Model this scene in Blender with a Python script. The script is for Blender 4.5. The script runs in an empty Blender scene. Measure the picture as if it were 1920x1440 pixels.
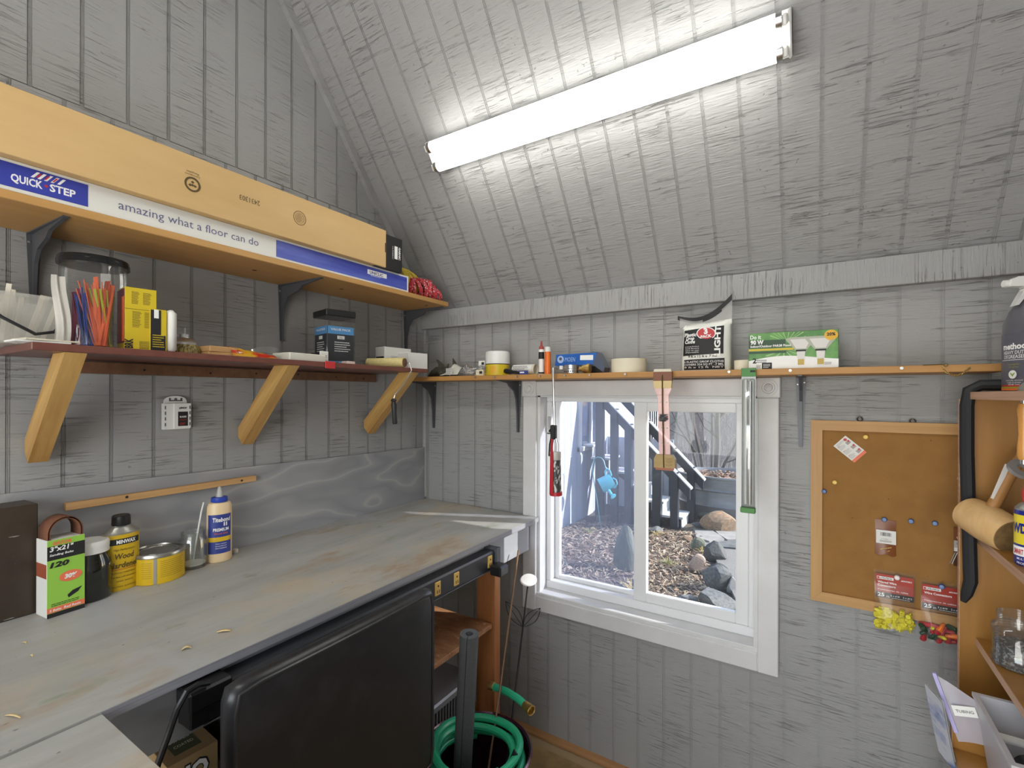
import bpy, bmesh, math, random
import numpy as np
from mathutils import Vector, Matrix
PI = math.pi
R = random.Random(7)
C = bpy.context.scene.collection
SC = bpy.context.scene

# ---------------------------------------------------------------- camera
F, YAW, ROLL, CY = 895.0, .562, .003, 740.0          # pixels at 1920x1440, radians
CAM = np.array([1.664, -1.815, 1.47])
_s, _c = math.sin(YAW), math.cos(YAW)
RIGHT = np.array([_c, _s, 0]); FWD = np.array([-_s, _c, 0]); UP = np.array([0, 0, 1.])
cam = bpy.data.cameras.new('camera'); camo = bpy.data.objects.new('camera', cam); C.objects.link(camo)
cam.sensor_fit = 'HORIZONTAL'; cam.sensor_width = 36; cam.lens = 36 * F / 1920
cam.shift_y = (CY - 720) / 1920; cam.clip_start = .02; cam.clip_end = 300
cr, sr = math.cos(ROLL), math.sin(ROLL)
rx = RIGHT * cr + UP * sr; uy = UP * cr - RIGHT * sr
camo.matrix_world = Matrix(((rx[0], uy[0], -FWD[0], CAM[0]), (rx[1], uy[1], -FWD[1], CAM[1]), (rx[2], uy[2], -FWD[2], CAM[2]), (0, 0, 0, 1)))
SC.camera = camo
def at(x, y, X=None, Y=None, Z=None):
    """the point of a real plane (X, Y or Z constant) that a pixel of the photograph shows"""
    u, v = (x - 960) / F, (y - CY) / F
    u, v = cr * u + sr * v, -sr * u + cr * v
    d = RIGHT * u + FWD - UP * v
    t = (X - CAM[0]) / d[0] if X is not None else (Y - CAM[1]) / d[1] if Y is not None else (Z - CAM[2]) / d[2]
    return CAM + d * t
def mpp(p): return float((np.array(p) - CAM) @ FWD) / F

# ---------------------------------------------------------------- world, sun, exposure
SC.view_settings.view_transform = 'Standard'; SC.view_settings.look = 'None'
SC.view_settings.gamma = 1; SC.view_settings.use_curve_mapping = False
SC.view_settings.exposure = 0.25
w = bpy.data.worlds.new('sky'); SC.world = w; w.use_nodes = True
nt = w.node_tree; bg = nt.nodes['Background']; sky = nt.nodes.new('ShaderNodeTexSky')
sky.sky_type = 'NISHITA'; sky.sun_disc = False; sky.sun_elevation = math.radians(27); sky.sun_rotation = math.radians(50)
nt.links.new(sky.outputs[0], bg.inputs[0]); bg.inputs[1].default_value = .36
sun = bpy.data.lights.new('sun', 'SUN'); suno = bpy.data.objects.new('sun', sun); C.objects.link(suno)
sun.energy = 12.0; sun.angle = math.radians(.6); sun.color = (1, .95, .87)
suno.rotation_euler = Vector((-.84, -.38, -.48)).to_track_quat('-Z', 'Y').to_euler()
suno.location = (5, 5, 6)
TUBE, TUBE2 = 9.0, 22.0      # emission of the fluorescent tubes (front and rear fixture)
def area_fill(name, loc, aim, sx, sy, watts, col):
    l = bpy.data.lights.new(name, 'AREA'); l.shape = 'RECTANGLE'; l.size = sx; l.size_y = sy; l.energy = watts; l.color = col
    o = bpy.data.objects.new(name, l); C.objects.link(o); o.location = loc; o.rotation_euler = Vector(aim).to_track_quat('-Z', 'Z').to_euler(); return o
area_fill('added_fill_light', (1.25, -2.96, 1.03), (-.10, 1, .05), 1.56, 2.0, 44, (1, .985, .96))      # added fill lamp, shining in through the made-up doorway behind the camera

# ---------------------------------------------------------------- materials
MATS = {}
def mat(name, col=(.5, .5, .5), rough=.55, metal=0., c2=None, scale=(6, 6, 6), mixr=(.35, .65), bump=0., bscale=None, bdist=.002,
        world=False, emit=0., alpha=None, gloss=.1, coat=0., detail=6., spots=None):
    if name in MATS: return MATS[name]
    m = bpy.data.materials.new(name); MATS[name] = m; m.use_nodes = True
    n, l = m.node_tree.nodes, m.node_tree.links; p = n['Principled BSDF']
    p.inputs['Base Color'].default_value = (*col, 1); p.inputs['Roughness'].default_value = rough; p.inputs['Metallic'].default_value = metal
    p.inputs['Coat Weight'].default_value = coat
    def coord(sc):
        mp = n.new('ShaderNodeMapping'); mp.inputs['Scale'].default_value = sc
        if world: g = n.new('ShaderNodeNewGeometry'); l.new(g.outputs['Position'], mp.inputs[0])
        else: g = n.new('ShaderNodeTexCoord'); l.new(g.outputs['Object'], mp.inputs[0])
        return mp
    def noise(sc, d=detail, rgh=.6):
        t = n.new('ShaderNodeTexNoise'); t.inputs['Scale'].default_value = 1; t.inputs['Detail'].default_value = d; t.inputs['Roughness'].default_value = rgh
        l.new(coord(sc).outputs[0], t.inputs['Vector']); return t
    if c2 is not None:
        t = noise(scale); r = n.new('ShaderNodeValToRGB')
        r.color_ramp.elements[0].position, r.color_ramp.elements[1].position = mixr
        r.color_ramp.elements[0].color = (*col, 1); r.color_ramp.elements[1].color = (*c2, 1)
        l.new(t.outputs[0], r.inputs[0]); out = r.outputs[0]
        for sp in (spots or []):                      # (colour, scale, threshold, softness)
            t2 = noise(sp[1], 4); r2 = n.new('ShaderNodeMapRange'); r2.inputs[1].default_value = sp[2]; r2.inputs[2].default_value = sp[2] + sp[3]
            l.new(t2.outputs[0], r2.inputs[0]); mx = n.new('ShaderNodeMix'); mx.data_type = 'RGBA'
            l.new(r2.outputs[0], mx.inputs[0]); l.new(out, mx.inputs[6]); mx.inputs[7].default_value = (*sp[0], 1); out = mx.outputs[2]
        l.new(out, p.inputs['Base Color'])
    if bump:
        t = noise(bscale or scale, 7, .65); b = n.new('ShaderNodeBump'); b.inputs['Strength'].default_value = bump; b.inputs['Distance'].default_value = bdist
        l.new(t.outputs[0], b.inputs['Height']); l.new(b.outputs[0], p.inputs['Normal'])
    if emit: p.inputs['Emission Color'].default_value = (*col, 1); p.inputs['Emission Strength'].default_value = emit
    if alpha is not None:                              # thin clear plastic or glass: transparent + gloss + a little body colour
        o = n['Material Output']; tr = n.new('ShaderNodeBsdfTransparent'); gl = n.new('ShaderNodeBsdfGlossy'); gl.inputs['Roughness'].default_value = rough
        tr.inputs[0].default_value = (*(.55 + .45 * c for c in col), 1)
        mx = n.new('ShaderNodeMixShader'); mx.inputs[0].default_value = alpha; l.new(tr.outputs[0], mx.inputs[1]); l.new(p.outputs[0], mx.inputs[2])
        fr = n.new('ShaderNodeLayerWeight'); fr.inputs[0].default_value = .25
        mr = n.new('ShaderNodeMath'); mr.operation = 'MULTIPLY_ADD'; mr.inputs[1].default_value = .5; mr.inputs[2].default_value = gloss * .5; mr.use_clamp = True
        l.new(fr.outputs['Fresnel'], mr.inputs[0])
        m2 = n.new('ShaderNodeMixShader'); l.new(mr.outputs[0], m2.inputs[0]); l.new(mx.outputs[0], m2.inputs[1]); l.new(gl.outputs[0], m2.inputs[2])
        l.new(m2.outputs[0], o.inputs[0])
    return m
def rough_sawn(name, col, streak, dist=.0024):
    """painted rough-sawn siding: saw marks across the boards, pits and torn fibres"""
    m = bpy.data.materials.new(name); m.use_nodes = True; n, l = m.node_tree.nodes, m.node_tree.links; p = n['Principled BSDF']
    p.inputs['Roughness'].default_value = .5
    g = n.new('ShaderNodeNewGeometry')
    def nz(sc, det, rgh=.6, dist=0.):
        mp = n.new('ShaderNodeMapping'); mp.inputs['Scale'].default_value = sc; l.new(g.outputs['Position'], mp.inputs[0])
        t = n.new('ShaderNodeTexNoise'); t.inputs['Scale'].default_value = 1; t.inputs['Detail'].default_value = det; t.inputs['Roughness'].default_value = rgh
        t.inputs['Distortion'].default_value = dist; l.new(mp.outputs[0], t.inputs['Vector']); return t.outputs[0]
    def mr(v, a, b, c=0., d=1.):
        t = n.new('ShaderNodeMapRange'); l.new(v, t.inputs[0])
        for i, q in enumerate((a, b, c, d)): t.inputs[i + 1].default_value = q
        return t.outputs[0]
    def mul(a, b, op='MULTIPLY'):
        t = n.new('ShaderNodeMath'); t.operation = op
        for i, q in enumerate((a, b)):
            if isinstance(q, float): t.inputs[i].default_value = q
            else: l.new(q, t.inputs[i])
        return t.outputs[0]
    fine = nz(streak, 5, .62, .05)
    patch = mr(nz((7, 7, 7), 3), .40, .62)             # where the surface is torn and where it is smooth
    cracks = mul(mr(nz(tuple(s * (.72 if s > 50 else .6) for s in streak), 4, .6, .08), .57, .64), patch)
    pits = mul(mr(nz((60, 60, 60), 2), .68, .74), patch)
    h = mul(mul(mul(fine, .8), mul(cracks, -1.1), 'ADD'), mul(pits, -.6), 'ADD')
    b = n.new('ShaderNodeBump'); b.inputs['Strength'].default_value = .8; b.inputs['Distance'].default_value = dist
    l.new(h, b.inputs['Height']); l.new(b.outputs[0], p.inputs['Normal'])
    mx = n.new('ShaderNodeMix'); mx.data_type = 'RGBA'; mx.inputs[6].default_value = (*col, 1); mx.inputs[7].default_value = (*(c * .5 for c in col), 1)
    l.new(mul(mul(cracks, .36), mul(pits, .5), 'ADD'), mx.inputs[0]); l.new(mx.outputs[2], p.inputs['Base Color'])
    MATS[name] = m; return m
GREY = (.335, .337, .335)
WALLM = rough_sawn('siding_paint', GREY, (14, 14, 260))
CEILM = rough_sawn('ceiling_paint', GREY, (14, 210, 210), .0042)
BEAMM = rough_sawn('board_paint', GREY, (210, 40, 14))
TRIMW = mat('white_trim_paint', (.72, .72, .73), .4, c2=(.66, .66, .66), scale=(9, 9, 9))
VINYL = mat('white_vinyl', (.82, .83, .84), .35)
def wood(name, a, b, axis=1, s=60, rough=.5, bump=.15, k=3.):
    sc = [s, s, s]; sc[axis] = k
    return mat(name, a, rough, c2=b, scale=tuple(sc), mixr=(.3, .7), bump=bump, bdist=.001)
MAPLE = wood('honey_shelf_wood', (.53, .30, .10), (.47, .255, .08), 1, 40)
MAPLEX = wood('honey_shelf_wood_x', (.47, .24, .07), (.40, .19, .05), 0, 40)
PINE = wood('pine_stud', (.62, .39, .13), (.40, .20, .055), 2, 28)
PINEY = wood('pine_strip', (.62, .38, .17), (.50, .28, .11), 0, 55)
CEDAR = wood('brown_cleat', (.20, .10, .05), (.13, .06, .03), 0, 40)
OAKV = wood('oak_frame', (.54, .31, .11), (.45, .24, .08), 2, 70)
OAKH = wood('oak_frame_x', (.54, .31, .11), (.45, .24, .08), 0, 70)
CASE = wood('bookcase_veneer', (.36, .17, .035), (.30, .135, .025), 2, 30, .4)
PLYEDGE = wood('ply_edge', (.60, .38, .26), (.40, .23, .15), 1, 120)
MAHOG = wood('red_brown_board', (.18, .066, .048), (.145, .05, .038), 0, 30, .35)
BLACKP = mat('black_plastic', (.012, .012, .013), .35)
BLACKM = mat('black_metal', (.02, .02, .022), .45)
DKMET = mat('dark_grey_metal', (.095, .10, .112), .4, .2)
STEEL = mat('steel', (.62, .62, .63), .3, 1.)
SCREW = mat('screw_steel', (.5, .5, .5), .35, .9)
BRASS = mat('brass', (.55, .38, .13), .35, .9)
WHITEP = mat('white_plastic', (.78, .78, .76), .4)
PAPER = mat('white_paper', (.80, .80, .77), .7)
CREAM = mat('cream_plastic', (.66, .62, .50), .5)
INK = mat('black_ink', (.012, .012, .014), .6)
WINK = mat('white_ink', (.86, .86, .85), .6)
BLUEINK = mat('blue_ink', (.03, .035, .16), .5)
BLUE = mat('blue_print', (.035, .05, .36), .45)
RED = mat('red_print', (.52, .03, .035), .45)
YEL = mat('yellow_print', (.62, .47, .02), .45)
GREENP = mat('lime_print', (.29, .56, .07), .5)
ORANGE = mat('orange_plastic', (.80, .16, .035), .4)
KRAFT = mat('kraft_card', (.62, .42, .19), .75, c2=(.57, .375, .16), scale=(3, 40, 14), bump=.05)
KINK = mat('brown_ink', (.10, .065, .02), .7)
GLASSC = mat('clear_glass', (.9, .93, .92), .04, alpha=.05, gloss=.16)
PLASTC = mat('clear_plastic', (.88, .88, .86), .12, alpha=.10, gloss=.12)
MILKY = mat('milky_plastic', (.80, .79, .74), .3, alpha=.5, gloss=.06)

# ---------------------------------------------------------------- mesh builder
def ident(): return Matrix.Identity(4)
class G:
    def __init__(s): s.v, s.f, s.m = [], [], ident()
    def add(s, vs, fs):
        o = len(s.v); s.v += [tuple(s.m @ Vector(p)) for p in vs]; s.f += [tuple(i + o for i in f) for f in fs]; return s
    def box(s, x0, y0, z0, x1, y1, z1, b=0.):
        lo, hi = (min(x0, x1), min(y0, y1), min(z0, z1)), (max(x0, x1), max(y0, y1), max(z0, z1))
        b = min(b, .45 * min(hi[i] - lo[i] for i in range(3)))
        if b <= 0:
            vs = [(x, y, z) for x in (lo[0], hi[0]) for y in (lo[1], hi[1]) for z in (lo[2], hi[2])]
            return s.add(vs, [(0, 1, 3, 2), (4, 6, 7, 5), (0, 4, 5, 1), (2, 3, 7, 6), (0, 2, 6, 4), (1, 5, 7, 3)])
        vs, ix = [], {}
        for c in [(i, j, k) for i in (0, 1) for j in (0, 1) for k in (0, 1)]:
            for a in range(3):
                ix[c, a] = len(vs)
                vs.append(tuple((hi if c[q] else lo)[q] - (0 if q == a else (b if c[q] else -b)) for q in range(3)))
        fs = []
        for a in range(3):
            p, q = [i for i in range(3) if i != a]
            for sg in (0, 1):
                cs = []
                for (i, j) in ((0, 0), (1, 0), (1, 1), (0, 1)):
                    c = [0, 0, 0]; c[a] = sg; c[p] = i; c[q] = j; cs.append(ix[tuple(c), a])
                fs.append(tuple(cs))
            for i in (0, 1):
                for j in (0, 1):
                    c0 = [0, 0, 0]; c0[p] = i; c0[q] = j; c1 = list(c0); c1[a] = 1
                    c0, c1 = tuple(c0), tuple(c1); fs.append((ix[c0, p], ix[c1, p], ix[c1, q], ix[c0, q]))
        for c in [(i, j, k) for i in (0, 1) for j in (0, 1) for k in (0, 1)]: fs.append(tuple(ix[c, a] for a in range(3)))
        return s.add(vs, fs)
    def lathe(s, prof, n=28, o=(0, 0, 0), ax=None, cap=True, sx=1., sy=1.):
        """prof: (radius, height) from bottom to top; ax: direction of the axis"""
        q = Vector(ax).to_track_quat('Z', 'Y').to_matrix() if ax is not None else Matrix.Identity(3)
        vs, fs = [], []
        for r, z in prof:
            for i in range(n):
                a = 2 * PI * i / n; vs.append(tuple(q @ Vector((r * math.cos(a) * sx, r * math.sin(a) * sy, z)) + Vector(o)))
        for k in range(len(prof) - 1):
            for i in range(n): j = (i + 1) % n; fs.append((k * n + i, k * n + j, (k + 1) * n + j, (k + 1) * n + i))
        if cap:
            if prof[0][0] > 1e-6: fs.append(tuple(range(n))[::-1])
            if prof[-1][0] > 1e-6: fs.append(tuple((len(prof) - 1) * n + i for i in range(n)))
        return s.add(vs, fs)
    def cyl(s, p0, p1, r, r2=None, n=20):
        p0, p1 = Vector(p0), Vector(p1); d = p1 - p0
        return s.lathe([(r, 0), (r if r2 is None else r2, d.length)], n, tuple(p0), tuple(d))
    def tube(s, pts, r, n=8, closed=False, flat=1.):
        P = [Vector(p) for p in pts]; m = len(P); rs = r if isinstance(r, (list, tuple)) else [r] * m
        vs, fs = [], []; up = None
        for i in range(m):
            a = P[(i - 1) % m] if closed or i else P[0]; b = P[(i + 1) % m] if closed or i < m - 1 else P[-1]
            d = (b - a).normalized() if (b - a).length > 1e-9 else Vector((0, 0, 1))
            if up is None: up = Vector((0, 0, 1)) if abs(d.z) < .9 else Vector((1, 0, 0))
            x = d.cross(up)
            if x.length < 1e-6: x = d.orthogonal()
            x.normalize(); y = x.cross(d).normalized(); up = y
            for k in range(n): t = 2 * PI * k / n; vs.append(tuple(P[i] + x * (rs[i] * math.cos(t)) + y * (rs[i] * flat * math.sin(t))))
        for i in range(m if closed else m - 1):
            j = (i + 1) % m
            for k in range(n): q = (k + 1) % n; fs.append((i * n + k, i * n + q, j * n + q, j * n + k))
        if not closed: fs += [tuple(range(n))[::-1], tuple((m - 1) * n + k for k in range(n))]
        return s.add(vs, fs)
    def prism(s, poly, o, u, v, t):
        """polygon in the plane o + a*u + b*v, thickened by the vector t"""
        o, u, v, t = Vector(o), Vector(u), Vector(v), Vector(t); n = len(poly)
        vs = [tuple(o + u * a + v * b) for a, b in poly] + [tuple(o + u * a + v * b + t) for a, b in poly]
        return s.add(vs, [tuple(range(n))[::-1], tuple(range(n, 2 * n))] + [(i, (i + 1) % n, (i + 1) % n + n, i + n) for i in range(n)])
    def ball(s, c, r, n=14, sc=(1, 1, 1)):
        k = n // 2; vs, fs = [], []
        for i in range(k + 1):
            a = PI * i / k
            for j in range(n): t = 2 * PI * j / n; vs.append((c[0] + r * sc[0] * math.sin(a) * math.cos(t), c[1] + r * sc[1] * math.sin(a) * math.sin(t), c[2] + r * sc[2] * math.cos(a)))
        for i in range(k):
            for j in range(n): q = (j + 1) % n; fs.append((i * n + j, i * n + q, (i + 1) * n + q, (i + 1) * n + j))
        return s.add(vs, fs)
    def grid(s, fn, nu, nv):
        vs = [fn(i / nu, j / nv) for i in range(nu + 1) for j in range(nv + 1)]
        return s.add(vs, [(i * (nv + 1) + j, (i + 1) * (nv + 1) + j, (i + 1) * (nv + 1) + j + 1, i * (nv + 1) + j + 1) for i in range(nu) for j in range(nv)])
    def me(s, name, m, sm=.6, recalc=True):
        me = bpy.data.meshes.new(name); me.from_pydata(s.v, [], s.f)
        bm = bmesh.new(); bm.from_mesh(me); bmesh.ops.remove_doubles(bm, verts=bm.verts, dist=1e-7)
        if recalc: bmesh.ops.recalc_face_normals(bm, faces=bm.faces)
        bm.to_mesh(me); bm.free()
        if m: me.materials.append(m)
        if sm: me.polygons.foreach_set('use_smooth', [True] * len(me.polygons)); me.set_sharp_from_angle(angle=sm)
        return me
    def out(s, name, m, par=None, label=None, sm=.6, recalc=True):
        return put(name, s.me(name, m, sm, recalc), par, label)
def put(name, me, par=None, label=None):
    o = bpy.data.objects.new(name, me); C.objects.link(o)
    if par: o.parent = par
    if label: o['label'] = label
    return o
def T(name, label, cat, loc=(0, 0, 0), rz=0., group=None, rot=None):
    o = bpy.data.objects.new(name, None); C.objects.link(o); o.empty_display_size = .05
    o.location = tuple(float(q) for q in loc); o.rotation_euler = rot if rot else (0, 0, rz)
    o['label'] = label; o['category'] = cat
    if group: o['group'] = group
    return o
def tag(o, label, cat, group=None):
    o['label'] = label; o['category'] = cat
    if group: o['group'] = group
    return o
def struct(o): o['kind'] = 'structure'; return o
def clone(root, loc, rz=None, label=None):
    def cp(o, par):
        c = o.copy(); C.objects.link(c)
        if par: c.parent = par
        for ch in o.children: cp(ch, c)
        return c
    c = cp(root, None); c.location = tuple(float(q) for q in loc)
    if rz is not None: c.rotation_euler[2] = rz
    if label: c['label'] = label
    return c
def text(par, s, pos, h, m, w=None, right=(1, 0, 0), up=(0, 0, 1), bold=0., name='lettering', al='CENTER', ital=0., gap=0.):
    """flat print; h = capital height, w = overall width"""
    cu = bpy.data.curves.new('t', 'FONT'); cu.body = s; cu.size = 1.; cu.align_x = 'LEFT'; cu.align_y = 'BOTTOM_BASELINE'; cu.offset = bold; cu.shear = ital
    cu.resolution_u = 2; cu.extrude = 0; cu.space_character = 1 + gap
    to = bpy.data.objects.new('t', cu); C.objects.link(to); dg = bpy.context.evaluated_depsgraph_get(); dg.update()
    me = bpy.data.meshes.new_from_object(to.evaluated_get(dg)); bpy.data.objects.remove(to); bpy.data.curves.remove(cu)
    n = len(me.vertices)
    if n == 0: return None
    co = np.empty(n * 3); me.vertices.foreach_get('co', co); co = co.reshape(-1, 3)
    x0, x1 = co[:, 0].min(), co[:, 0].max(); k = h / .70; kx = k if w is None else w / (x1 - x0)
    W = (x1 - x0) * kx; off = {'CENTER': -W / 2, 'LEFT': 0, 'RIGHT': -W}[al]
    r, u, p = np.array(right, float), np.array(up, float), np.array(pos, float)
    q = p + np.outer((co[:, 0] - x0) * kx + off, r) + np.outer(co[:, 1] * k, u)
    me.vertices.foreach_set('co', q.ravel()); me.materials.clear(); me.materials.append(m); me.name = name
    return put(name, me, par)
def plate(par, name, c, w, h, m, right=(1, 0, 0), up=(0, 0, 1), t=.0005, label=None):
    """thin printed label, centre c, lying proud of a surface by t"""
    r, u = Vector(right), Vector(up); nrm = r.cross(u)
    g = G(); g.prism([(-w / 2, -h / 2), (w / 2, -h / 2), (w / 2, h / 2), (-w / 2, h / 2)], c, r, u, nrm * t)
    return g.out(name, m, par, label, sm=0)
def disc(par, name, c, r, m, right=(1, 0, 0), up=(0, 0, 1), t=.0005, n=24, sx=1., sy=1., r0=0.):
    rr, u = Vector(right), Vector(up); g = G(); nrm = rr.cross(u)
    if not r0: g.prism([(r * sx * math.cos(2 * PI * i / n), r * sy * math.sin(2 * PI * i / n)) for i in range(n)], c, rr, u, nrm * t)
    else:
        for i in range(n):
            a, b = 2 * PI * i / n, 2 * PI * (i + 1) / n
            g.prism([(q * sx * math.cos(e), q * sy * math.sin(e)) for q, e in ((r0, a), (r, a), (r, b), (r0, b))], c, rr, u, nrm * t)
    return g.out(name, m, par, sm=0)
def lines(par, c, w, h, k, m, right=(1, 0, 0), up=(0, 0, 1), th=.35, seed=1):
    """rows of print too small to read"""
    q = random.Random(seed); r, u = Vector(right), Vector(up); nrm = r.cross(u); g = G(); s = h / k
    for i in range(k):
        x = -w / 2; end = w / 2 - q.random() * w * .25; y = h / 2 - (i + .5) * s
        while x < end - .002:
            L = min(end - x, w * q.uniform(.05, .16)); g.prism([(x, y - s * th / 2), (x + L, y - s * th / 2), (x + L, y + s * th / 2), (x, y + s * th / 2)], c, r, u, nrm * .0003); x += L + w * .02
    o = g.out('fine_print', m, par, sm=0); o['kind'] = 'stuff'; return o

# ================================================================ ROOM SHELL
W_R, W_F, RIDGE = 2.15, -2.8, -1.4                   # right wall X, front wall Y, ridge Y
ZE, SL = 1.885, 1.364                                # eave height at the back wall, roof slope
def zc(y): return ZE - SL * y if y > RIDGE else ZE + SL * (y - W_F)
GW, GD = .0098, .0026                                # groove width and depth
def tri_clip(poly, f):
    """clip a polygon (y, z) under the roof line f"""
    out = []
    for i in range(len(poly)):
        a, b = poly[i], poly[(i + 1) % len(poly)]; da, db = a[1] - f(a[0]), b[1] - f(b[0])
        if da <= 0: out.append(a)
        if (da < 0) != (db < 0) and abs(da - db) > 1e-9: t = da / (da - db); out.append((a[0] + (b[0] - a[0]) * t, a[1] + (b[1] - a[1]) * t))
    return out
def gable(name, x, nx, ph_lo, ph_hi, seam):
    pent = [(W_F, 0), (0, 0), (0, zc(0)), (RIDGE, zc(RIDGE)), (W_F, zc(W_F))]
    o = struct(G().prism(pent, (x - nx * GD, 0, 0), (0, 1, 0), (0, 0, 1), (-nx * .06, 0, 0)).out(name, WALLM, sm=0))
    rib = G()
    for (ph, z0, z1, dx) in ((ph_lo, 0, seam, 0.), (ph_hi, seam + .002, 9, .0012)):
        ys = [0.] + [y for y in (ph - .1016 * k for k in range(40)) if W_F < y < -.012] + [W_F]
        for a, b in zip(ys[1:], ys[:-1]):
            lo, hi = a + GW / 2, b - (GW / 2 if b < 0 else 0)
            poly = [(lo, z0), (hi, z0), (hi, z1), (lo, z1)]
            for f in (lambda y: ZE - SL * y, lambda y: ZE + SL * (y - W_F)):
                if poly: poly = tri_clip(poly, f)
            if len(poly) > 2: G().prism(poly, (x - nx * GD, 0, 0), (0, 1, 0), (0, 0, 1), (nx * (GD + dx), 0, 0)).out('plank', WALLM, o, sm=0)
            if a > W_F:
                zt = min(z1, zc(a))
                [rib.box(x - nx * GD, a + q - .0006, z0, x - nx * .0011, a + q + .0006, zt) for q in (-.0017, .0017)]
    r = rib.out('groove_rib', WALLM, o, sm=0); r['kind'] = 'stuff'
    return o
wall_left = gable('wall_left', 0., 1, -.0616, -.0258, 2.240)
wall_right = gable('wall_right', W_R, -1, -.05, -.03, 2.240)
# back wall with the window opening
OX0, OX1, OZ0, OZ1 = .655, 1.509, .612, 1.470
g = G()
for b in ((-.06, GD, -.35, OX0, .10, 1.88), (OX1, GD, -.35, W_R + .06, .10, 1.88), (OX0, GD, -.35, OX1, .10, OZ0), (OX0, GD, OZ1, OX1, .10, 1.88)): g.box(*b)
wall_back = struct(g.out('wall_back', WALLM, sm=0)); rib = G()
xs = [0.] + [x for x in (1.392 + .0978 * k for k in range(-14, 9)) if .02 < x < W_R - .02] + [W_R]
for a, b in zip(xs[:-1], xs[1:]):
    lo, hi = a + (GW / 2 if a > 0 else 0), b - GW / 2
    segs = [(0, 1.88)] if (hi < OX0 - .03 or lo > OX1 + .03) else [(0, OZ0 - .03), (OZ1 + .03, 1.88)]
    for z0, z1 in segs: G().box(lo, 0, z0, hi, GD, z1).out('plank', WALLM, wall_back, sm=0)
    if a > 0:
        for z0, z1 in segs: [rib.box(a + q - .0006, .0011, z0, a + q + .0006, GD, z1) for q in (-.0017, .0017)]
rib.out('groove_rib', WALLM, wall_back, sm=0)['kind'] = 'stuff'
g = G(); g.box(-.06, W_F - .1, 0, .45, W_F, zc(W_F)); g.box(2.05, W_F - .1, 0, W_R + .06, W_F, zc(W_F)); g.box(.45, W_F - .1, 2.06, 2.05, W_F, zc(W_F)); wall_front = struct(g.out('wall_front', WALLM, sm=0))  # unseen front wall; its doorway is added to let the fill lamp in
g = G(); g.box(.37, W_F, 0, .45, W_F + .018, 2.14, .003); g.box(2.05, W_F, 0, 2.13, W_F + .018, 2.14, .003); g.box(.45, W_F, 2.06, 2.05, W_F + .018, 2.14, .003)
struct(g.out('added_door_1', TRIMW, sm=0))  # frame of the added doorway, out of view
struct(G().box(-3, -9, -.36, 5, W_F - .1, -.30).out('ground_front', mat('yard_ground', (.20, .18, .15), .9, c2=(.14, .13, .11), scale=(4, 4, 4)), sm=0))
# roof slopes: boards run up the slope
def slope(name, y0, sgn):
    U = Vector((0, -sgn, SL)).normalized(); N = Vector((0, -sgn * SL, -1)).normalized(); o0 = Vector((0, y0, ZE))
    Lr = abs(RIDGE - 0) / abs(U.y)
    over = .266 if sgn > 0 else .05
    o = struct(G().prism([(-.08, -over * 1.4), (W_R + .08, -over * 1.4), (W_R + .08, Lr + .03), (-.08, Lr + .03)], o0 - N * GD, (1, 0, 0), U, -N * .05).out(name, CEILM, sm=0))
    gx = [0.] + [x for x in (.193 + .0994 * k for k in range(-1, 21)) if .02 < x < W_R - .01] + [W_R]; rb = G()
    for a, b in zip(gx[:-1], gx[1:]):
        lo, hi = a + (GW / 2 if a else 0), b - (GW / 2 if b < W_R else 0)
        G().prism([(lo, 0), (hi, 0), (hi, Lr), (lo, Lr)], o0 - N * GD, (1, 0, 0), U, N * GD).out('plank', CEILM, o, sm=0)
        if a: [rb.prism([(a + q - .0006, 0), (a + q + .0006, 0), (a + q + .0006, Lr), (a + q - .0006, Lr)], o0 - N * GD, (1, 0, 0), U, N * .0015) for q in (-.0017, .0017)]
    rb.out('groove_rib', CEILM, o, sm=0)['kind'] = 'stuff'
    return o, U, N, o0
ceiling, CU, CN, CO = slope('ceiling', 0., 1)
ceiling2, CU2, CN2, CO2 = slope('ceiling', W_F, -1)
# painted trim
g = G(); g.box(.0, -.032, 1.795, W_R, -.001, 1.883, .002); struct(g.out('trim_1', BEAMM, sm=0))
def rake(x0, x1, name):
    g = G(); Lr = 1.4 / abs(CU.y)
    g.prism([(0, .001), (Lr, .001), (Lr, .030), (0, .030)], Vector((x0, 0, ZE)), CU, CN, (x1 - x0, 0, 0)); return struct(g.out(name, WALLM, sm=0))
rake(.0015, .024, 'trim_2'); rake(W_R - .019, W_R - .0015, 'trim_3')
struct(G().lathe([(.016, .955), (.016, 1.795)], 10, (.001, -.001, 0)).out('trim_4', WALLM))
struct(G().box(W_R - .018, -.018, 0, W_R, 0, 1.795, .003).out('trim_5', WALLM, sm=0))
g = G(); g.prism([(0, 0), (.022, 0), (.021, .007), (.014, .016), (0, .021)], (0.0, 0, 0), (0, -1, 0), (0, 0, 1), (W_R, 0, 0))
struct(g.out('baseboard_back', wood('shoe_moulding', (.42, .22, .09), (.33, .16, .06), 0, 50), sm=0))
# floor: vinyl stone tiles
TILE = mat('tan_stone_tile', (.44, .30, .14), .4, c2=(.22, .14, .065), scale=(7, 7, 7), mixr=(.35, .68), world=True, bump=.1)
floor = struct(G().box(-.06, W_F - .1, -.08, W_R + .06, .1, -.003).out('floor', mat('tile_grout', (.42, .31, .18), .7), sm=0))
n = 0
for i in range(8):
    for j in range(11):
        x0, x1 = max(.05 + .302 * i - .302, 0), min(.05 + .302 * i - .003, W_R); y0, y1 = max(-.302 * j - .36, W_F), min(-.302 * j - .063, 0)
        if x1 - x0 > .02 and y1 - y0 > .02: G().box(x0, y0, -.003, x1, y1, 0, .001).out('tile', TILE, floor, sm=0)

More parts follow.
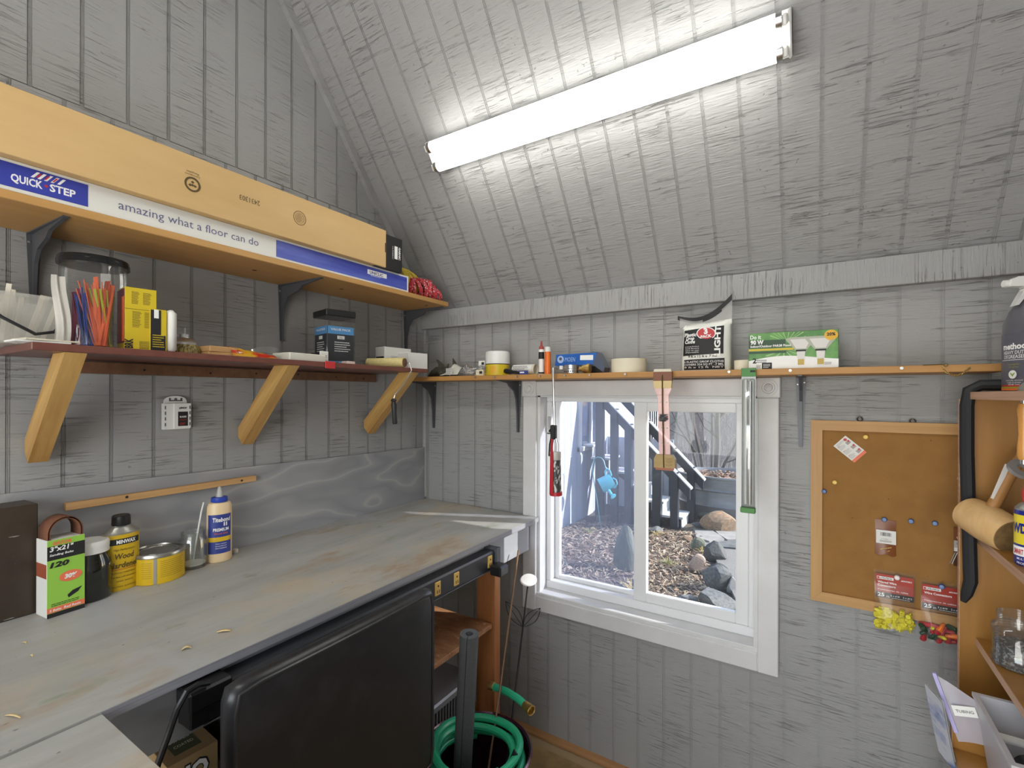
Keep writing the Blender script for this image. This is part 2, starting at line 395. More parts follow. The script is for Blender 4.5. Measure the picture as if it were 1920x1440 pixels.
# ---------------------------------------------------------------- window
win = struct(T('window_1', 'white vinyl sliding window in a wide white casing', 'window')); del win['label']; del win['category']
HAZE = mat('dusty_pane', (.62, .70, .90), .08, c2=(.9, .92, .95), scale=(130, 130, 130), mixr=(.55, .75), alpha=.17, gloss=.03)
CLEARP = mat('window_pane', (.8, .84, .88), .03, alpha=.025, gloss=.03)
for nm, b in (('casing_board', (.590, -.019, .540, OX0, 0, 1.462)), ('casing_board', (OX1, -.019, .540, 1.571, 0, 1.462)), ('casing_board', (.655, -.019, 1.466, OX1, 0, 1.528)), ('casing_board', (.655, -.0185, .5405, OX1, 0, .603))):
    G().box(*b, .003).out(nm, TRIMW, win, sm=0)
for x in (.622, 1.540):
    G().box(x - .035, -.024, 1.462, x + .035, 0, 1.530, .003).out('rosette', TRIMW, win, sm=0)
    G().lathe([(.027, 0), (.0265, .004), (.020, .004), (.018, .001), (.014, .001), (.012, .005), (.006, .007), (.001, .008)], 24, (x, -.0235, 1.496), (0, -1, 0)).out('rosette_ring', TRIMW, win)
g = G()
g.box(OX0 - .002, -.004, OZ0, OX0 + .013, .115, OZ1); g.box(OX1 - .013, -.004, OZ0, OX1 + .002, .115, OZ1); g.box(OX0, -.004, OZ1 - .01, OX1, .115, OZ1 + .002)
g.out('jamb_liner', TRIMW, win, sm=0)
g = G(); g.box(OX0 - .016, -.012, .600, OX1 + .012, .062, .618, .003); g.out('sill', TRIMW, win, sm=0)
g = G()
for b in ((.668, .055, .618, 1.496, .125, .652), (.668, .055, 1.440, 1.496, .125, 1.462), (.668, .055, .652, .690, .125, 1.440), (1.474, .055, .652, 1.496, .125, 1.440)): g.box(*b, .003)
g.out('frame', VINYL, win, sm=0)
def sash(x0, x1, z0, z1, y0, y1, gx0, gx1, gz0, gz1, pm):
    g = G()
    for b in ((x0, z0, gx0, z1), (gx1, z0, x1, z1), (gx0, z0, gx1, gz0), (gx0, gz1, gx1, z1)): g.box(b[0], y0, b[1], b[2], y1, b[3], .003)
    s = g.out('sash', VINYL, win, sm=0)
    G().box(gx0 - .004, (y0 + y1) / 2 - .002, gz0 - .004, gx1 + .004, (y0 + y1) / 2 + .002, gz1 + .004).out('pane', pm, s, sm=0)
    return s
sash(.690, 1.092, .652, 1.452, .095, .120, .712, 1.052, .668, 1.441, HAZE)
sash(1.060, 1.474, .652, 1.442, .060, .086, 1.112, 1.432, .690, 1.406, CLEARP)
G().box(.676, .048, 1.315, .690, .0555, 1.375, .002).out('sash_latch', STEEL, win)

# ================================================================ WORKBENCH
WORK = mat('grey_washed_ply', (.43, .43, .41), .5, c2=(.33, .325, .30), scale=(13, 2.6, 13), mixr=(.32, .66), bump=.22, bscale=(110, 9, 110), bdist=.001, detail=8.,
           spots=[((.47, .395, .285), (3.4, 1.9, 3), .50, .14), ((.36, .28, .20), (9, 3.2, 9), .60, .10), ((.27, .295, .215), (9, 4, 5), .63, .06), ((.13, .12, .10), (90, 45, 40), .70, .03), ((.43, .44, .47), (1.6, 2.8, 2), .55, .15)])
BENCHG = mat('bench_grey_paint', (.36, .37, .395), .5, c2=(.30, .31, .335), scale=(9, 5, 14), bump=.05)
ZT = .945
bench = T('workbench', 'grey painted plywood workbench along the left wall, running up to the window', 'workbench', (.33, -.9, 0))
bx, by = .33, -.9
def bpart(g, nm, m, lab=None): g.m = Matrix.Translation((-bx, -by, 0)); return g
g = G(); g.m = Matrix.Translation((-bx, -by, 0))
g.prism([(.012, -2.6), (.672, -2.6), (.672, -.075), (.672, -.022), (.60, -.021), (.012, -.0025)], (0, 0, ZT - .019), (1, 0, 0), (0, 1, 0), (0, 0, .019)); wt_ = g.out('worktop', WORK, bench, sm=0)
g = G(); g.m = Matrix.Translation((-bx, -by, 0)); g.box(.672, -1.509, ZT - .0188, .6732, -.075, ZT - .0008); g.out('edge_band', wood('grey_ply_edge', (.33, .33, .36), (.22, .22, .25), 1, 160), wt_, 'blue-grey layered plywood edge', sm=0)
g = G(); g.m = Matrix.Translation((-bx, -by, 0)); g.box(.672 + .0060, -2.55, ZT - .020, 1.35, -1.509, ZT - .001, .0015); g.out('worktop', WORK, bench, 'lighter return section of worktop, square corner', sm=0)
g = G(); g.m = Matrix.Translation((-bx, -by, 0)); g.box(.622, -1.51, ZT - .135, .645, -.06, ZT - .019, .0015); g.out('apron', BENCHG, bench, sm=0)
g = G(); g.m = Matrix.Translation((-bx, -by, 0)); g.box(.01, -.05, ZT - .135, .622, -.028, ZT - .019); g.out('end_rail', BENCHG, bench, sm=0)
POST = wood('bench_post', (.50, .20, .07), (.36, .13, .04), 2, 35)
for (x, y) in ((.560, -.315), (.02, -.30), (.56, -2.5)):
    g = G(); g.m = Matrix.Translation((-bx, -by, 0)); g.box(x, y, 0, x + .085, y + .038, ZT - .135, .002); g.out('leg', POST, bench, 'orange-brown stud with a dark knot', sm=0)
g = G(); g.m = Matrix.Translation((-bx, -by, 0)); g.box(.72, -1.70, .02, 1.3, -1.68, ZT - .02); g.out('side_panel', BENCHG, bench, sm=0)
# shelf under the bench
OSB = mat('osb_board', (.50, .26, .12), .6, c2=(.33, .135, .055), scale=(14, 30, 30), mixr=(.3, .62), bump=.1, spots=[((.18, .06, .03), (30, 60, 30), .66, .05), ((.62, .40, .22), (20, 45, 20), .62, .06)])
us = T('under_bench_shelf', 'orange strand-board shelf under the bench beside the wooden stud', 'shelf', (.33, -.75, .60))
g = G(); g.box(-.32, -.42, -.018, .305, .43, 0, .001); g.out('shelf_board', OSB, us, sm=0)
g = G(); g.box(-.02, .395, -.11, .005, .43, -.02, .001); g.out('bracket_block', POST, us, sm=0)
# plywood splash board and pine strip
SPL = mat('grey_stained_ply', (.27, .275, .29), .6, c2=(.40, .40, .42), scale=(2.2, 2.2, 2.2), mixr=(.4, .6), bump=.05)
nt_ = SPL.node_tree; wv = nt_.nodes.new('ShaderNodeTexNoise'); wv.inputs['Scale'].default_value = 1.; wv.inputs['Detail'].default_value = 2.2; wv.inputs['Roughness'].default_value = .45
pg_ = nt_.nodes.new('ShaderNodeMath'); pg_.operation = 'PINGPONG'; pg_.inputs[1].default_value = 1.; ml_ = nt_.nodes.new('ShaderNodeMath'); ml_.operation = 'MULTIPLY'; ml_.inputs[1].default_value = 11.
nt_.links.new(wv.outputs[0], ml_.inputs[0]); nt_.links.new(ml_.outputs[0], pg_.inputs[0])
mp_ = nt_.nodes.new('ShaderNodeMapping'); mp_.inputs['Scale'].default_value = (1, 1.7, 6.); tc_ = nt_.nodes.new('ShaderNodeTexCoord'); nt_.links.new(tc_.outputs['Object'], mp_.inputs[0]); nt_.links.new(mp_.outputs[0], wv.inputs[0])
rp_ = nt_.nodes.new('ShaderNodeValToRGB'); cr_ = rp_.color_ramp
for i, (p_, c_) in enumerate(((0, (.25, .255, .27)), (.5, (.29, .295, .31)), (.8, (.315, .315, .325)), (1., (.385, .38, .375)))):
    e = cr_.elements[i] if i < 2 else cr_.elements.new(p_); e.position = p_; e.color = (*c_, 1)
nt_.links.new(pg_.outputs[0], rp_.inputs[0]); nt_.links.new(rp_.outputs[0], nt_.nodes['Principled BSDF'].inputs['Base Color'])
g = G(); g.prism([(-1.5, ZT - .1), (1.385, ZT - .1), (1.385, 1.205), (-1.5, 1.246)], (0, 0, -1.05), (0, 1, 0), (0, 0, 1), (.0105, 0, 0))
o = tag(g.out('splash_board', SPL, sm=0), 'grey stained plywood board with swirling grain along the wall behind the bench', 'board'); o.location = (.001, -1.4, 1.05)
g = G(); g.box(-.25, -.009, -.0095, .25, .009, .0095, .001); o = tag(g.out('pine_strip', PINEY, sm=0), 'pale pine strip screwed to the grey splash board above the cans', 'strip'); o.location = (.021, -1.135, 1.176); o.rotation_euler = (0, -.004, PI / 2)
for k, (x, z) in enumerate(((.20, 0.), (-.12, .003))): G().cyl((x, -.009, z), (x, -.0105, z), .0035, n=10).out('screw_hole', INK, o)

# ---------------------------------------------------------------- power strip on the apron
ps = T('power_strip', 'long black metal power strip with brass-yellow outlets on the bench front', 'power strip', (.645, -.80, .874))
PSM = mat('power_strip_metal', (.05, .052, .06), .38, .4)
g = G(); g.prism([(0, -.032), (.040, -.032), (.044, -.028), (.044, .026), (.040, .032), (0, .032)], (.002, -.56, 0), (1, 0, 0), (0, 0, 1), (0, .975, 0)); g.out('housing', PSM, ps, sm=0)
g = G(); g.box(.002, -.56, -.0345, .047, .415, -.031, .001); g.out('edge_rail', DKMET, ps, sm=0)
OUTY = mat('outlet_yellow', (.66, .42, .10), .4)
for y in (.385, .196, .105, -.005, -.115, -.225, -.335):
    ol = G().box(.044, y - .013, -.021, .049, y + .013, .021, .002).out('outlet', OUTY, ps)
    g = G(); g.box(.0488, y - .006, -.014, .0493, y - .003, -.004); g.box(.0488, y + .003, -.014, .0493, y + .006, -.004); g.cyl((.0488, y, .008), (.0493, y, .008), .0035, n=10); g.out('slot', INK, ol, sm=0)
g = G(); g.box(.000, .412, -.020, .010, .440, .052, .002); g.box(.0, .415, .030, .055, .438, .040, .002); g.box(.046, .413, -.036, .056, .440, .040, .002); g.out('end_bracket', DKMET, ps, 'grey metal end bracket')
g = G(); g.box(.05, .375, -.045, .098, .425, -.008, .005); g.out('plug', BLACKP, ps, 'black square plug')
g = G(); g.box(.0985, .378, -.040, .100, .422, -.012, .001); g.out('plug_face', DKMET, ps)
g = G(); g.box(.0, -.585, -.03, .010, -.56, .06, .002); g.cyl((.010, -.572, .05), (.012, -.572, .05), .004, n=10); g.out('end_bracket', BLACKM, ps)

# ================================================================ SHELVES ON THE LEFT WALL
def bracket(par, y, z, ln, drop, right=True, wall='L'):
    """stamped steel shelf bracket, local frame: x out of the wall"""
    g = G()
    g.prism([(-.014, 0), (.014, 0), (.006, -drop), (-.006, -drop)], (.0015, y, z), (0, 1, 0), (0, 0, 1), (.003, 0, 0))
    g.prism([(0, -.014), (0, .014), (ln, .006), (ln, -.006)], (.002, y, z), (1, 0, 0), (0, 1, 0), (0, 0, -.003))
    g.prism([(.004, -.003), (ln, -.003), (ln * .55, -.014), (.11, -.028), (.045, -.045), (.022, -.075), (.013, -drop * .6), (.009, -drop), (.004, -drop)], (.001, y - .004, z), (1, 0, 0), (0, 0, 1), (0, .008, 0))
    b = g.out('bracket', DKMET, par, sm=0)
    for dy, dz in ((-.009, -.022), (.009, -.018), (0, -drop + .009)): G().lathe([(.0035, 0), (.003, .0015), (.001, .002)], 10, (.0045, y + dy, z + dz), (1, 0, 0)).out('screw', SCREW, b)
    return b
UZ, UX = 1.871, .258
us_ = T('upper_shelf', 'honey-coloured upper board shelf on the left wall holding long cartons', 'shelf', (0, -1.0, UZ))
g = G(); g.box(.003, -.85, 0, UX, .872, .019, .0015); g.out('shelf_board', MAPLE, us_, sm=0)
for y in (-1.44, -.776, -.140): bracket(us_, y + 1.0, 0, .235, .205)
for x, y in ((.13, .05), (.14, .38), (.19, .80)): G().lathe([(.008, 0), (.006, -.0006)], 14, (x, y, 0)).out('wood_knot', mat('dark_knot', (.10, .05, .02), .7), us_, sm=0)
LZ, LX = 1.560, .300
ls_ = T('lower_shelf', 'red-brown lower board shelf on slanted wooden braces, left wall', 'shelf', (0, -.91, LZ))
g = G(); g.box(.003, -.60, 0, LX, .598, .0165, .0015); g.out('shelf_board', MAHOG, ls_, sm=0)
cl = G().box(.001, -.50, -.036, .019, .575, -.003, .002).out('cleat', CEDAR, ls_, 'knotty brown cleat', sm=0)
for y in (-.30, -.12, .03, .19, .36, .50): G().cyl((.0192, y, -.02 + .004 * math.sin(y * 9)), (.0197, y, -.02 + .004 * math.sin(y * 9)), .0035, n=10).out('screw_hole', INK, cl)
def brace(y):
    rt = Matrix.Rotation(.85, 4, 'Y'); g = G(); g.m = rt.inverted(); g.prism([(.004, -.235), (.030, -.262), (.292, -.0005), (.215, -.0005), (.004, -.205)], (0, -.019, 0), (1, 0, 0), (0, 0, 1), (0, .038, 0))
    b = g.out('brace', PINE, ls_, 'yellow pine brace', sm=0); b.location = (0, y, 0); b.rotation_euler = (0, .85, 0)
    g = G(); g.m = rt.inverted(); g.lathe([(.0035, 0), (.001, .001)], 10, (.017, .004, -.249), (-.7, 0, -.7)); g.out('screw', SCREW, b)
for y in (-1.437, -.915, -.375): brace(y + .91)

# ---------------------------------------------------------------- shelf on the back wall
BZ, BY = 1.531, -.190
bs_ = T('back_shelf', 'narrow honey wood shelf over the window on the back wall', 'shelf', (1.04, 0, BZ))
g = G(); g.box(-1.038, BY, 0, 1.030, -.003, .019, .0012); g.out('shelf_board', MAPLEX, bs_, sm=0)
def bracket_b(par, x, z, ln, drop):
    g = G()
    g.prism([(-.015, 0), (.015, 0), (.006, -drop), (-.006, -drop)], (x, -.0015, z), (1, 0, 0), (0, 0, 1), (0, -.003, 0))
    g.prism([(0, -.014), (0, .014), (ln, .006), (ln, -.006)], (x, -.002, z), (0, -1, 0), (1, 0, 0), (0, 0, -.003))
    g.prism([(.004, -.003), (ln, -.003), (ln * .55, -.012), (.08, -.024), (.04, -.045), (.022, -.08), (.014, -drop * .6), (.009, -drop), (.004, -drop)], (x - .004, -.001, z), (0, -1, 0), (0, 0, 1), (.008, 0, 0))
    b = g.out('bracket', DKMET, par, sm=0)
    for dx, dz in ((-.009, -.024), (.009, -.018), (0, -drop + .008)): G().lathe([(.0035, 0), (.003, .0015), (.001, .002)], 10, (x + dx, -.0045, z + dz), (0, -1, 0)).out('screw', SCREW, b)
for x in (.062, .556, 1.632): bracket_b(bs_, x - 1.04, 0, .165, .228)
for px in (893, 929, 971, 1014, 1061, 1108, 1174): x = at(px, 704, Y=BY)[0] - 1.04; G().cyl((x, BY, .010), (x, BY - .012, .0115), .0016, n=8).lathe([(.004, 0), (.004, .001)], 10, (x, BY - .012, .0115), (0, -1, 0)).out('nail', SCREW, bs_)
for px, pz in ((1368, 695), (1482, 693), (1689, 688)): p = at(px, pz, Y=BY); G().cyl((p[0] - 1.04, BY, .010), (p[0] - 1.04, BY - .013, .012), .0016, n=8).lathe([(.004, 0), (.004, .001)], 10, (p[0] - 1.04, BY - .013, .012), (0, -1, 0)).out('nail', SCREW, bs_)

# ================================================================ FLUORESCENT FIXTURES
TUBEM = mat('lit_tube', (1, .985, .93), .4, emit=TUBE); TUBEM2 = mat('lit_rear_tube', (1, .985, .93), .4, emit=TUBE2)
FIXW = mat('fixture_enamel', (.85, .85, .83), .35)
def fixture(x0, x1, s, o, U, N, name, label, tm):
    cen = o + U * s; cen.x = (x0 + x1) / 2; L = (x1 - x0) / 2
    t = T(name, label, 'light', cen); t.rotation_euler = Matrix((Vector((1, 0, 0)), U, N)).transposed().to_euler()
    sg = 1
    if Vector((1, 0, 0)).cross(U).dot(N) < 0: t.rotation_euler = Matrix((Vector((-1, 0, 0)), U, N)).transposed().to_euler()
    g = G(); g.prism([(-.052, .001), (.052, .001), (.052, .034), (.016, .058), (-.016, .058), (-.052, .034)], (-L, 0, 0), (0, 1, 0), (0, 0, 1), (2 * L, 0, 0)); g.out('housing', FIXW, t, sm=0)
    for e in (-1, 1):
        c = G().box(e * L, -.054, .001, e * (L - .008), .054, .070, .004).out('end_cap', FIXW, t, sm=0)
        for y in (-.034, .034):
            G().box(e * (L - .008), y - .012, .058, e * (L - .020), y + .012, .092, .003).out('socket', WHITEP, c)
    for y in (-.034, .034):
        tb = G().cyl((-L + .022, y, .078), (L - .022, y, .078), .019, n=20).out('tube', tm, t)
        for e in (-1, 1): G().cyl((e * (L - .034), y, .078), (e * (L - .020), y, .078), .0195, n=18).out('tube_cap', STEEL, tb)
    return t
fixture(.425, 1.618, .653, CO, CU, CN, 'fluorescent_fixture', 'lit twin-tube fluorescent fixture on the sloped ceiling above the window', TUBEM)
fixture(.45, 1.67, 1.12, CO2, CU2, CN2, 'fluorescent_fixture', 'lit twin-tube fluorescent fixture on the opposite ceiling slope', TUBEM2)

# ================================================================ CHAIR
LEATH = mat('black_leather', (.016, .016, .018), .36, c2=(.045, .045, .05), scale=(7, 7, 7), mixr=(.52, .85), bump=.12, bscale=(220, 220, 220), bdist=.0006, spots=[((.16, .16, .165), (16, 16, 11), .70, .12)])
ch = T('desk_chair', 'black leather desk chair with worn backrest pushed under the workbench', 'chair', (.60, -1.12, 0))
# backrest: cushion between rounded-rectangle outlines, local x toward the room
def cushion(cx, w, h, t, cz, bow, nu=20, nv=20):
    g = G(); ce = 26.
    def rim(a):
        c, s = math.cos(a), math.sin(a); k = (abs(c) ** ce + abs(s) ** ce) ** (-1 / ce); return c * k, s * k
    n = 96; vs, fs = [], []
    lv = [(0.0, 1), (.6, 1), (.92, .97), (.975, .84), (1., .40), (1., -.40), (.975, -.84), (.92, -.97), (.6, -1), (0., -1)]
    for k, (r, d) in enumerate(lv):
        for i in range(n):
            a, b = rim(2 * PI * i / n); yy, zz = a * r * w / 2, b * r * h / 2
            vs.append((cx + d * t / 2 - bow * (2 * yy / w) ** 2, yy, cz + zz))
    for k in range(len(lv) - 1):
        for i in range(n): j = (i + 1) % n; fs.append((k * n + i, k * n + j, (k + 1) * n + j, (k + 1) * n + i))
    return g.add(vs, fs), rim
g, rim = cushion(.210, .525, .47, .046, .728, .006); bk = g.out('backrest', LEATH, ch, sm=1.2)
g = G(); g.tube([(.210 + .0215 - .006 * rim(2 * PI * i / 64)[0] ** 2, rim(2 * PI * i / 64)[0] * .2525, .728 + rim(2 * PI * i / 64)[1] * .226) for i in range(64)], .0035, 6, closed=True); g.out('piping', mat('black_leather_seam', (.03, .03, .032), .35), bk)
g = G(); g.m = Matrix.Rotation(-PI / 2, 4, 'Y'); g2, _ = cushion(.0, .50, .50, .085, 0, 0)
g = G(); g.v = [(p[2] - .06, p[1], p[0] + .45) for p in g2.v]; g.f = g2.f; g.out('seat', LEATH, ch, sm=1.2)
g = G(); g.box(.10, -.03, .36, .245, .03, .40, .006); g.tube([(.10, 0, .385), (.235, 0, .39), (.262, 0, .43), (.245, 0, .62)], .016, 8); g.out('back_support', BLACKM, ch)
g = G(); g.cyl((-.05, 0, .10), (-.05, 0, .40), .025); g.out('gas_column', BLACKM, ch)
for k in range(5):
    a = 2 * PI * k / 5 + .3; ex, ey = -.05 + .27 * math.cos(a), .27 * math.sin(a)
    l = G().tube([(-.05, 0, .115), (-.05 + .14 * math.cos(a), .14 * math.sin(a), .10), (ex, ey, .075)], [.024, .02, .015], 8).out('base_leg', BLACKP, ch)
    G().cyl((ex - .012 * math.sin(a), ey + .012 * math.cos(a), .0265), (ex + .012 * math.sin(a), ey - .012 * math.cos(a), .0265), .026, n=16).out('caster', BLACKP, l)

# ================================================================ BOOKCASE ON THE RIGHT
bc = T('bookcase', 'shallow orange-brown plywood bookcase standing against the right wall', 'bookcase', (2.15, -.20, 0))
X0 = -.172
g = G(); g.box(X0, 0, 0, -.003, .016, 1.462); g.out('side_panel', CASE, bc, sm=0)
g = G(); g.box(X0 - .0012, .0, 0, X0, .0155, 1.462); g.out('edge_band', PLYEDGE, bc, 'pale plywood front edge', sm=0)
for z, x in ((1.462, X0 + .012), (1.128, X0 + .030), (.872, X0 + .030)):
    top = z > 1.4
    sb = G().box(x, -.80, z - (.0 if top else .018), -.003, .016 if top else -.0005, z + (.018 if top else 0)).out('shelf_board', CASE, bc, sm=0)
    G().box(x - .0012, -.80, z - (.0 if top else .018), x, -.0005, z + (.018 if top else 0)).out('edge_band', PLYEDGE, sb, sm=0)
lc = T('lower_cabinet', 'orange-brown low cabinet under the bookcase with a pale front edge', 'cabinet', (2.15, -.36, 0))
g = G(); g.box(-.218, -.017, 0, -.003, 0, .742); g.out('side_panel', CASE, lc, sm=0)
g = G(); g.box(-.2192, -.017, 0, -.218, 0, .742); g.out('edge_band', PLYEDGE, lc, sm=0)
g = G(); g.box(-.218, -.60, .66, -.003, -.0175, .68); g.out('shelf_board', CASE, lc, sm=0)

# ================================================================ ON THE UPPER SHELF
LR = PI / 2          # things on the left wall face +X: local x is world Y, local -y is world +X
def yx(px, X, py=700): return float(at(px, py, X=X)[1])
UT = UZ + .0191
# white flooring carton
fc = T('flooring_carton', 'long white flooring carton with blue panels, undermost on the upper shelf', 'carton', (.165, -1.13, UT), LR)
yc = -1.13; fx = .252
CARTW = mat('white_card', (.74, .74, .70), .55)
L0, L1 = -.71, yx(766, fx, 530) - yc; D = fx - .165
G().box(L0, -D, 0, L1, D, .066, .0012).out('carton', CARTW, fc, sm=0)
def fl(px, py=450): return yx(px, fx + .0008, py) - yc
z0, z1 = .010, .060
a, b = fl(-20, 320), fl(165, 360); plate(fc, 'blue_panel', ((a + b) / 2, -D - .0003, .034), b - a, .050, BLUE)
a1, b1 = fl(518, 470), fl(763, 535)
BLUEG = mat('blue_fade_print', (.035, .05, .36), .4, c2=(.10, .14, .52), scale=(3, 3, 30)); plate(fc, 'blue_panel', ((a1 + b1) / 2, -D - .0003, .033), b1 - a1, .052, BLUEG)
q = (fl(20, 330), fl(142, 360)); text(fc, 'QUICK', (q[0], -D - .0009, .022), .0155, WINK, (q[1] - q[0]) * .47, bold=.03, al='LEFT'); text(fc, 'STEP', (q[1], -D - .0009, .022), .0155, WINK, (q[1] - q[0]) * .42, bold=.03, al='RIGHT')
disc(fc, 'print_dot', (q[0] + (q[1] - q[0]) * .525, -D - .0009, .030), .0028, RED)
g = G(); xm = (q[0] + q[1]) / 2
for k in range(5): g.prism([(xm - .022 + k * .0105, .041), (xm - .017 + k * .0105, .041), (xm - .007 + k * .0105, .055), (xm - .012 + k * .0105, .055)], (0, -D - .0008, 0), (1, 0, 0), (0, 0, 1), (0, -.0003, 0))
g.out('plank_emblem', WINK, fc, sm=0)
g = G()
for k in range(3): g.prism([(xm - .014 + k * .013, .043), (xm - .011 + k * .013, .043), (xm - .004 + k * .013, .053), (xm - .007 + k * .013, .053)], (0, -D - .0012, 0), (1, 0, 0), (0, 0, 1), (0, -.0003, 0))
g.out('plank_emblem', RED, fc, sm=0)
q = (fl(222, 380), fl(485, 450)); text(fc, 'amazing what a floor can do', (q[0], -D - .0006, .024), .021, mat('slate_ink', (.14, .14, .26), .6), q[1] - q[0], al='LEFT')
q = (fl(696, 515), fl(714, 520)); plate(fc, 'label', ((q[0] + q[1]) / 2 + .006, -D - .0008, .040), (q[1] - q[0]) * 2.0, .017, WINK); text(fc, 'UNICLIC', (q[0] - .008, -D - .0015, .0345), .0105, BLUEINK, (q[1] - q[0]) * 1.4, al='LEFT', bold=.03)
lines(fc, ((q[0] + q[1]) / 2, -D - .0008, .028), .05, .004, 1, WINK)
# kraft carton
kx = .276; ky = -1.20
kc = T('kraft_carton', 'long brown kraft carton with upside-down number, lying on the white carton', 'carton', (.16, ky, UT + .0665), LR)
D2 = kx - .16; Lk = yx(724, kx, 460) - ky
G().box(-.64, -D2, 0, Lk, D2 - .002, .142, .0012).out('carton', KRAFT, kc, sm=0)
bt = G().box(Lk - .05, -D2 + .006, -.0001, Lk + (yx(756, kx, 470) - yx(724, kx, 460)), D2 - .008, .132, .001).out('inner_tray', mat('black_card', (.014, .014, .015), .5), kc, 'black printed inner box sticking out of the end', sm=0)
xe = Lk + .045
plate(bt, 'label', (xe + .012, -D2 + .0055, .072), .016, .050, WINK); text(bt, 'GARNIC', (xe + .026, -D2 + .005, .072), .009, WINK, .05, right=(0, 0, -1), up=(1, 0, 0), bold=.04); text(bt, 'NUMERIC', (xe - .008, -D2 + .005, .068), .005, WINK, .05, right=(0, 0, -1), up=(1, 0, 0))
G().box(Lk - .006, -D2 - .0008, .058, Lk + .002, -D2 + .001, .094, .002).out('hand_slot', mat('slot_shadow', (.10, .055, .02), .8), kc)
def kl(px, py): return yx(px, kx, py) - ky
def kz(px, py): return float(at(px, py, X=kx)[2]) - (UT + .0665)
xa, xb = kl(449, 378), kl(487, 383); text(kc, '2431303', (((xa + xb) / 2), -D2 - .0006, kz(468, 371)), .0145, KINK, xb - xa, right=(-1, 0, 0), up=(0, 0, -1))
xo, zo = kl(361, 346), kz(361, 346)
disc(kc, 'recycling_mark', (xo, -D2 - .0003, zo), .0195, KINK, r0=.0145)
g = G()
for k, (dx, dz) in enumerate(((0, .006), (-.006, -.003), (.006, -.003), (0, -.002))): g.prism([(dx - .0045, dz), (dx, dz + .0035), (dx + .0045, dz), (dx, dz - .0035)], (xo, -D2 - .0003, zo), (1, 0, 0), (0, 0, 1), (0, -.0004, 0))
g.out('recycling_mark', KINK, kc, sm=0)
text(kc, 'Corrugated', (xo, -D2 - .0006, zo + .026), .0045, KINK, .036, right=(-1, 0, 0), up=(0, 0, -1)); text(kc, 'Recycles', (xo, -D2 - .0006, zo + .033), .0045, KINK, .030, right=(-1, 0, 0), up=(0, 0, -1))
xo, zo = kl(562, 409), kz(562, 409); SEAL = mat('faint_ink', (.20, .12, .04), .7)
disc(kc, 'round_seal', (xo, -D2 - .0003, zo), .0225, SEAL, r0=.0205); disc(kc, 'round_seal', (xo, -D2 - .0003, zo), .0155, SEAL, r0=.0145)
g = G()
for k in range(7): ww = (.012 ** 2 - (.0035 * (k - 3)) ** 2) ** .5; g.box(xo - ww, -D2 - .0006, zo + .0035 * (k - 3) - .0006, xo + ww * (.6 + .4 * (k % 2)), -D2, zo + .0035 * (k - 3) + .0006)
g.out('round_seal', SEAL, kc, sm=0)
# rope hanks
def hank(name, label, loc, L, r, n, m, rr, rz, wob, m2=None):
    t = T(name, label, 'rope', loc, rz)
    for k in range(n):
        g = G(); pts = []
        x = -L / 2 + L * (k + .5) / n
        for i in range(20):
            a = 2 * PI * i / 20 ; tap = 1 - .45 * (2 * x / L) ** 2 * (1 if x > 0 else .35)
            pts.append((x + wob * math.sin(a + k), r * tap * math.cos(a), r * tap * math.sin(a) * .82 + r * .82 * tap + rr + .0))
        g.tube(pts, rr, 6, closed=True); g.out('loop', m if not (m2 and k % 3 == 2) else m2, t)
    return t
REDROPE = mat('red_braid', (.55, .03, .05), .7, c2=(.75, .68, .66), scale=(150, 150, 150), mixr=(.56, .60), spots=[((.02, .02, .02), (120, 120, 120), .64, .02)])
p = at(797, 555, X=.245)
rp = hank('red_rope_hank', 'hank of red rope flecked black and white at the shelf end', (.17, -.215, UT), .150, .052, 11, REDROPE, .0085, LR - .35, .018)
g = G()
g.tube([(-.068 + .006 * math.cos(i * 2.4), .036 * math.cos(i * .8), .045 + .034 * math.sin(i * .8)) for i in range(26)], .008, 6); g.tube([(.045 + .012 * math.sin(i * .9) , .034 * math.cos(i * .7), .045 + .030 * math.sin(i * .7)) for i in range(34)], .0085, 6); g.out('wound_end', REDROPE, rp)
YROPE = mat('yellow_rope', (.68, .50, .05), .6, c2=(.50, .36, .03), scale=(90, 90, 90))
yr = hank('yellow_rope_hank', 'hank of yellow rope tucked behind the red one by the black carton end', (.085, -.265, UT), .13, .080, 9, YROPE, .009, LR + .2, .02)
G().tube([(.06, .0, .125), (.08, .01, .135), (.11, .01, .132)], .003, 6).out('wire_tie', BLACKP, yr)

# ================================================================ ON THE LOWER SHELF
LT = LZ + .0166
X = .17
# tub of paint stirring sticks
tub = T('stick_tub', 'milky plastic tub full of pale sticks at the left end of the lower shelf', 'tub', (.15, yx(45, .15), LT), LR)
g = G()
xr_ = yx(117, .225) - yx(45, .15); pr = [(-.105, -.075), (xr_, -.075), (xr_, .075), (-.105, .075)]
vs, fs = [], []
for (k, z) in ((.82, 0), (.98, .10), (1.04, .10), (1.04, .108), (.96, .108), (.80, .004)):
    for x, y in pr: vs.append((x * k, y * k, z))
for k in range(5):
    for i in range(4): j = (i + 1) % 4; fs.append((k * 4 + i, k * 4 + j, k * 4 + 4 + j, k * 4 + 4 + i))
fs.append((0, 1, 2, 3)); g.add(vs, fs); g.out('tub_wall', mat('tub_plastic', (.80, .79, .74), .25, alpha=.30, gloss=.06), tub, sm=0)
G().tube([(-.10, -.072, .095), (-.05, -.081, .052), (.0, -.083, .022), (.03, -.081, .03), (xr_ * .98, -.076, .05)], .0035, 8).out('wire_handle', BLACKP, tub)
STICK = mat('pale_stick', (.74, .69, .58), .6)
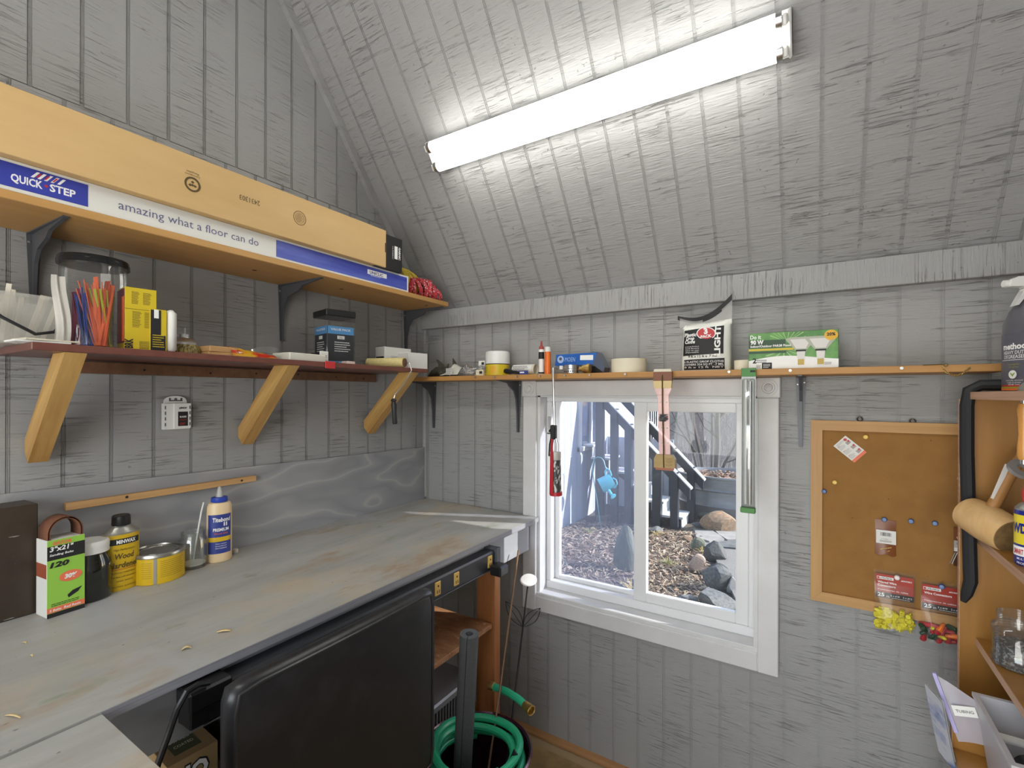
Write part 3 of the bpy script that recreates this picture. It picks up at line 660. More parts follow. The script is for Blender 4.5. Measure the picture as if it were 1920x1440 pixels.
for k in range(11):
    x = -.085 + (xr_ + .07) / 11 * k; o = tag(G().box(-.0045, -.0015, 0, .0045, .0015, R.uniform(.105, .125), .0008).out('stirring_stick', STICK, sm=0), 'pale stirring stick leaning in the milky tub', 'stick', 'stirring sticks in the tub')
    o.location = (.15 - R.uniform(-.04, .045), yx(45, .15) + x, LT + .006); o.rotation_euler = (R.uniform(-.15, .15), R.uniform(.0, .35), R.uniform(1.2, 1.9))
for k, (dy, c, zz) in enumerate(((0, PAPER, 0), (.012, CREAM, .0042))):
    o = tag(G().box(-.045, -.03, 0, .045, .03, .004, .001).out('flat_card', c, sm=0), ('white card lying under the front of the stick tub', 'cream card lying on the white one before the stick tub')[k], 'card'); o.location = (.262, yx(72, .262) + dy, LT + zz); o.rotation_euler = (0, 0, LR + .05 + .1 * k)
fs_ = T('folded_bag', 'crumpled white plastic bag standing between the tub and the tie jar', 'bag', (.245, yx(112, .245), LT), LR)
hb = 132 * mpp((.245, yx(117, .245), 1.6))
G().grid(lambda u, v: ((.011 - .003 * v) * (2 * u - 1) + .004 * math.sin(5 * v), .006 * math.sin(3 * PI * u + 2 * v) + .008 * v - .02 * u, v * hb - .006 * u), 10, 12).out('bag_film', mat('white_film', (.62, .60, .55), .35, alpha=.75, gloss=.05), fs_, sm=2)
# jar of cable ties
jp = (.165, yx(176, .165), LT); jr = 104 * mpp(jp) / 2; jh = 172 * mpp(jp)
jar = T('cable_tie_jar', 'large clear plastic jar with black lid holding coloured cable ties', 'jar', jp, LR)
G().lathe([(jr * .86, .002), (jr * .93, .008), (jr * .94, jh * .86), (jr * .90, jh * .93)], 36, cap=False).out('jar_wall', mat('jar_plastic', (.92, .93, .92), .06, alpha=.025, gloss=.08), jar)
G().lathe([(jr * .92, jh * .90), (jr * 1.02, jh * .90), (jr * 1.02, jh * .945), (jr * .99, jh * .95), (jr * .99, jh * .975), (jr * .96, jh * .985), (jr * .55, jh * .99), (jr * .5, jh), (0, jh)], 36).out('lid', mat('black_gloss', (.012, .012, .013), .12), jar)
def ties(name, label, col, n, ang, spread, ln, seed, group, off=(0, 0)):
    rr = random.Random(seed); m = mat(name + '_nylon', col, .4)
    g = G(); g.box(-.0031, -.0009, 0, .0031, .0009, 1.); g.box(-.0042, -.0025, -.002, .0042, .0025, .006 / ln); base = g.me(name, m, 0)
    for k in range(n):
        o = put(name, base); tag(o, label, 'cable tie', group); L = ln * rr.uniform(.82, 1.0); o.scale = (1, 1, L)
        a = ang + rr.uniform(-spread, spread); rad = jr * rr.uniform(.35, .62)
        bx_, by_ = jp[0] + off[0] + rr.uniform(-.2, .2) * jr, jp[1] + off[1] + rr.uniform(-.2, .2) * jr; tx, ty = jp[0] + rad * math.cos(a), jp[1] + rad * math.sin(a)
        d = Vector((tx - bx_, ty - by_, L)); o.location = (bx_, by_, LT + .008); o.rotation_euler = d.to_track_quat('Z', 'Y').to_euler()
ties('orange_cable_tie', 'orange cable tie standing in the clear jar', (.85, .16, .05), 22, -.1, 1.2, jh * .74, 3, 'orange ties in the jar', (jr * .5, 0))
ties('blue_cable_tie', 'blue cable tie standing in the clear jar', (.03, .09, .50), 9, -1.5, .9, jh * .62, 4, 'blue ties in the jar', (jr * .3, -jr * .2))
ties('crimson_cable_tie', 'crimson cable tie standing in the clear jar', (.28, .02, .10), 12, -2.0, .45, jh * .62, 5, 'crimson ties in the jar', (0, -jr * .5))
ties('lime_cable_tie', 'yellow-green cable tie standing in the clear jar', (.50, .56, .04), 9, .4, 1.6, jh * .66, 6, 'lime ties in the jar', (jr * .3, jr * .3))
# alarm carton
def lower(px, Xp, py=650): return (Xp, yx(px, Xp, py), LT)
p = lower(258, .20); wv_ = 50 * mpp(p) * .95; h_ = 116 * mpp(p)
ac = T('alarm_carton', 'yellow printed carton standing upright beside the tie jar', 'carton', p, LR - .12)
G().box(-wv_ / 2, -.03, 0, wv_ / 2, .045, h_, .001).out('carton', YEL, ac, sm=0)
plate(ac, 'side_print', (-wv_ / 2 - .0002, .007, h_ * .55), .07, h_ * .85, mat('plum_print', (.16, .02, .08), .5), right=(0, -1, 0))
plate(ac, 'side_print', (-wv_ / 2 - .0012, -.018, h_ * .5), .02, h_ * .7, ORANGE, right=(0, -1, 0))
text(ac, 'BRK', (-wv_ * .26, -.0306, h_ * .115), .0155, INK, .024, right=(0, 0, 1), up=(-1, 0, 0), bold=.04)
for cx, cz, ww, hh, k in ((-.17, .84, .25, .2, 9), (.2, .84, .28, .2, 9), (-.12, .5, .3, .26, 12), (.22, .5, .22, .26, 12), (.2, .1, .5, .13, 6)): lines(ac, (cx * wv_, -.0302, cz * h_), ww * wv_, hh * h_, k, KINK, seed=k + int(cz * 10))
plate(ac, 'fold_line', (0, -.0301, h_ * .66), wv_, .0008, KINK)
# alarm unit in its card
p = lower(299, .20); h_ = 80 * mpp(p)
al = T('white_alarm', 'white alarm unit in a black and yellow card sleeve on the lower shelf', 'alarm', p, LR - .1)
G().box(.004, -.045, 0, .028, .045, h_, .009).out('shell', WHITEP, al, sm=1.)
cs = G().box(-.032, -.043, 0, .0035, .043, h_ * .97, .001).out('sleeve', YEL, al, sm=0)
plate(cs, 'black_print', (-.020, -.0432, h_ * .48), .022, h_ * .94, INK); plate(cs, 'black_print', (-.004, -.0432, h_ * .2), .010, h_ * .36, INK); plate(cs, 'white_print', (-.019, -.0438, h_ * .86), .010, .022, WINK); lines(cs, (-.014, -.0438, h_ * .25), .026, .035, 6, YEL)
# wire cup brush
p = lower(346, .17); k = mpp(p)
cb = T('wire_cup_brush', 'brass wire cup brush with steel cup and shank', 'brush', p, LR)
r0 = 27 * k
g = G(); g.lathe([(r0 * .86, 0), (r0, .004), (r0 * .95, 12 * k), (r0 * .80, 20 * k)], 40); g.out('bristles', mat('brass_bristle', (.36, .27, .08), .5, .3, c2=(.05, .04, .015), scale=(260, 260, 60), mixr=(.4, .6), bump=.6, bdist=.002), cb)
G().lathe([(r0 * .80, 19 * k), (r0 * .80, 24 * k), (r0 * .6, 31 * k), (r0 * .3, 34 * k), (r0 * .28, 40 * k), (0, 40 * k)], 32).out('cup', STEEL, cb)
G().cyl((0, 0, 38 * k), (0, 0, 52 * k), .0032, n=6).out('shank', STEEL, cb)
G().tube([(-r0 * .8, 0, 26 * k), (-r0 * 1.1, -.005, 30 * k), (-r0 * .9, -.01, 36 * k), (-r0 * .4, -.01, 37 * k)], .0008, 6).out('loose_wire', STEEL, cb)
for k_, (px, wpx, hz, off, lab) in enumerate(((405, 46, .0125, 0, 'short wood block, lower of two stacked beside the wire brush'), (401, 43, .0165, .0126, 'short wood block, upper of two stacked beside the wire brush'))):
    p = lower(px, .18); o = tag(G().box(-wpx * mpp(p) * .6, -.05, 0, wpx * mpp(p) * .6, .05, hz, .0015).out('wood_block', PINEY, sm=0), lab, 'block'); o.location = (p[0], p[1], LT + off); o.rotation_euler = (0, 0, LR + .08 * k_)
# snack-like bag, visor, box, cable
p = lower(470, .21)
rb = T('flat_packet', 'flat red and yellow foil packet on the lower shelf', 'packet', p, LR - .1)
BAGM = mat('red_yellow_foil', (.62, .36, .02), .35, c2=(.50, .025, .015), scale=(16, 40, 40), mixr=(.45, .55), spots=[((.85, .82, .75), (30, 60, 60), .66, .03), ((.01, .01, .01), (45, 45, 45), .68, .03)])
G().grid(lambda u, v: (.065 * (2 * u - 1), .04 * (2 * v - 1), .002 + .032 * (1 - (2 * v - 1) ** 2) * (1 - .6 * u) + .0012 * math.sin(23 * u + 7 * v)), 18, 8).out('foil', BAGM, rb, sm=2)
p = lower(497, .12)
vi = T('safety_visor', 'clear plastic safety glasses behind the red packet', 'glasses', p, LR)
G().grid(lambda u, v: (.055 * math.cos(PI * (1 - u)), -.025 * math.sin(PI * u) - .0, .002 + .048 * v * (.55 + .45 * math.sin(PI * u))), 20, 4).out('lens', mat('visor_plastic', (.9, .9, .88), .05, alpha=.06, gloss=.35), vi, sm=2)
G().tube([(-.055, 0, .028), (-.062, .03, .03), (-.03, .05, .034), (.03, .05, .034), (.055, .03, .03), (.055, 0, .028)], .0012, 6).out('temple_band', BLACKP, vi)
p = lower(562, .22); wb = 70 * mpp(p) * 1.12
o = tag(G().box(-wb / 2, -.045, 0, wb / 2, .045, .026, .003).out('white_tray_box', mat('ivory_plastic', (.70, .70, .62), .4), sm=0), 'low ivory plastic box near the middle of the lower shelf', 'box'); o.location = p; o.rotation_euler = (0, 0, LR + .05)
p = lower(598, .17)
cd = T('cable_coil', 'loose coil of thin black cord beside the clear canister', 'cord', p, LR)
g = G(); g.tube([(-.028 + .024 * math.cos(i * .5) + .001 * i, .0 + .026 * math.sin(i * .5), .026 + .012 * math.sin(i * .5 + .8) + .0012 * math.sin(i)) for i in range(24)], .0022, 7)
g.tube([(.0, -.03, .014), (.01, -.04, .006), (.03, -.05, .004), (.045, -.045, .008), (.05, -.03, .0035), (.03, -.02, .012)], .0026, 7); g.out('cord', BLACKP, cd)
# bungee canister
p = lower(627, .16); s = 34 * mpp(p); hh = 100 * mpp(p)
bcn = T('clear_canister', 'square clear canister with black lid and blue-black value pack insert', 'canister', p, math.radians(78))
a = s * .82
G().box(-a, -a, .001, a, a, hh * .9, .004).out('canister_wall', mat('canister_plastic', (.93, .94, .94), .06, alpha=.02, gloss=.05), bcn, sm=0)
G().box(-a * 1.03, -a * 1.03, hh * .88, a * 1.03, a * 1.03, hh, .003).out('lid', BLACKP, bcn, sm=0)
ins = mat('black_card_print', (.018, .02, .03), .5); SKY = mat('sky_blue_print', (.08, .32, .66), .5)
g = G(); g.box(-a * .9, -a * .93, .004, a * .9, -a * .91, hh * .70); g.box(-a * .93, -a * .9, .004, -a * .91, a * .9, hh * .70)
it = g.out('insert_card', ins, bcn, sm=0)
for (o_, rr_) in (((0, -a * .935, 0), (1, 0, 0)), ((-a * .935, 0, 0), (0, -1, 0))):
    plate(it, 'blue_band', (o_[0], o_[1], hh * .63), a * 1.78, hh * .14, SKY, right=rr_); text(it, 'VALUE PACK', (o_[0] * 1.012, o_[1] * 1.012, hh * .625), .0075, WINK, a * 1.4, right=rr_, bold=.03)
    plate(it, 'white_patch', (o_[0], o_[1], hh * .50), a * .5, hh * .06, WINK, right=rr_); lines(it, (o_[0] * 1.005 + rr_[0] * .006, o_[1] * 1.005, hh * .33), a * 1.1, hh * .2, 5, WINK, right=rr_); plate(it, 'blue_band', (o_[0], o_[1], hh * .04), a * 1.78, hh * .05, SKY, right=rr_)
text(it, '20pc', (0, -a * .95, hh * .485), .0065, INK, .014)
g = G()
for k in range(5): g.lathe([(a * .30, -.004), (a * .36, 0), (a * .30, .004)], 14, (a * (.1 + .5 * (k % 2)), a * .3, hh * (.12 + .11 * k)), (0, 1, .2))
g.out('bungee_cord', BLACKP, bcn)
o = tag(G().box(-.019, -.016, 0, .019, .016, .013, .002).out('pink_white_box', mat('pinkish_white', (.76, .62, .56), .5), sm=0), 'small pinkish white box right of the clear canister', 'box'); o.location = lower(653, .23); o.rotation_euler = (0, 0, LR)
G_ = T('price_card', 'small white barcode card leaning on the clear canister', 'card', (.238, yx(607, .238), LT), LR); plate(G_, 'card', (0, 0, .021), .034, .040, PAPER, t=.0012); lines(G_, (0, -.0013, .018), .026, .022, 4, INK)
# paint roller
p0 = Vector((.13, yx(690, .13), LT + .0205)); p1 = Vector((.285, yx(758, .285, 675), LT + .0205))
pr_ = T('paint_roller', 'cream paint roller lying on the shelf end with its handle hanging below', 'paint roller', tuple(p1))
d = (p0 - p1)
G().cyl((0, 0, 0), tuple(d), .0195, n=24).out('roller_cover', mat('nap_cream', (.74, .64, .30), .9, bump=.4, scale=(120, 120, 120), c2=(.66, .56, .24), bdist=.001), pr_)
e = -d.normalized()
G().cyl((0, 0, 0), tuple(e * .004), .0165, n=20).out('roller_cap', mat('cap_brown', (.18, .09, .05), .5), pr_)
hp = Vector((.315, yx(738, .315, 780), float(at(738, 750, X=.315)[2]))) - p1
q0 = e * .004; q1 = e * .022 + Vector((0, 0, -.002)); q2 = q1 + Vector((.008, .004, -.03))
G().tube([tuple(q0), tuple(q1 * .9), tuple(q1), tuple(q1 + Vector((.004, .002, -.012))), tuple(q2), tuple(q2.lerp(hp, .45) + Vector((.004, 0, 0))), tuple(hp + Vector((0, .006, .02))), tuple(hp)], .0022, 8).out('wire_frame', STEEL, pr_)
G().lathe([(.0075, -.092), (.0095, -.088), (.0085, -.05), (.0105, -.02), (.0075, -.006), (.012, -.002), (.009, .003), (.004, .006)], 14, tuple(hp), (-.0, -.08, 1)).out('handle', mat('paint_spattered_black', (.02, .02, .022), .5, c2=(.55, .55, .53), scale=(70, 70, 70), mixr=(.68, .72)), pr_)
# white boxes at the shelf end
for k, (px, Xp, wpx, hpx, z0, lab, dd) in enumerate(((738, .10, 58, 36, .0, 'white printed carton with barcode lettering at the shelf end', .03), (772, .17, 40, 31, .0, 'plain white box at the right end of the lower shelf', .045))):
    p = lower(px, Xp); k_ = mpp(p); bxw = T('white_carton', lab, 'carton', (p[0], p[1], LT + z0), LR - .05 - .1 * k)
    G().box(-wpx * k_ * .55, -dd, 0, wpx * k_ * .55, dd, hpx * k_ + (.012 if k == 0 else 0), .001).out('carton', PAPER, bxw, sm=0)
    if k == 0:
        lines(bxw, (-.005, -dd - .0004, .045), .07, .03, 6, mat('grey_ink', (.3, .3, .3), .6)); plate(bxw, 'end_print', (-wpx * k_ * .55 - .0003, 0, .04), .05, .03, INK, right=(0, -1, 0))
o = tag(G().box(-.019, -.002, -.0205, .019, .0012, .003, .0008).out('red_tape_flag', RED, sm=0), 'red tape flag stuck on the front edge of the lower shelf', 'tape'); o.location = (LX + .0030, yx(619, LX + .003, 680), LZ + .016); o.rotation_euler = (0, 0, LR)
# ---------------------------------------------------------------- blade dispenser on the wall
bd = T('blade_dispenser', 'white wall-hung blade dispenser with a black label, left wall', 'dispenser', (.003, -1.126, 1.362), LR)
g = G(); g.prism([(-.035, 0), (.035, 0), (.035, .078), (-.035, .078)], (0, -.020, 0), (1, 0, 0), (0, 0, 1), (0, .0185, 0)); g.prism([(-.010, .002), (.035, .002), (.035, .078), (-.010, .078)], (0, -.0255, 0), (1, 0, 0), (0, 0, 1), (0, .0055, 0)); g.out('case', WHITEP, bd, sm=0)
g = G(); g.prism([(.031 * math.cos(PI * i / 14) * (1 if abs(math.cos(PI * i / 14)) < 1 else 1), .078 + .023 * math.sin(PI * i / 14) ** .6) for i in range(15)], (0, -.008, 0), (1, 0, 0), (0, 0, 1), (0, .006, 0)); g.out('hang_tab', WHITEP, bd, sm=0)
g = G(); g.box(-.018, -.0088, .085, .018, -.0078, .0885); g.box(-.018, -.0088, .085, -.013, -.0078, .095); g.box(.013, -.0088, .085, .018, -.0078, .095); g.cyl((0, -.009, .091), (0, -.0078, .091), .004, n=10); g.out('hang_slot', mat('slot_grey', (.12, .12, .13), .5), bd, sm=0)
lb = plate(bd, 'label', (.013, -.0256, .031), .027, .044, INK, label='black and red printed label'); text(lb, 'BLADES', (.013, -.0266, .035), .005, WINK, .018, bold=.03); text(lb, 'UTILITY', (.013, -.0266, .026), .0045, RED, .020); text(bd, 'LENOX', (.013, -.0262, .062), .005, INK, .022, bold=.05, ital=.2); lines(lb, (.012, -.0266, .016), .016, .008, 3, RED)
g = G()
for s_ in (-1, 1):
    for k in range(4): g.box(s_ * .032 - .0015, -.0262 if s_ > 0 else -.0206, .010 + .017 * k, s_ * .032 + .0015, -.019, .020 + .017 * k)
g.out('side_slot', mat('slot_grey', (.12, .12, .13), .5), bd, sm=0)

# ================================================================ ON THE WORKBENCH
ZB = ZT + .0006
def onb(px, Xp): return (Xp, yx(px, Xp, 1060), ZB)
# brown metal box
p = onb(70, .10); k = mpp(p)
bxm = T('brown_metal_case', 'scuffed dark brown metal case at the left edge of the bench', 'case', (.06, p[1] - .17, ZB), LR + .06)
G().box(-.16, -.045, 0, .17, .035, 205 * k, .002).out('case', mat('dark_brown_enamel', (.050, .034, .022), .45, c2=(.038, .026, .018), scale=(14, 14, 14), spots=[((.38, .33, .24), (26, 26, 26), .70, .03), ((.30, .30, .26), (9, 60, 60), .72, .02)]), bxm, sm=0)
# sanding belts
p = onb(114, .13); k = mpp(p)
sb_ = T('sanding_belt_pack', 'lime green pack of brown sanding belts standing on the bench', 'sanding belts', p, LR + .10)
hs = 140 * k; wS = .070
sl_ = G().box(-wS / 2, -.028, 0, wS / 2, .028, hs, .0008).out('sleeve', CARTW, sb_, sm=0)
def sp(nm, z0, z1, m): return plate(sl_, nm, (0, -.0281, (z0 + z1) / 2 * hs), wS, (z1 - z0) * hs, m)
sp('green_band', .0, 1., GREENP)
def sq(nm, z0, z1, m, t=.0009): return plate(sl_, nm, (0, -.0281, (z0 + z1) / 2 * hs), wS, (z1 - z0) * hs, m, t=t)
sq('black_band', .74, .92, INK); sq('black_band', 0, .055, INK); sq('red_band', .06, .125, mat('coral_print', (.80, .18, .09), .5))
y_ = -.0294
text(sl_, '3"x21"', (-.031, y_, .855 * hs), .0105, WINK, .044, al='LEFT', bold=.03, ital=.15); text(sl_, 'Sanding Belts', (-.031, y_, .795 * hs), .0048, WINK, .044, al='LEFT', bold=.02, ital=.15)
text(sl_, '120', (-.031, y_, .645 * hs), .0115, INK, .036, al='LEFT', bold=.05, ital=.2); text(sl_, 'GATOR', (-.026, y_, .935 * hs), .0075, mat('coral_print', (0, 0, 0)), .036, al='LEFT', bold=.05, ital=.1)
disc(sl_, 'burst', (.008, -.0288, .49 * hs), .0205, mat('coral_print', (0, 0, 0)), sy=.62, sx=1.05, t=.0006); text(sl_, '30%', (.008, y_ - .0003, .465 * hs), .0095, WINK, .024, bold=.05, ital=.15)
g = G(); g.prism([(.004, .15), (.022, .20), (.030, .26), (.012, .235), (.002, .19)], (0, -.0288, .05 * hs), (1, 0, 0), (0, 0, hs), (0, -.0004, 0)); g.out('sander_picture', INK, sl_, sm=0)
text(sl_, '5 Belts  Red Resin', (-.031, y_, .075 * hs), .0055, WINK, .058, al='LEFT', bold=.02, ital=.1); lines(sl_, (0, -.0288, .155 * hs), .055, .008, 2, INK)
plate(sl_, 'red_side', (-wS / 2 - .0003, 0, .60 * hs), .05, .18 * hs, mat('rust_print', (.30, .07, .03), .6), right=(0, -1, 0))
BELT = mat('belt_cloth', (.17, .065, .03), .8, c2=(.14, .05, .025), scale=(200, 200, 200))
for kk in range(2):
    rr_ = .032 - .004 * kk; g = G(); n = 22
    path = [(-rr_, hs - .02), (-rr_, hs + .014)] + [(rr_ * math.cos(PI - PI * i / n), hs + .014 + rr_ * math.sin(PI - PI * i / n) * 1.1) for i in range(1, n)] + [(rr_, hs + .014), (rr_, hs - .02)]
    vs, fs = [], []
    for (x, z) in path: vs += [(x, -.025, z), (x, .025, z)]
    for i in range(len(path) - 1): fs.append((2 * i, 2 * i + 1, 2 * i + 3, 2 * i + 2))
    g.add(vs, fs); o = g.out('belt', BELT, sb_, sm=2, recalc=False); md = o.modifiers.new('thick', 'SOLIDIFY'); md.thickness = .0012
# dark jar
p = onb(168, .095); k = mpp(p); r0 = 33.5 * k; h0 = 108 * k
dj = T('dark_jar', 'squat jar of near-black liquid with a white screw lid', 'jar', p, LR)
G().lathe([(r0 * .88, 0), (r0 * .97, .004), (r0, h0 * .12), (r0, h0 * .52), (r0 * .93, h0 * .66), (r0 * .80, h0 * .76), (r0 * .80, h0 * .80)], 40).out('glass', mat('dark_jar_glass', (.010, .012, .008), .05, coat=.6), dj)
G().lathe([(r0 * .80, h0 * .80), (r0 * .86, h0 * .80), (r0 * .87, h0 * .83), (r0 * .85, h0 * .86), (r0 * .87, h0 * .89), (r0 * .86, h0 * .97), (r0 * .80, h0), (0, h0)], 40).out('lid', WHITEP, dj)
# wood hardener
p = onb(227, .085); k = mpp(p); r0 = 28 * k; h0 = 137 * k
wh = T('wood_hardener_can', 'yellow oblong can of wood hardener with a black screw cap', 'can', p, LR)
YELC = mat('can_yellow', (.66, .43, .015), .35)
b_ = G().lathe([(r0 * .96, 0), (r0, .002), (r0, h0 * .76), (r0 * .97, h0 * .765)], 36, sy=.62).out('body', YELC, wh)
G().lathe([(r0 * 1.01, h0 * .755), (r0 * 1.02, h0 * .775), (r0 * .96, h0 * .785), (r0 * .52, h0 * .855), (r0 * .50, h0 * .875), (0, h0 * .875)], 36, sy=.64).out('shoulder', mat('can_grey', (.36, .36, .33), .35, .6), wh)
G().lathe([(r0 * .50, h0 * .865), (r0 * .52, h0 * .875), (r0 * .50, h0 * .985), (r0 * .44, h0), (0, h0)], 24).out('cap', BLACKP, wh)
def curved(par, s, z, h, w, m, rad, sy, bold=0., ital=0., x=0.):
    o = text(par, s, (x, 0, z), h, m, w, bold=bold, ital=ital)
    for v in o.data.vertices: a = v.co.x / rad; v.co.x, v.co.y = rad * math.sin(a), -rad * sy * math.cos(a) - .0006
    return o
g = G(); n = 24
def wrap(par, nm, z0, z1, a0, a1, m, rad, sy, eps=.0004):
    g = G(); g.grid(lambda u, v: ((rad + eps) * math.sin(a0 + (a1 - a0) * u), -(rad * sy + eps) * math.cos(a0 + (a1 - a0) * u), z0 + (z1 - z0) * v), 24, 1); return g.out(nm, m, par, sm=1)
wrap(b_, 'name_band', h0 * .62, h0 * .70, -1.0, 1.0, INK, r0, .62)
curved(b_, 'MINWAX', h0 * .637, h0 * .048, r0 * 1.12, WINK, r0 + .0006, .63, .04, 0, .004)
curved(b_, 'High Performance', h0 * .54, h0 * .03, r0 * 1.25, KINK, r0, .63, 0, .2); curved(b_, 'Wood', h0 * .43, h0 * .075, r0 * 1.1, KINK, r0, .63, .02, .15); curved(b_, 'Hardener', h0 * .31, h0 * .075, r0 * 1.75, KINK, r0, .63, .02, .15)
wrap(b_, 'red_line', h0 * .285, h0 * .292, -1.1, 1.1, RED, r0, .62)
for kk in range(3): curved(b_, ('restores rotted wood', 'hardens soft wood fibre', 'seals wood')[kk], h0 * (.235 - .055 * kk), h0 * .024, r0 * (1.3, 1.4, .9)[kk], KINK, r0, .63)
curved(b_, 'CAUTION  FLAMMABLE', h0 * .05, h0 * .02, r0 * 1.4, KINK, r0, .63)
# flat tin
p = onb(297, .085); k = mpp(p); r0 = 41 * k; h0 = 58 * k * .93
ft = T('flat_yellow_tin', 'low round yellow tin with a bare metal lid on the bench', 'tin', p, LR)
TINM = mat('tin_metal', (.40, .39, .36), .3, .9)
b_ = G().lathe([(r0 * .985, 0), (r0, .002), (r0, h0 * .88)], 44).out('body', YELC, ft)
G().lathe([(r0 * 1.0, h0 * .86), (r0 * 1.035, h0 * .88), (r0 * 1.035, h0 * .95), (r0 * 1.0, h0), (r0 * .94, h0), (r0 * .92, h0 * .93), (r0 * .78, h0 * .92), (r0 * .76, h0 * .97), (r0 * .70, h0 * .97), (r0 * .68, h0 * .94), (0, h0 * .94)], 44).out('lid', TINM, ft)
wrap(b_, 'seam_strip', 0.001, h0 * .86, -.55, -.42, mat('can_grey', (0, 0, 0)), r0, 1.)
for kk in range(9): wrap(b_, 'print_line', h0 * (.74 - .065 * kk), h0 * (.755 - .065 * kk), -.3, .75 - .05 * (kk % 3), mat('olive_ink', (.33, .22, .02), .6), r0, 1.)
for kk in range(8): wrap(b_, 'print_line', h0 * (.72 - .07 * kk), h0 * (.735 - .07 * kk), -1.0, -.62, mat('olive_ink', (0, 0, 0)), r0, 1.)
# glass jar with a stick
p = onb(362, .075); k = mpp(p); r0 = 22.5 * k; h0 = 66 * k
gj = T('glass_jar', 'small clear glass jar with white residue in the bottom', 'jar', p, LR)
G().lathe([(r0 * .9, 0), (r0, .004), (r0, h0 * .78), (r0 * .86, h0 * .88), (r0 * .88, h0 * .92), (r0 * .86, h0 * .95), (r0 * .88, h0), (r0 * .82, h0), (r0 * .80, h0 * .88), (r0 * .93, h0 * .76), (r0 * .93, .010), (0, .008)], 36).out('glass', GLASSC, gj)
G().lathe([(r0 * .85, .009), (r0 * .88, .013), (r0 * .4, .018), (0, .015)], 24).out('residue', mat('glue_residue', (.62, .60, .52), .6), gj)
o = G().tube([(0, 0, .016), (.004, -.002, h0 * .5), (.012, -.003, h0 * 1.0), (.020, -.004, h0 * 1.5), (.028, -.002, h0 * 1.78)], [.003, .0032, .0034, .0036, .003], 8, flat=.5).out('mixing_stick', PAPER); tag(o, 'white mixing stick standing in the small glass jar', 'stick'); o.location = p; o.rotation_euler = (0, 0, LR)
# glue bottle
p = onb(411, .080); k = mpp(p); r0 = 21 * k; h0 = 138 * k
gb = T('glue_bottle', 'cream wood glue bottle with blue cap and blue label', 'bottle', p, LR - .15)
b_ = G().lathe([(r0 * .93, 0), (r0, .004), (r0, h0 * .64), (r0 * .97, h0 * .74), (r0 * .84, h0 * .785), (r0 * .62, h0 * .80)], 36, sy=.8).out('body', mat('glue_cream', (.78, .60, .36), .35), gb)
c_ = G().lathe([(r0 * .64, h0 * .795), (r0 * .66, h0 * .80), (r0 * .64, h0 * .855), (r0 * .40, h0 * .862), (0, h0 * .862)], 26).out('cap', mat('cap_blue', (.02, .06, .42), .4), gb)
G().lathe([(r0 * .30, h0 * .86), (r0 * .20, h0 * .92), (r0 * .13, h0 * .985), (r0 * .06, h0)], 16).out('nozzle', MILKY, c_)
LBL = mat('label_blue', (.025, .045, .25), .45)
lb = wrap(b_, 'label', h0 * .12, h0 * .64, -1.25, .8, LBL, r0, .8)
curved(lb, 'Titebond', h0 * .545, h0 * .055, r0 * 1.5, WINK, r0 + .0006, .81, .03, .1, -.002); curved(lb, 'II', h0 * .485, h0 * .05, r0 * .3, WINK, r0 + .0006, .81, .02, 0, .008); curved(lb, 'PREMIUM', h0 * .42, h0 * .04, r0 * 1.3, WINK, r0 + .0006, .81, .03, 0, -.004); curved(lb, 'Wood Glue', h0 * .375, h0 * .028, r0 * 1.1, ORANGE, r0 + .0006, .81, 0, 0, -.004)
wrap(lb, 'gold_band', h0 * .28, h0 * .34, -1.2, .75, YELC, r0, .8, .0008)
for kk in range(3): curved(lb, ('Water resistant', 'Strong initial tack', 'Sandable')[kk], h0 * (.245 - .03 * kk), h0 * .016, r0 * .9, WINK, r0 + .0006, .81, 0, 0, -.004)
p = onb(441, .05); o = tag(G().lathe([(.0085, 0), (.009, .002), (.009, .010), (.007, .012), (0, .012)], 18).out('bottle_cap', CREAM), 'small cream bottle cap beside the glue bottle', 'cap'); o.location = p
CHIP = mat('wood_chip', (.66, .50, .26), .7)
for k_, (px, py, L, ww, lab) in enumerate(((25, 1344, .032, .0035, 'long pale wood sliver at the front left of the bench'), (350, 1217, .018, .007, 'curled pale wood chip near the bench front edge'), (420, 1184, .028, .009, 'flat ochre wood chip near the bench front edge'), (60, 1230, .010, .004, 'tiny wood chip left of the others on the bench'), (46, 1206, .011, .004, 'tiny wood chip nearest the brown case'), (13, 1143, .012, .006, 'pale crumb at the foot of the brown case'))):
    p = at(px, py, Z=ZB); o = G().grid(lambda u, v: (L * (u - .5), ww * (v - .5) * (1 + .3 * math.sin(5 * u)), .0012 + .0025 * math.sin(PI * u) * (1 if k_ != 1 else 2)), 6, 2).out('wood_chip', CHIP, sm=2, recalc=False); tag(o, lab, 'wood chip'); o.location = p; o.rotation_euler = (0, 0, (.35, 1.0, .75, 0, .4, .3)[k_]); o.modifiers.new('t', 'SOLIDIFY').thickness = .0008

# ================================================================ ON THE BACK SHELF
BT = BZ + .0196
def onbk(px, Yp=-.12): return (float(at(px, 690, Y=Yp)[0]), Yp, BT)
p = onbk(822, -.10); k = mpp(p)
fb = T('fabric_scrap', 'crumpled olive-grey fabric scrap at the left end of the back shelf', 'fabric', p, 0)
FAB = mat('olive_fabric', (.075, .075, .055), .85, c2=(.05, .05, .035), scale=(60, 60, 60))
def strip(g, pts, ws): 
    vs, fs = [], []
    for (x, y, z), w_ in zip(pts, ws): vs += [(x - w_ * .5, y, z), (x + w_ * .5, y + w_ * .7, z + .001)]
    for i in range(len(pts) - 1): fs.append((2 * i, 2 * i + 1, 2 * i + 3, 2 * i + 2))
    g.add(vs, fs)
g = G()
strip(g, [(.0 * k, .0, 2 * k), (6 * k, 0, 14 * k), (4 * k, 0, 24 * k), (-4 * k, 0, 33 * k)], [16 * k, 12 * k, 9 * k, 2 * k])
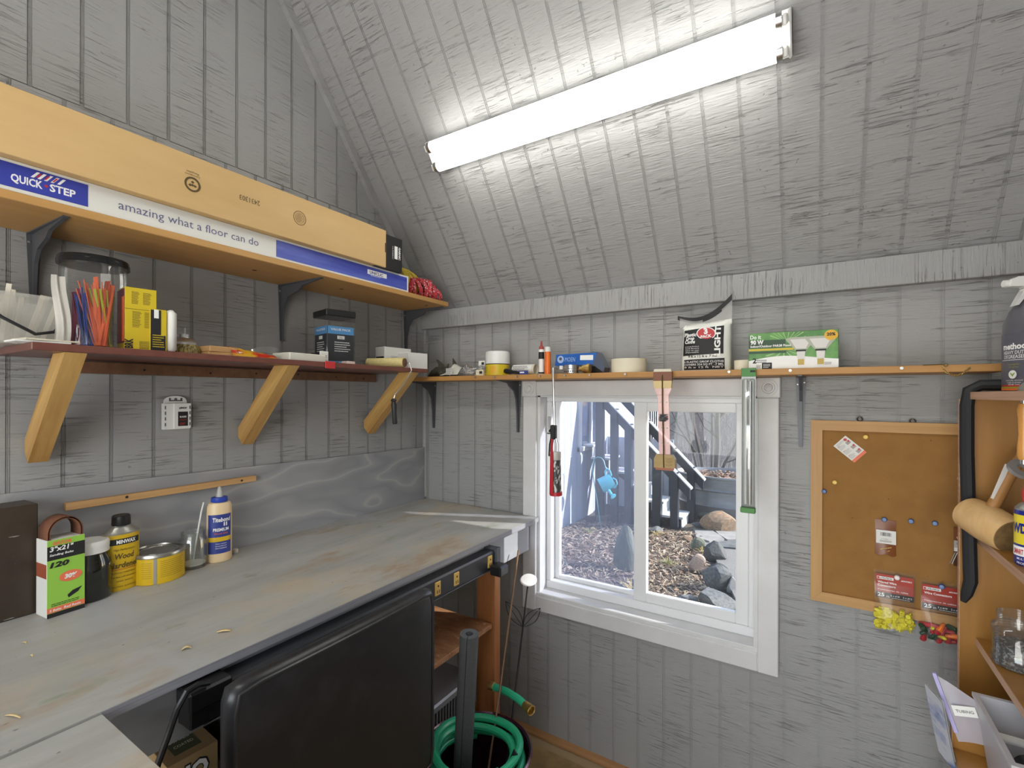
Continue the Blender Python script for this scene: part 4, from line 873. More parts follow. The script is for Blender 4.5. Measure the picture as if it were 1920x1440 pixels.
strip(g, [(8 * k, .005, 3 * k), (14 * k, 0, 11 * k), (24 * k, 0, 24 * k)], [15 * k, 9 * k, 2 * k])
strip(g, [(28 * k, .02, 3 * k), (32 * k, .02, 20 * k), (28 * k, .02, 35 * k)], [12 * k, 9 * k, 1 * k])
strip(g, [(-14 * k, -.01, 1 * k), (-6 * k, -.01, 12 * k), (4 * k, -.005, 19 * k), (14 * k, -.01, 2 * k)], [20 * k, 18 * k, 16 * k, 14 * k])
o = g.out('fabric', FAB, fb, sm=1.5, recalc=False); o.modifiers.new('t', 'SOLIDIFY').thickness = .0012
p = onbk(852, -.13); k = mpp(p)
wb_ = T('white_poly_bag', 'crumpled translucent white bag with a faded barcode, beside the fabric scrap', 'bag', p, 0)
FILM = mat('white_film2', (.70, .69, .62), .4, c2=(.62, .62, .56), scale=(30, 30, 30), bump=.3)
G().grid(lambda u, v: ((-26 + 44 * u + (6 * v if u < .5 else -3 * v)) * k, -.03 + .06 * v + .004 * math.sin(12 * u), (2 + (20 + 4 * math.sin(5 * u)) * math.sin(PI * min(v * .55 + .02, 1)) * min(1, .25 + 1.6 * u)) * k), 14, 8).out('film', FILM, wb_, sm=2)
plate(wb_, 'label', (-.002, -.0345, 9 * k), 15 * k, 12 * k, mat('grey_label', (.5, .5, .46), .6), t=.0006); lines(wb_, (-.002, -.0352, 9 * k), 11 * k, 10 * k, 3, mat('grey_ink', (.3, .3, .3), .6))
p = onbk(888, -.13); k = mpp(p)
fbag = T('fastener_bag', 'clear bag of steel fasteners left of the white-lidded tub', 'bag', p, 0)
g = G(); rq = random.Random(3)
for i in range(46):
    c = Vector((rq.uniform(-20, 22) * k, rq.uniform(-.03, .02), rq.uniform(1.5, 15) * k)); d = Vector((rq.uniform(-1, 1), rq.uniform(-1, 1), rq.uniform(-.3, .3))).normalized() * 7 * k; g.cyl(c - d, c + d, .0013, n=6).lathe([(.0028, 0), (.0028, .0012)], 8, tuple(c + d), tuple(d))
g.out('fasteners', STEEL, fbag)['kind'] = 'stuff'
G().grid(lambda u, v: ((-23 + 48 * u) * k, -.038 + .07 * v, (1 + 19 * math.sin(PI * (.08 + .84 * v)) * (.7 + .3 * math.sin(9 * u)) + 9 * v * (1 - u)) * k), 12, 8).out('film', PLASTC, fbag, sm=2)
for (px, Yp, wpx, h_, zz, lab) in ((901, -.155, 16, 11, 0, 'tiny cream carton at the shelf edge before the fastener bag'), (905, -.09, 13, 8, 0, 'tiny white carton behind the fastener bag')):
    p = onbk(px, Yp); k = mpp(p); zz = 0 if h_ == 11 else 0; b_ = T('tiny_carton', lab, 'carton', (p[0], p[1], p[2]), .15); G().box(-wpx * k / 2, -.01, 0, wpx * k / 2, .01, (h_ if h_ == 11 else 29) * k, .0006).out('carton', mat('cream_card', (.66, .60, .44), .6) if h_ == 11 else PAPER, b_, sm=0); plate(b_, 'dark_print', (wpx * k * .18, -.0103, (6 if h_ == 11 else 24) * k), wpx * k * .4, 5 * k, INK)
# wood filler tub
p = onbk(933, -.115); k = mpp(p); r0 = 23 * k
tb = T('filler_tub', 'yellow tub with a tall white lid on the back shelf', 'tub', p, 0)
b_ = G().lathe([(r0 * .93, 0), (r0 * .96, .002), (r0 * .98, 21 * k)], 36).out('body', YEL, tb)
G().lathe([(r0 * .98, 20.5 * k), (r0 * .99, 22 * k)], 36).out('black_ring', INK, b_)
G().lathe([(r0 * .99, 22 * k), (r0 * 1.0, 24 * k), (r0 * .98, 42 * k), (r0 * .92, 45 * k), (0, 45.5 * k)], 36).out('lid', WHITEP, tb)
wrap(b_, 'label_panel', 4 * k, 17 * k, -.1, .45, mat('orange_yellow', (.66, .36, .02), .5), r0 * .975, 1.); wrap(b_, 'label_print', 5 * k, 10 * k, -1.2, -1.1, INK, r0 * .975, 1.)
for kk in range(4): wrap(b_, 'label_print', (6 + 3 * kk) * k, (7 + 3 * kk) * k, -.95, -.4, mat('olive_ink', (0, 0, 0)), r0 * .975, 1.)
# knife, packet
p = onbk(960, -.172); k = mpp(p)
kn = T('utility_knife', 'black-handled knife lying before the yellow tub', 'knife', p, -.1)
G().tube([(-17 * k, 0, 8 * k), (-12 * k, 0, 7.2 * k), (0, 0, 5.5 * k), (12 * k, 0, 4 * k), (18 * k, 0, 3 * k)], [4.2 * k, 5.2 * k, 3.6 * k, 3 * k, 2.2 * k], 10).out('handle', BLACKP, kn)
p = onbk(981, -.175); o = T('blue_packet', 'small blue and white packet at the end of the black knife', 'packet', p, .05); G().box(-10 * k, -.002, 0, 9 * k, .004, 7 * k, .0008).out('packet', mat('label_blue', (0, 0, 0)), o, sm=0); plate(o, 'white_print', (-2 * k, -.0022, 4 * k), 9 * k, 2.4 * k, WINK)
p = onbk(985, -.11); k = mpp(p); tq = T('white_tube', 'white printed tube lying on its side on the back shelf', 'tube', (p[0], p[1], p[2] + 10.2 * k), 0)
G().cyl((-24 * k, .0, 0), (18 * k, 0, 0), 10 * k, n=24).out('tube_body', WHITEP, tq); g = G(); g.lathe([(10.2 * k, 0), (10.2 * k, 5 * k), (8.6 * k, 5 * k), (8.2 * k, 1 * k), (0, 1 * k)], 24, (18 * k, 0, 0), (1, 0, 0)); g.out('tube_end', CREAM, tq); lines(tq, (-5 * k, -10.2 * k, 1 * k), 34 * k, 12 * k, 5, INK)
# two standing tubes
p = onbk(1015, -.14); k = mpp(p)
t1 = T('marking_tube', 'slim white and black tube with red nozzle standing on the back shelf', 'tube', p, 0)
G().lathe([(5.2 * k, 0), (5.2 * k, 46 * k), (4.6 * k, 47 * k)], 20).out('body', WHITEP, t1); G().lathe([(4.6 * k, 46.5 * k), (4.6 * k, 52 * k), (2.2 * k, 54 * k), (1.4 * k, 62 * k), (0, 63 * k)], 16).out('nozzle', mat('brick_red', (.40, .06, .05), .45), t1); G().lathe([(5.3 * k, 29 * k), (5.3 * k, 42 * k)], 20, cap=False).out('black_band', INK, t1); G().lathe([(5.3 * k, 1.5 * k), (5.3 * k, 4.5 * k)], 20, cap=False).out('black_band', INK, t1)
p = onbk(1027, -.14)
t2 = T('orange_tube', 'orange tube with white cap beside the red-nozzled tube', 'tube', p, 0)
G().lathe([(5.8 * k, 0), (5.8 * k, 42 * k)], 20).out('body', mat('tube_orange', (.80, .17, .02), .4), t2); G().lathe([(5.7 * k, 42 * k), (5.5 * k, 51 * k), (0, 52 * k)], 20).out('cap', WHITEP, t2)
# blue box, clamp, fitting
p = onbk(1092, -.09); k = mpp(p)
bb = T('blue_blister_box', 'tilted blue blister box lying on brass fittings on the back shelf', 'box', p, 0)
bb.rotation_euler = (.0, .03, -.05)
BLB = mat('blue_glossy_print', (.02, .10, .42), .25, c2=(.03, .16, .55), scale=(12, 12, 12))
g = G(); g.prism([(-50 * k, 15 * k), (28 * k, 17 * k), (36 * k, 39 * k), (-48 * k, 36 * k)], (0, -.035, 0), (1, 0, 0), (0, 0, 1), (0, .05, 0)); c_ = g.out('card_box', BLB, bb, sm=0)
g = G(); g.prism([(28 * k, 17.2 * k), (50 * k, 3 * k), (52 * k, 12 * k), (36 * k, 38.8 * k)], (0, -.034, 0), (1, 0, 0), (0, 0, 1), (0, .05, 0)); g.out('blister', mat('smoky_blister', (.08, .10, .16), .12, coat=.5), bb, sm=0)
g = G(); g.prism([(-2 * k, 13 * k), (28 * k, 15 * k), (48 * k, 3 * k), (48 * k, 0), (10 * k, 0)], (0, -.02, 0), (1, 0, 0), (0, 0, 1), (0, .04, 0)); g.out('dark_tray', BLACKP, bb, sm=0)
text(c_, 'MOEN', (-18 * k, -.0356, 23 * k), 8 * k, mat('pale_blue', (.35, .5, .75), .5), 22 * k, ital=.15); disc(c_, 'valve_picture', (-38 * k, -.0352, 27 * k), 7 * k, mat('pale_blue', (0, 0, 0)), n=16); disc(c_, 'valve_picture', (-38 * k, -.0360, 28 * k), 3 * k, DKMET, n=16)
plate(c_, 'white_flash', (16 * k, -.0352, 30 * k), 26 * k, 9 * k, WINK)
p = onbk(1068, -.155); k = mpp(p)
hc = T('hose_clamp', 'bright steel hose clamp under the blue blister box', 'clamp', p, 0)
g = G()
for z in (1 * k, 9 * k): g.lathe([(13 * k, z), (13 * k, z + 7 * k), (12 * k, z + 7 * k), (12 * k, z), (13 * k, z)], 32, (4 * k, 0, 0), cap=False)
g.out('band', STEEL, hc); G().box(-17 * k, -9 * k, 8 * k, -11 * k, -4 * k, 15 * k, .001).out('screw_housing', WHITEP, hc); g = G()
for kk in range(9): a = -PI / 2 + (kk - 4) * .3; g.box(4 * k + 13.1 * k * math.cos(a) - 1.2 * k, 13.1 * k * math.sin(a) - .0004, 3 * k, 4 * k + 13.1 * k * math.cos(a) + 1.2 * k, 13.1 * k * math.sin(a) + .0004, 5 * k)
g.out('slot', INK, hc, sm=0)
p = onbk(1098, -.150); bf = T('brass_fitting', 'brass hose fitting right of the steel clamp', 'fitting', (p[0], p[1], p[2] + 9 * k), 0)
G().lathe([(4 * k, -12 * k), (4 * k, -6 * k), (7 * k, -5 * k), (7.5 * k, 2 * k), (8.5 * k, 3 * k), (8.5 * k, 9 * k), (6 * k, 10 * k), (0, 10 * k)], 20, (0, 0, 0), (1, 0, 0)).out('fitting', BRASS, bf)
# rolls of tape
p = onbk(1179, -.12); k = mpp(p); r0 = 32 * k
def roll(name, lab, p, r0, h, ri):
    t = T(name, lab, 'tape', p, 0)
    G().lathe([(ri, 0), (r0, 0), (r0, h), (ri, h), (ri, 0)], 40, cap=False).out('tape_roll', mat('masking_cream', (.72, .67, .52), .6), t); G().lathe([(ri * .9, .001), (ri, .001), (ri, h - .001), (ri * .9, h - .001), (ri * .9, .001)], 32, cap=False).out('card_core', PAPER, t); return t
roll('masking_tape', 'wide roll of cream masking tape lying flat on the back shelf', p, r0, 25.5 * k, r0 * .75)
p = onbk(1393, -.14); roll('small_tape_roll', 'small roll of cream tape between the drop cloth bag and the bulb box', p, 15 * mpp(p), 18 * mpp(p), 8 * mpp(p))
# drop cloth bag
p = onbk(1322, -.11); k = mpp(p)
dc = T('drop_cloth_bag', 'puffy plastic bag of drop cloths with black print and a red oval', 'bag', p, 0)
def bagfn(u, v, sgn):
    x = (2 * u - 1) * (45 - 2 * v) * k + (2 + 4 * v) * k * .5; th = .030 * (1 - abs(2 * u - 1) ** 3) ** .7 * (math.sin(PI * min(1, .08 + v * .95)) ** .5 if v < 1 else 0)
    return (x, sgn * th + .0008 * math.sin(31 * u + 17 * v), v * 88 * k + (7 * k * u * v))
WPOLY = mat('bag_white_film', (.76, .77, .72), .25, bump=.35, scale=(28, 28, 28), bdist=.002)
g = G(); g.grid(lambda u, v: bagfn(u, v, -1), 18, 18); g.grid(lambda u, v: bagfn(u, v, 1), 18, 18); b_ = g.out('bag', WPOLY, dc, sm=2)
def onbag(nm, poly, m, eps=.0012, n=10):
    (u0, v0), (u1, v1) = poly
    g = G()
    def f(a, b): q = bagfn(u0 + (u1 - u0) * a, v0 + (v1 - v0) * b, -1); return (q[0], q[1] - eps, q[2])
    g.grid(f, n, n); return g.out(nm, m, b_, sm=2)
onbag('black_print', ((.05, .33), (.86, .88)), INK); onbag('black_print', ((.08, .03), (.88, .245)), INK)
def bagtext(s, u, v, h, w, m, right=(1, 0, 0), up=(0, 0, 1), bold=0., ital=0.):
    q = bagfn(u, v, -1); o = text(b_, s, (q[0], 0, q[2]), h, m, w, right=right, up=up, bold=bold, ital=ital)
    for vv in o.data.vertices:
        uu = (vv.co.x - 3 * k) / (90 * k) + .5; w_ = vv.co.z / (90 * k); vv.co.y = bagfn(min(max(uu, 0), 1), min(max(w_, 0), 1), -1)[1] - .0048
    return o
bagtext('LIGHT', .80, .59, .0165, .100, WINK, right=(0, 0, 1), up=(-1, 0, 0), bold=.04)
for kk, s_ in enumerate(('Plastic', 'Drop', 'Cloths')): bagtext(s_, .20, .73 - .075 * kk, .0115, (.040, .028, .034)[kk], WINK, bold=.03, ital=.1)
q = bagfn(.56, .74, -1); g = G(); n = 26
ov = disc(b_, 'red_oval', (q[0] - .006, q[1] - .0032, q[2] + .002), .027, RED, sy=.68, n=32, up=(-.12, 0, 1), t=.0008)
disc(b_, 'oval_rim', (q[0] - .006, q[1] - .0026, q[2] + .002), .030, WINK, sy=.70, n=32, up=(-.12, 0, 1), t=.0006)
text(b_, '3', (q[0] - .006, q[1] - .0046, q[2] + .001), .018, WINK, bold=.06, up=(-.12, 0, 1)); text(b_, 'PACK', (q[0] - .006, q[1] - .0046, q[2] - .012), .009, WINK, .034, bold=.04, right=(1, 0, .08))
bagtext('9 ft x 12 ft x .7 mil', .46, .275, .0075, .090, INK, bold=.02)
for kk, s_ in enumerate(('3 PLASTIC DROP CLOTHS', 'COVERS 324 SQ FT  .7 MIL', '9 ft x 12 ft  NET')): bagtext(s_, .48, .17 - .055 * kk, .0062, .125, WINK, bold=.01)
for kk in range(4): bagtext(('protects furniture', 'and floors', 'easy to use', 'disposable')[kk], .25, .50 - .04 * kk, .004, .045, WINK)
g = G(); g.grid(lambda u, v: ((-50 + 98 * u + 3 * math.sin(4 * u)) * k, .004 * math.sin(8 * u), (100 + 6 * u - 14 * math.sin(PI * u) + 20 * u * u + v * (8 + 7 * u)) * k), 16, 2); g.out('top_seal', INK, dc, sm=2)
G().grid(lambda u, v: ((-46 + 92 * u) * k, .003 * math.sin(8 * u), (84 + 7 * u + v * (19 - 14 * math.sin(PI * u) + 20 * u * u)) * k), 16, 3).out('clear_neck', mat('bag_neck', (.86, .87, .84), .2, alpha=.30, gloss=.10), dc, sm=2)
# bulb carton
p = onbk(1490, -.125); k = mpp(p)
BW = (1558 - 1413) * k * .98; BH = 68 * k
lb = T('bulb_carton', 'green and white flood lamp carton on the right of the back shelf', 'carton', (p[0] - 4 * k, -.115, BT), .0)
GRN = mat('bulb_green', (.055, .20, .045), .4, c2=(.12, .33, .07), scale=(18, 18, 18), mixr=(.4, .6)); DGR = mat('bulb_dark_green', (.012, .06, .022), .45)
b_ = G().box(-BW / 2, -.05, 0, BW / 2, .05, BH, .001).out('carton', GRN, lb, sm=0)
cx_ = BW / 2
nn = 20; g = G(); g.prism([(-cx_, 0)] + [(cx_, 0)] + [(cx_ - BW * i / nn, BH * (.23 + .12 * math.sin(PI * (i / nn) ** 1.3))) for i in range(nn + 1)], (0, -.0501, 0), (1, 0, 0), (0, 0, 1), (0, -.0004, 0)); g.out('white_sweep', WINK, b_, sm=0)
RAY = mat('ray_green', (.30, .50, .18), .5); g = G()
for kk in range(9): a = .25 + kk * .3; g.prism([(-.012, BH * .72), (-.012 + .05 * math.cos(a), BH * .72 + min(.05 * math.sin(a), BH * .265)), (-.012 + .05 * math.cos(a + .07), BH * .72 + min(.05 * math.sin(a + .07), BH * .265))], (0, -.0501, 0), (1, 0, 0), (0, 0, 1), (0, -.0003, 0))
for kk in range(6): a = -.3 - kk * .45; g.prism([(-.02, BH * .52), (-.02 + .06 * math.cos(a), BH * .52 + .03 * math.sin(a)), (-.02 + .06 * math.cos(a + .12), BH * .52 + .03 * math.sin(a + .12))], (0, -.0500, 0), (1, 0, 0), (0, 0, 1), (0, -.0003, 0))
g.out('ray_print', RAY, b_, sm=0)
plate(b_, 'dark_panel', (-cx_ + BW * .215, -.0506, BH * .69), BW * .43, BH * .22, DGR); plate(b_, 'gold_stripe', (-cx_ + BW * .26, -.0508, BH * .535), BW * .52, BH * .055, YEL); plate(b_, 'green_stripe', (-cx_ + BW * .22, -.0506, BH * .46), BW * .44, BH * .06, DGR)
text(b_, 'Do it', (-cx_ + .004, -.0512, BH * .84), .012, WINK, .030, al='LEFT', bold=.03); text(b_, '90 W', (-cx_ + .005, -.0515, BH * .695), .012, WINK, .036, al='LEFT', bold=.05); text(b_, 'Indoor/Outdoor PAR38 Flood', (-cx_ + .005, -.0515, BH * .605), .0068, WINK, .108, al='LEFT', bold=.03)
text(b_, '2', (-cx_ + 0.0109, -.0512, BH * .17), .0145, INK, al='LEFT', bold=.04); lines(b_, (-cx_ + .036, -.0508, BH * .22), .030, .011, 2, INK); plate(b_, 'data_label', (-cx_ + .050, -.0508, BH * .085), .027, .020, INK); lines(b_, (-cx_ + .050, -.0516, BH * .085), .020, .013, 3, WINK); lines(b_, (-cx_ + 0.0279, -.0508, BH * .07), .014, .012, 3, INK); lines(b_, (cx_ - 0.0248, -.0508, BH * .12), .018, .008, 2, INK)
LAMPW = mat('lamp_picture', (.70, .68, .66), .5); LAMPG = mat('lamp_picture_shade', (.42, .44, .36), .5)
for xo, e in ((-.092, 0), (-.043, .0004)):
    x_ = cx_ + xo; y_ = -.0512 - e
    g = G(); g.prism([(x_ - 0.0403, BH * .80), (x_ - 0.0279, BH * .84), (x_ + 0.0279, BH * .84), (x_ + 0.0403, BH * .80), (x_ + 0.0341, BH * .72), (x_ + 0.0155, BH * .50), (x_ - 0.0155, BH * .50), (x_ - 0.0341, BH * .72)], (0, y_, 0), (1, 0, 0), (0, 0, 1), (0, -.0003, 0)); g.out('lamp_picture', LAMPG, b_, sm=0)
    g = G(); g.prism([(x_ - 0.0279, BH * .78), (x_ + 0.0248, BH * .78), (x_ + 0.0124, BH * .53), (x_ - 0.0124, BH * .53)], (0, y_ - .0003, 0), (1, 0, 0), (0, 0, 1), (0, -.0003, 0)); g.prism([(x_ - 0.0109, BH * .46), (x_ + 0.0109, BH * .46), (x_ + 0.0093, BH * .26), (x_ - 0.0093, BH * .26)], (0, y_ - .0003, 0), (1, 0, 0), (0, 0, 1), (0, -.0003, 0)); g.out('lamp_picture', LAMPW, b_, sm=0)
    plate(b_, 'lamp_collar', (x_, y_ - .0004, BH * .475), .026, .005, INK); plate(b_, 'lamp_base', (x_, y_ - .0004, BH * .17), .016, BH * .15, mat('brass_print', (.50, .36, .08), .5))
disc(b_, 'badge', (cx_ - .018, -.0520, BH * .85), .0165, mat('badge_orange', (.75, .42, .03), .5), sy=.9); text(b_, '20%', (cx_ - .018, -.0528, BH * .835), .0085, INK, .021, bold=.04)
plate(b_, 'end_panel', (cx_ + .0002, 0, BH * .72), .085, BH * .25, DGR, right=(0, 1, 0)); text(b_, '90 W', (cx_ + .001, -.01, BH * .68), .008, WINK, .03, right=(0, 1, 0), bold=.03)
plate(b_, 'end_stripe', (cx_ + .0002, 0, BH * .53), .085, BH * .06, YEL, right=(0, 1, 0)); plate(b_, 'end_white', (cx_ + .0002, .01, BH * .24), .075, BH * .42, WINK, right=(0, 1, 0)); text(b_, '2', (cx_ + .001, .0, BH * .19), .011, INK, right=(0, 1, 0), bold=.04)
# chain and cotter pin at the right of the shelf edge
chn = T('chain_clip', 'short brass chain with a cotter pin on the right shelf edge', 'chain', (float(at(1768, 690, Y=BY)[0]), BY, BZ + .01), 0)
k = mpp((chn.location[0], BY, BZ)); g = G()
for i in range(12):
    t_ = i / 11; x = (-.002 + t_ * 36 * k); z = -14 * k * math.sin(PI * t_) ** .8 + .002 - .004 * t_; dx = Vector((1, 0, -math.cos(PI * t_) * 1.0)).normalized() * .0042; o2 = Vector((0, .0022, 0)) if i % 2 else Vector((dx.z, 0, -dx.x)) * .5
    g.tube([tuple(Vector((x, -.004, z)) + dx * math.cos(a * PI / 4) + o2 * math.sin(a * PI / 4)) for a in range(8)], .0009, 5, closed=True)
g.out('chain_link', BRASS, chn)['kind'] = 'stuff'
g = G(); g.tube([(.005 + .004 * math.cos(a * .8), -.005, .008 + .004 * math.sin(a * .8)) for a in range(8)], .001, 5, closed=True); g.tube([(0, -.005, .010), (-.040, -.004, .009)], .0012, 6); g.cyl((36 * k, -.006, -.002), (36 * k, .001, -.002), .0025, n=8); g.out('cotter_pin', mat('dark_brass', (.16, .11, .04), .4, .8), chn)

# ================================================================ HANGING FROM THE SHELF EDGE
HY = BY - .022
p = at(1038, 715, Y=HY); k = mpp(p)
cg = T('caulk_gun', 'red and black caulking gun hooked over the shelf edge before the window', 'caulk gun', (p[0], HY, 1.06), 0)
def cz_(py): return float(at(1045, py, Y=HY)[2]) - 1.06
x0 = 0.
g = G(); g.tube([(-.002, .0, cz_(690)), (.000, -.004, cz_(700)), (.004, 0, cz_(795)), (.006, 0, cz_(802))], .0042, 8); g.tube([(-.002, 0, cz_(690)), (.0, .012, cz_(688)), (0, .028, cz_(692))], .004, 8); g.out('plunger_rod', STEEL, cg)
g = G(); g.box(-.010, -.010, cz_(824), .012, .010, cz_(797), .004); g.tube([(-.018, 0, cz_(810)), (-.004, 0, cz_(802)), (.012, 0, cz_(806))], .0045, 8); g.out('ratchet', BLACKM, cg)
G().lathe([(.008, 0), (.009, .003), (.003, .006)], 12, (-.018, 0, cz_(812)), (0, 0, -1)).out('thumb_release', DKMET, cg)
g = G(); g.tube([(-.004, 0, cz_(818)), (-.010, 0, cz_(835)), (-.014, 0, cz_(856)), (-.012, 0, cz_(857)), (-.006, 0, cz_(840))], [.007, .0085, .007, .004, .003], 8); g.out('grip', BLACKP, cg)
g = G(); g.tube([(.010, 0, cz_(822)), (.016, .004, cz_(835)), (.014, .004, cz_(845))], .004, 8); g.out('trigger', STEEL, cg)
def axis(py): t_ = (py - 845) / 85; return (.008 + .004 * t_, 0, cz_(py))
top, bot = axis(842), axis(927)
REDM = mat('gun_red', (.45, .018, .028), .35)
CART = mat('cartridge_print', (.05, .05, .055), .4, c2=(.62, .62, .6), scale=(90, 90, 34), mixr=(.52, .58))
g = G(); g.cyl(axis(848), axis(922), .0205, n=26); b_ = g.out('cartridge', CART, cg); G().lathe([(.0208, 0), (.0208, .03)], 26, axis(862), (0, 0, 1)).out('white_end', MILKY, b_)
G().tube([axis(922), axis(929)], .0235, 24).out('front_ring', REDM, cg)
g = G(); q0, q1 = Vector(axis(822)), Vector(axis(926)); g.prism([(-.002, 0), (.004, 0), (.0075, -.10), (.0075, -(q0.z - q1.z)), (-.008, -(q0.z - q1.z)), (-.006, -.10)], (q0.x - .002, -.0225, q0.z), (1, 0, 0), (0, 0, 1), (0, -.003, 0)); g.out('cradle_bar', REDM, cg, sm=0)
# pink strip with tan ends
p = at(1243, 692, Y=HY); k = mpp(p)
ps2 = T('pink_spreader', 'translucent pink strip with tan rubber blocks at both ends, hung over the shelf edge', 'spreader', (p[0], HY, 1.2), 0)
def hz(py): return float(at(1246, py, Y=HY)[2]) - 1.2
PINK = mat('pink_translucent', (.85, .45, .42), .2, alpha=.42, gloss=.15)
TAN = mat('tan_rubber', (.42, .29, .12), .5, c2=(.36, .24, .09), scale=(20, 20, 50)); 
def strp(nm, y0, y1, w0, w1, x0, x1, m, t, par): 
    g = G(); g.prism([(x0 - w0, hz(y0)), (x0 + w0, hz(y0)), (x1 + w1, hz(y1)), (x1 - w1, hz(y1))], (0, -t / 2, 0), (1, 0, 0), (0, 0, 1), (0, t, 0)); return g.out(nm, m, par, sm=0)
strp('strip', 740, 852, .018, .018, .001, .007, PINK, .006, ps2); strp('neck', 727, 741, .030, .018, 0, .001, PINK, .006, ps2)
strp('block', 713, 728, .030, .028, 0, 0, mat('cream_rubber', (.66, .50, .24), .5), .012, ps2); strp('label', 697, 714, .030, .030, 0, 0, mat('brown_label', (.20, .07, .035), .5), .013, ps2); strp('block', 692, 698, .027, .030, 0, 0, CREAM, .012, ps2)
g = G(); g.prism([(-.026 + .007, hz(852)), (.026 + .007, hz(852)), (.034 + .008, hz(860)), (.034 + .008, hz(876)), (-.026, hz(877)), (-.028 + .002, hz(860))], (0, -.011, 0), (1, 0, 0), (0, 0, 1), (0, .022, 0)); b_ = g.out('block', TAN, ps2, sm=0)
g = G()
for kk in range(3): z = hz(858 + 6 * kk); g.tube([(.012, -.0115, z), (.022, -.013, z - .002), (.034, -.0115, z + .001)], .0016, 6)
g.out('ridge', TAN, b_)
strp('base', 876, 881, .030, .027, .007, .007, mat('amber_base', (.36, .10, .035), .3), .020, ps2)
G().tube([(0, -.007, hz(703)), (.001, -.008, hz(760)), (.004, -.008, hz(820)), (.007, -.012, hz(876))], .0022, 6).out('centre_wire', mat('dark_brass', (0, 0, 0)), ps2)
g = G(); rq = random.Random(5); g.tube([(.002 + rq.uniform(-.013, .016), -.010 + rq.uniform(-.006, .004), hz(783) + rq.uniform(-.012, .012)) for i in range(40)], .0014, 5); g.out('wire_knot', DKMET, ps2)
g = G()
for py in (754, 802, 830):
    for dx in (-.009, .010): g.ball((.001 + .006 * (py - 740) / 110 + dx, -.0035, hz(py)), .0026, 8)
g.out('rivet', WHITEP, ps2)
# long blister tube
p = at(1403, 690, Y=HY); k = mpp(p)
lt = T('blister_rod_pack', 'long clear blister pack with green ends holding a silver rod, hung at the window right', 'pack', (p[0], HY, 1.1), 0)
def tz(py): return float(at(1403, py, Y=HY)[2]) - 1.1
g = G(); g.prism([(-.019, tz(692)), (.020, tz(692)), (.020, tz(958)), (-.019, tz(958))], (0, .006, 0), (1, 0, 0), (0, 0, 1), (0, .001, 0)); g.out('backing_card', mat('silver_card', (.36, .37, .37), .35, .2), lt, sm=0)
g = G(); g.box(-.017, -.010, tz(955), .018, .006, tz(710), .004); g.out('blister', mat('blister_clear', (.92, .94, .93), .06, alpha=.04, gloss=.25), lt, sm=.8)
G().cyl((.006, -.004, tz(945)), (.006, -.004, tz(715)), .0035, n=12).out('silver_rod', STEEL, lt)
g = G(); g.cyl((-.006, -.003, tz(945)), (-.006, -.003, tz(712)), .004, n=10); g.out('white_rod', WHITEP, lt)
GRC = mat('card_green', (.06, .22, .05), .5)
G().box(-.020, .003, tz(706), .021, .006, tz(690), .001).out('green_header', GRC, lt, sm=0); G().box(-.020, -.011, tz(961), .021, .007, tz(951), .002).out('green_foot', GRC, lt, sm=0)
plate(lt, 'dark_print', (.012, .0025, tz(696)), .014, .006, INK)

# ================================================================ PINBOARD
pb = T('pinboard', 'oak-framed cork pinboard on the back wall right of the window', 'pinboard', (1.66, 0, 1.105), 0)
CORK = mat('cork', (.33, .165, .045), .9, c2=(.29, .14, .037), scale=(14, 14, 14), bump=.25, bscale=(160, 160, 160), spots=[((.13, .06, .02), (60, 60, 60), .72, .03), ((.25, .12, .03), (5, 5, 5), .56, .15)])
PW, PZ0, PZ1 = .46, .820 - 1.105, 1.392 - 1.105
G().box(.015, -.010, PZ0 + .015, PW - .015, -.002, PZ1 - .015).out('cork_panel', CORK, pb, sm=0)
fw = .031
for nm, poly, m in (('frame_rail', [(0, PZ1), (PW, PZ1), (PW - fw, PZ1 - fw), (fw, PZ1 - fw)], OAKH), ('frame_rail', [(0, PZ0), (fw, PZ0 + fw), (PW - fw, PZ0 + fw), (PW, PZ0)], OAKH), ('frame_stile', [(0, PZ0), (fw - .0004, PZ0 + fw), (fw - .0004, PZ1 - fw), (0, PZ1)], OAKV), ('frame_stile', [(PW, PZ0), (PW, PZ1), (PW - fw + .0004, PZ1 - fw), (PW - fw + .0004, PZ0 + fw)], OAKV)):
    G().prism(poly, (0, -.020, 0), (1, 0, 0), (0, 0, 1), (0, .0185, 0)).out(nm, m, pb, sm=0)
for px, py, lab in ((1612, 786, 'left screw eye on the wall above the pinboard'), (1711, 790, 'right screw eye on the wall above the pinboard')):
    p = at(px, py, Y=-.012); g = G(); g.tube([(.0065 * math.cos(a * PI / 8), 0, .0065 * math.sin(a * PI / 8)) for a in range(16)], .0022, 6, closed=True); g.cyl((0, -.002, .006), (0, .0125, .006), .002, n=8); o = tag(g.out('screw_eye', mat('tarnished', (.14, .13, .11), .4, .8)), lab, 'hook'); o.location = p
YPIN = mat('pin_yellow', (.78, .52, .08), .35); BPIN = mat('pin_blue', (.02, .09, .30), .3); WPIN = mat('pin_white', (.78, .72, .70), .35)
def pin(px, py, m, lab, Y0=-.0105):
    p = at(px, py, Y=Y0 - .008); g = G(); g.lathe([(.0062, 0), (.0066, .0012), (.004, .003), (.0036, .0075), (.0055, .009), (.0066, .0105), (.0055, .0125), (0, .0132)], 16, (0, 0, 0), (-.15, -1, .1)); g.cyl((0, .004, 0), (0, -.001, 0), .0006, n=6)
    o = tag(g.out('push_pin', m), lab, 'push pin'); o.location = (p[0], Y0 - .0005, p[2])
pin(1624, 820, YPIN, 'yellow push pin beside the instruction card'); pin(1566, 905, YPIN, 'yellow push pin at the lower left of the instruction card'); pin(1546, 922, BPIN, 'blue push pin nearest the left frame of the pinboard')
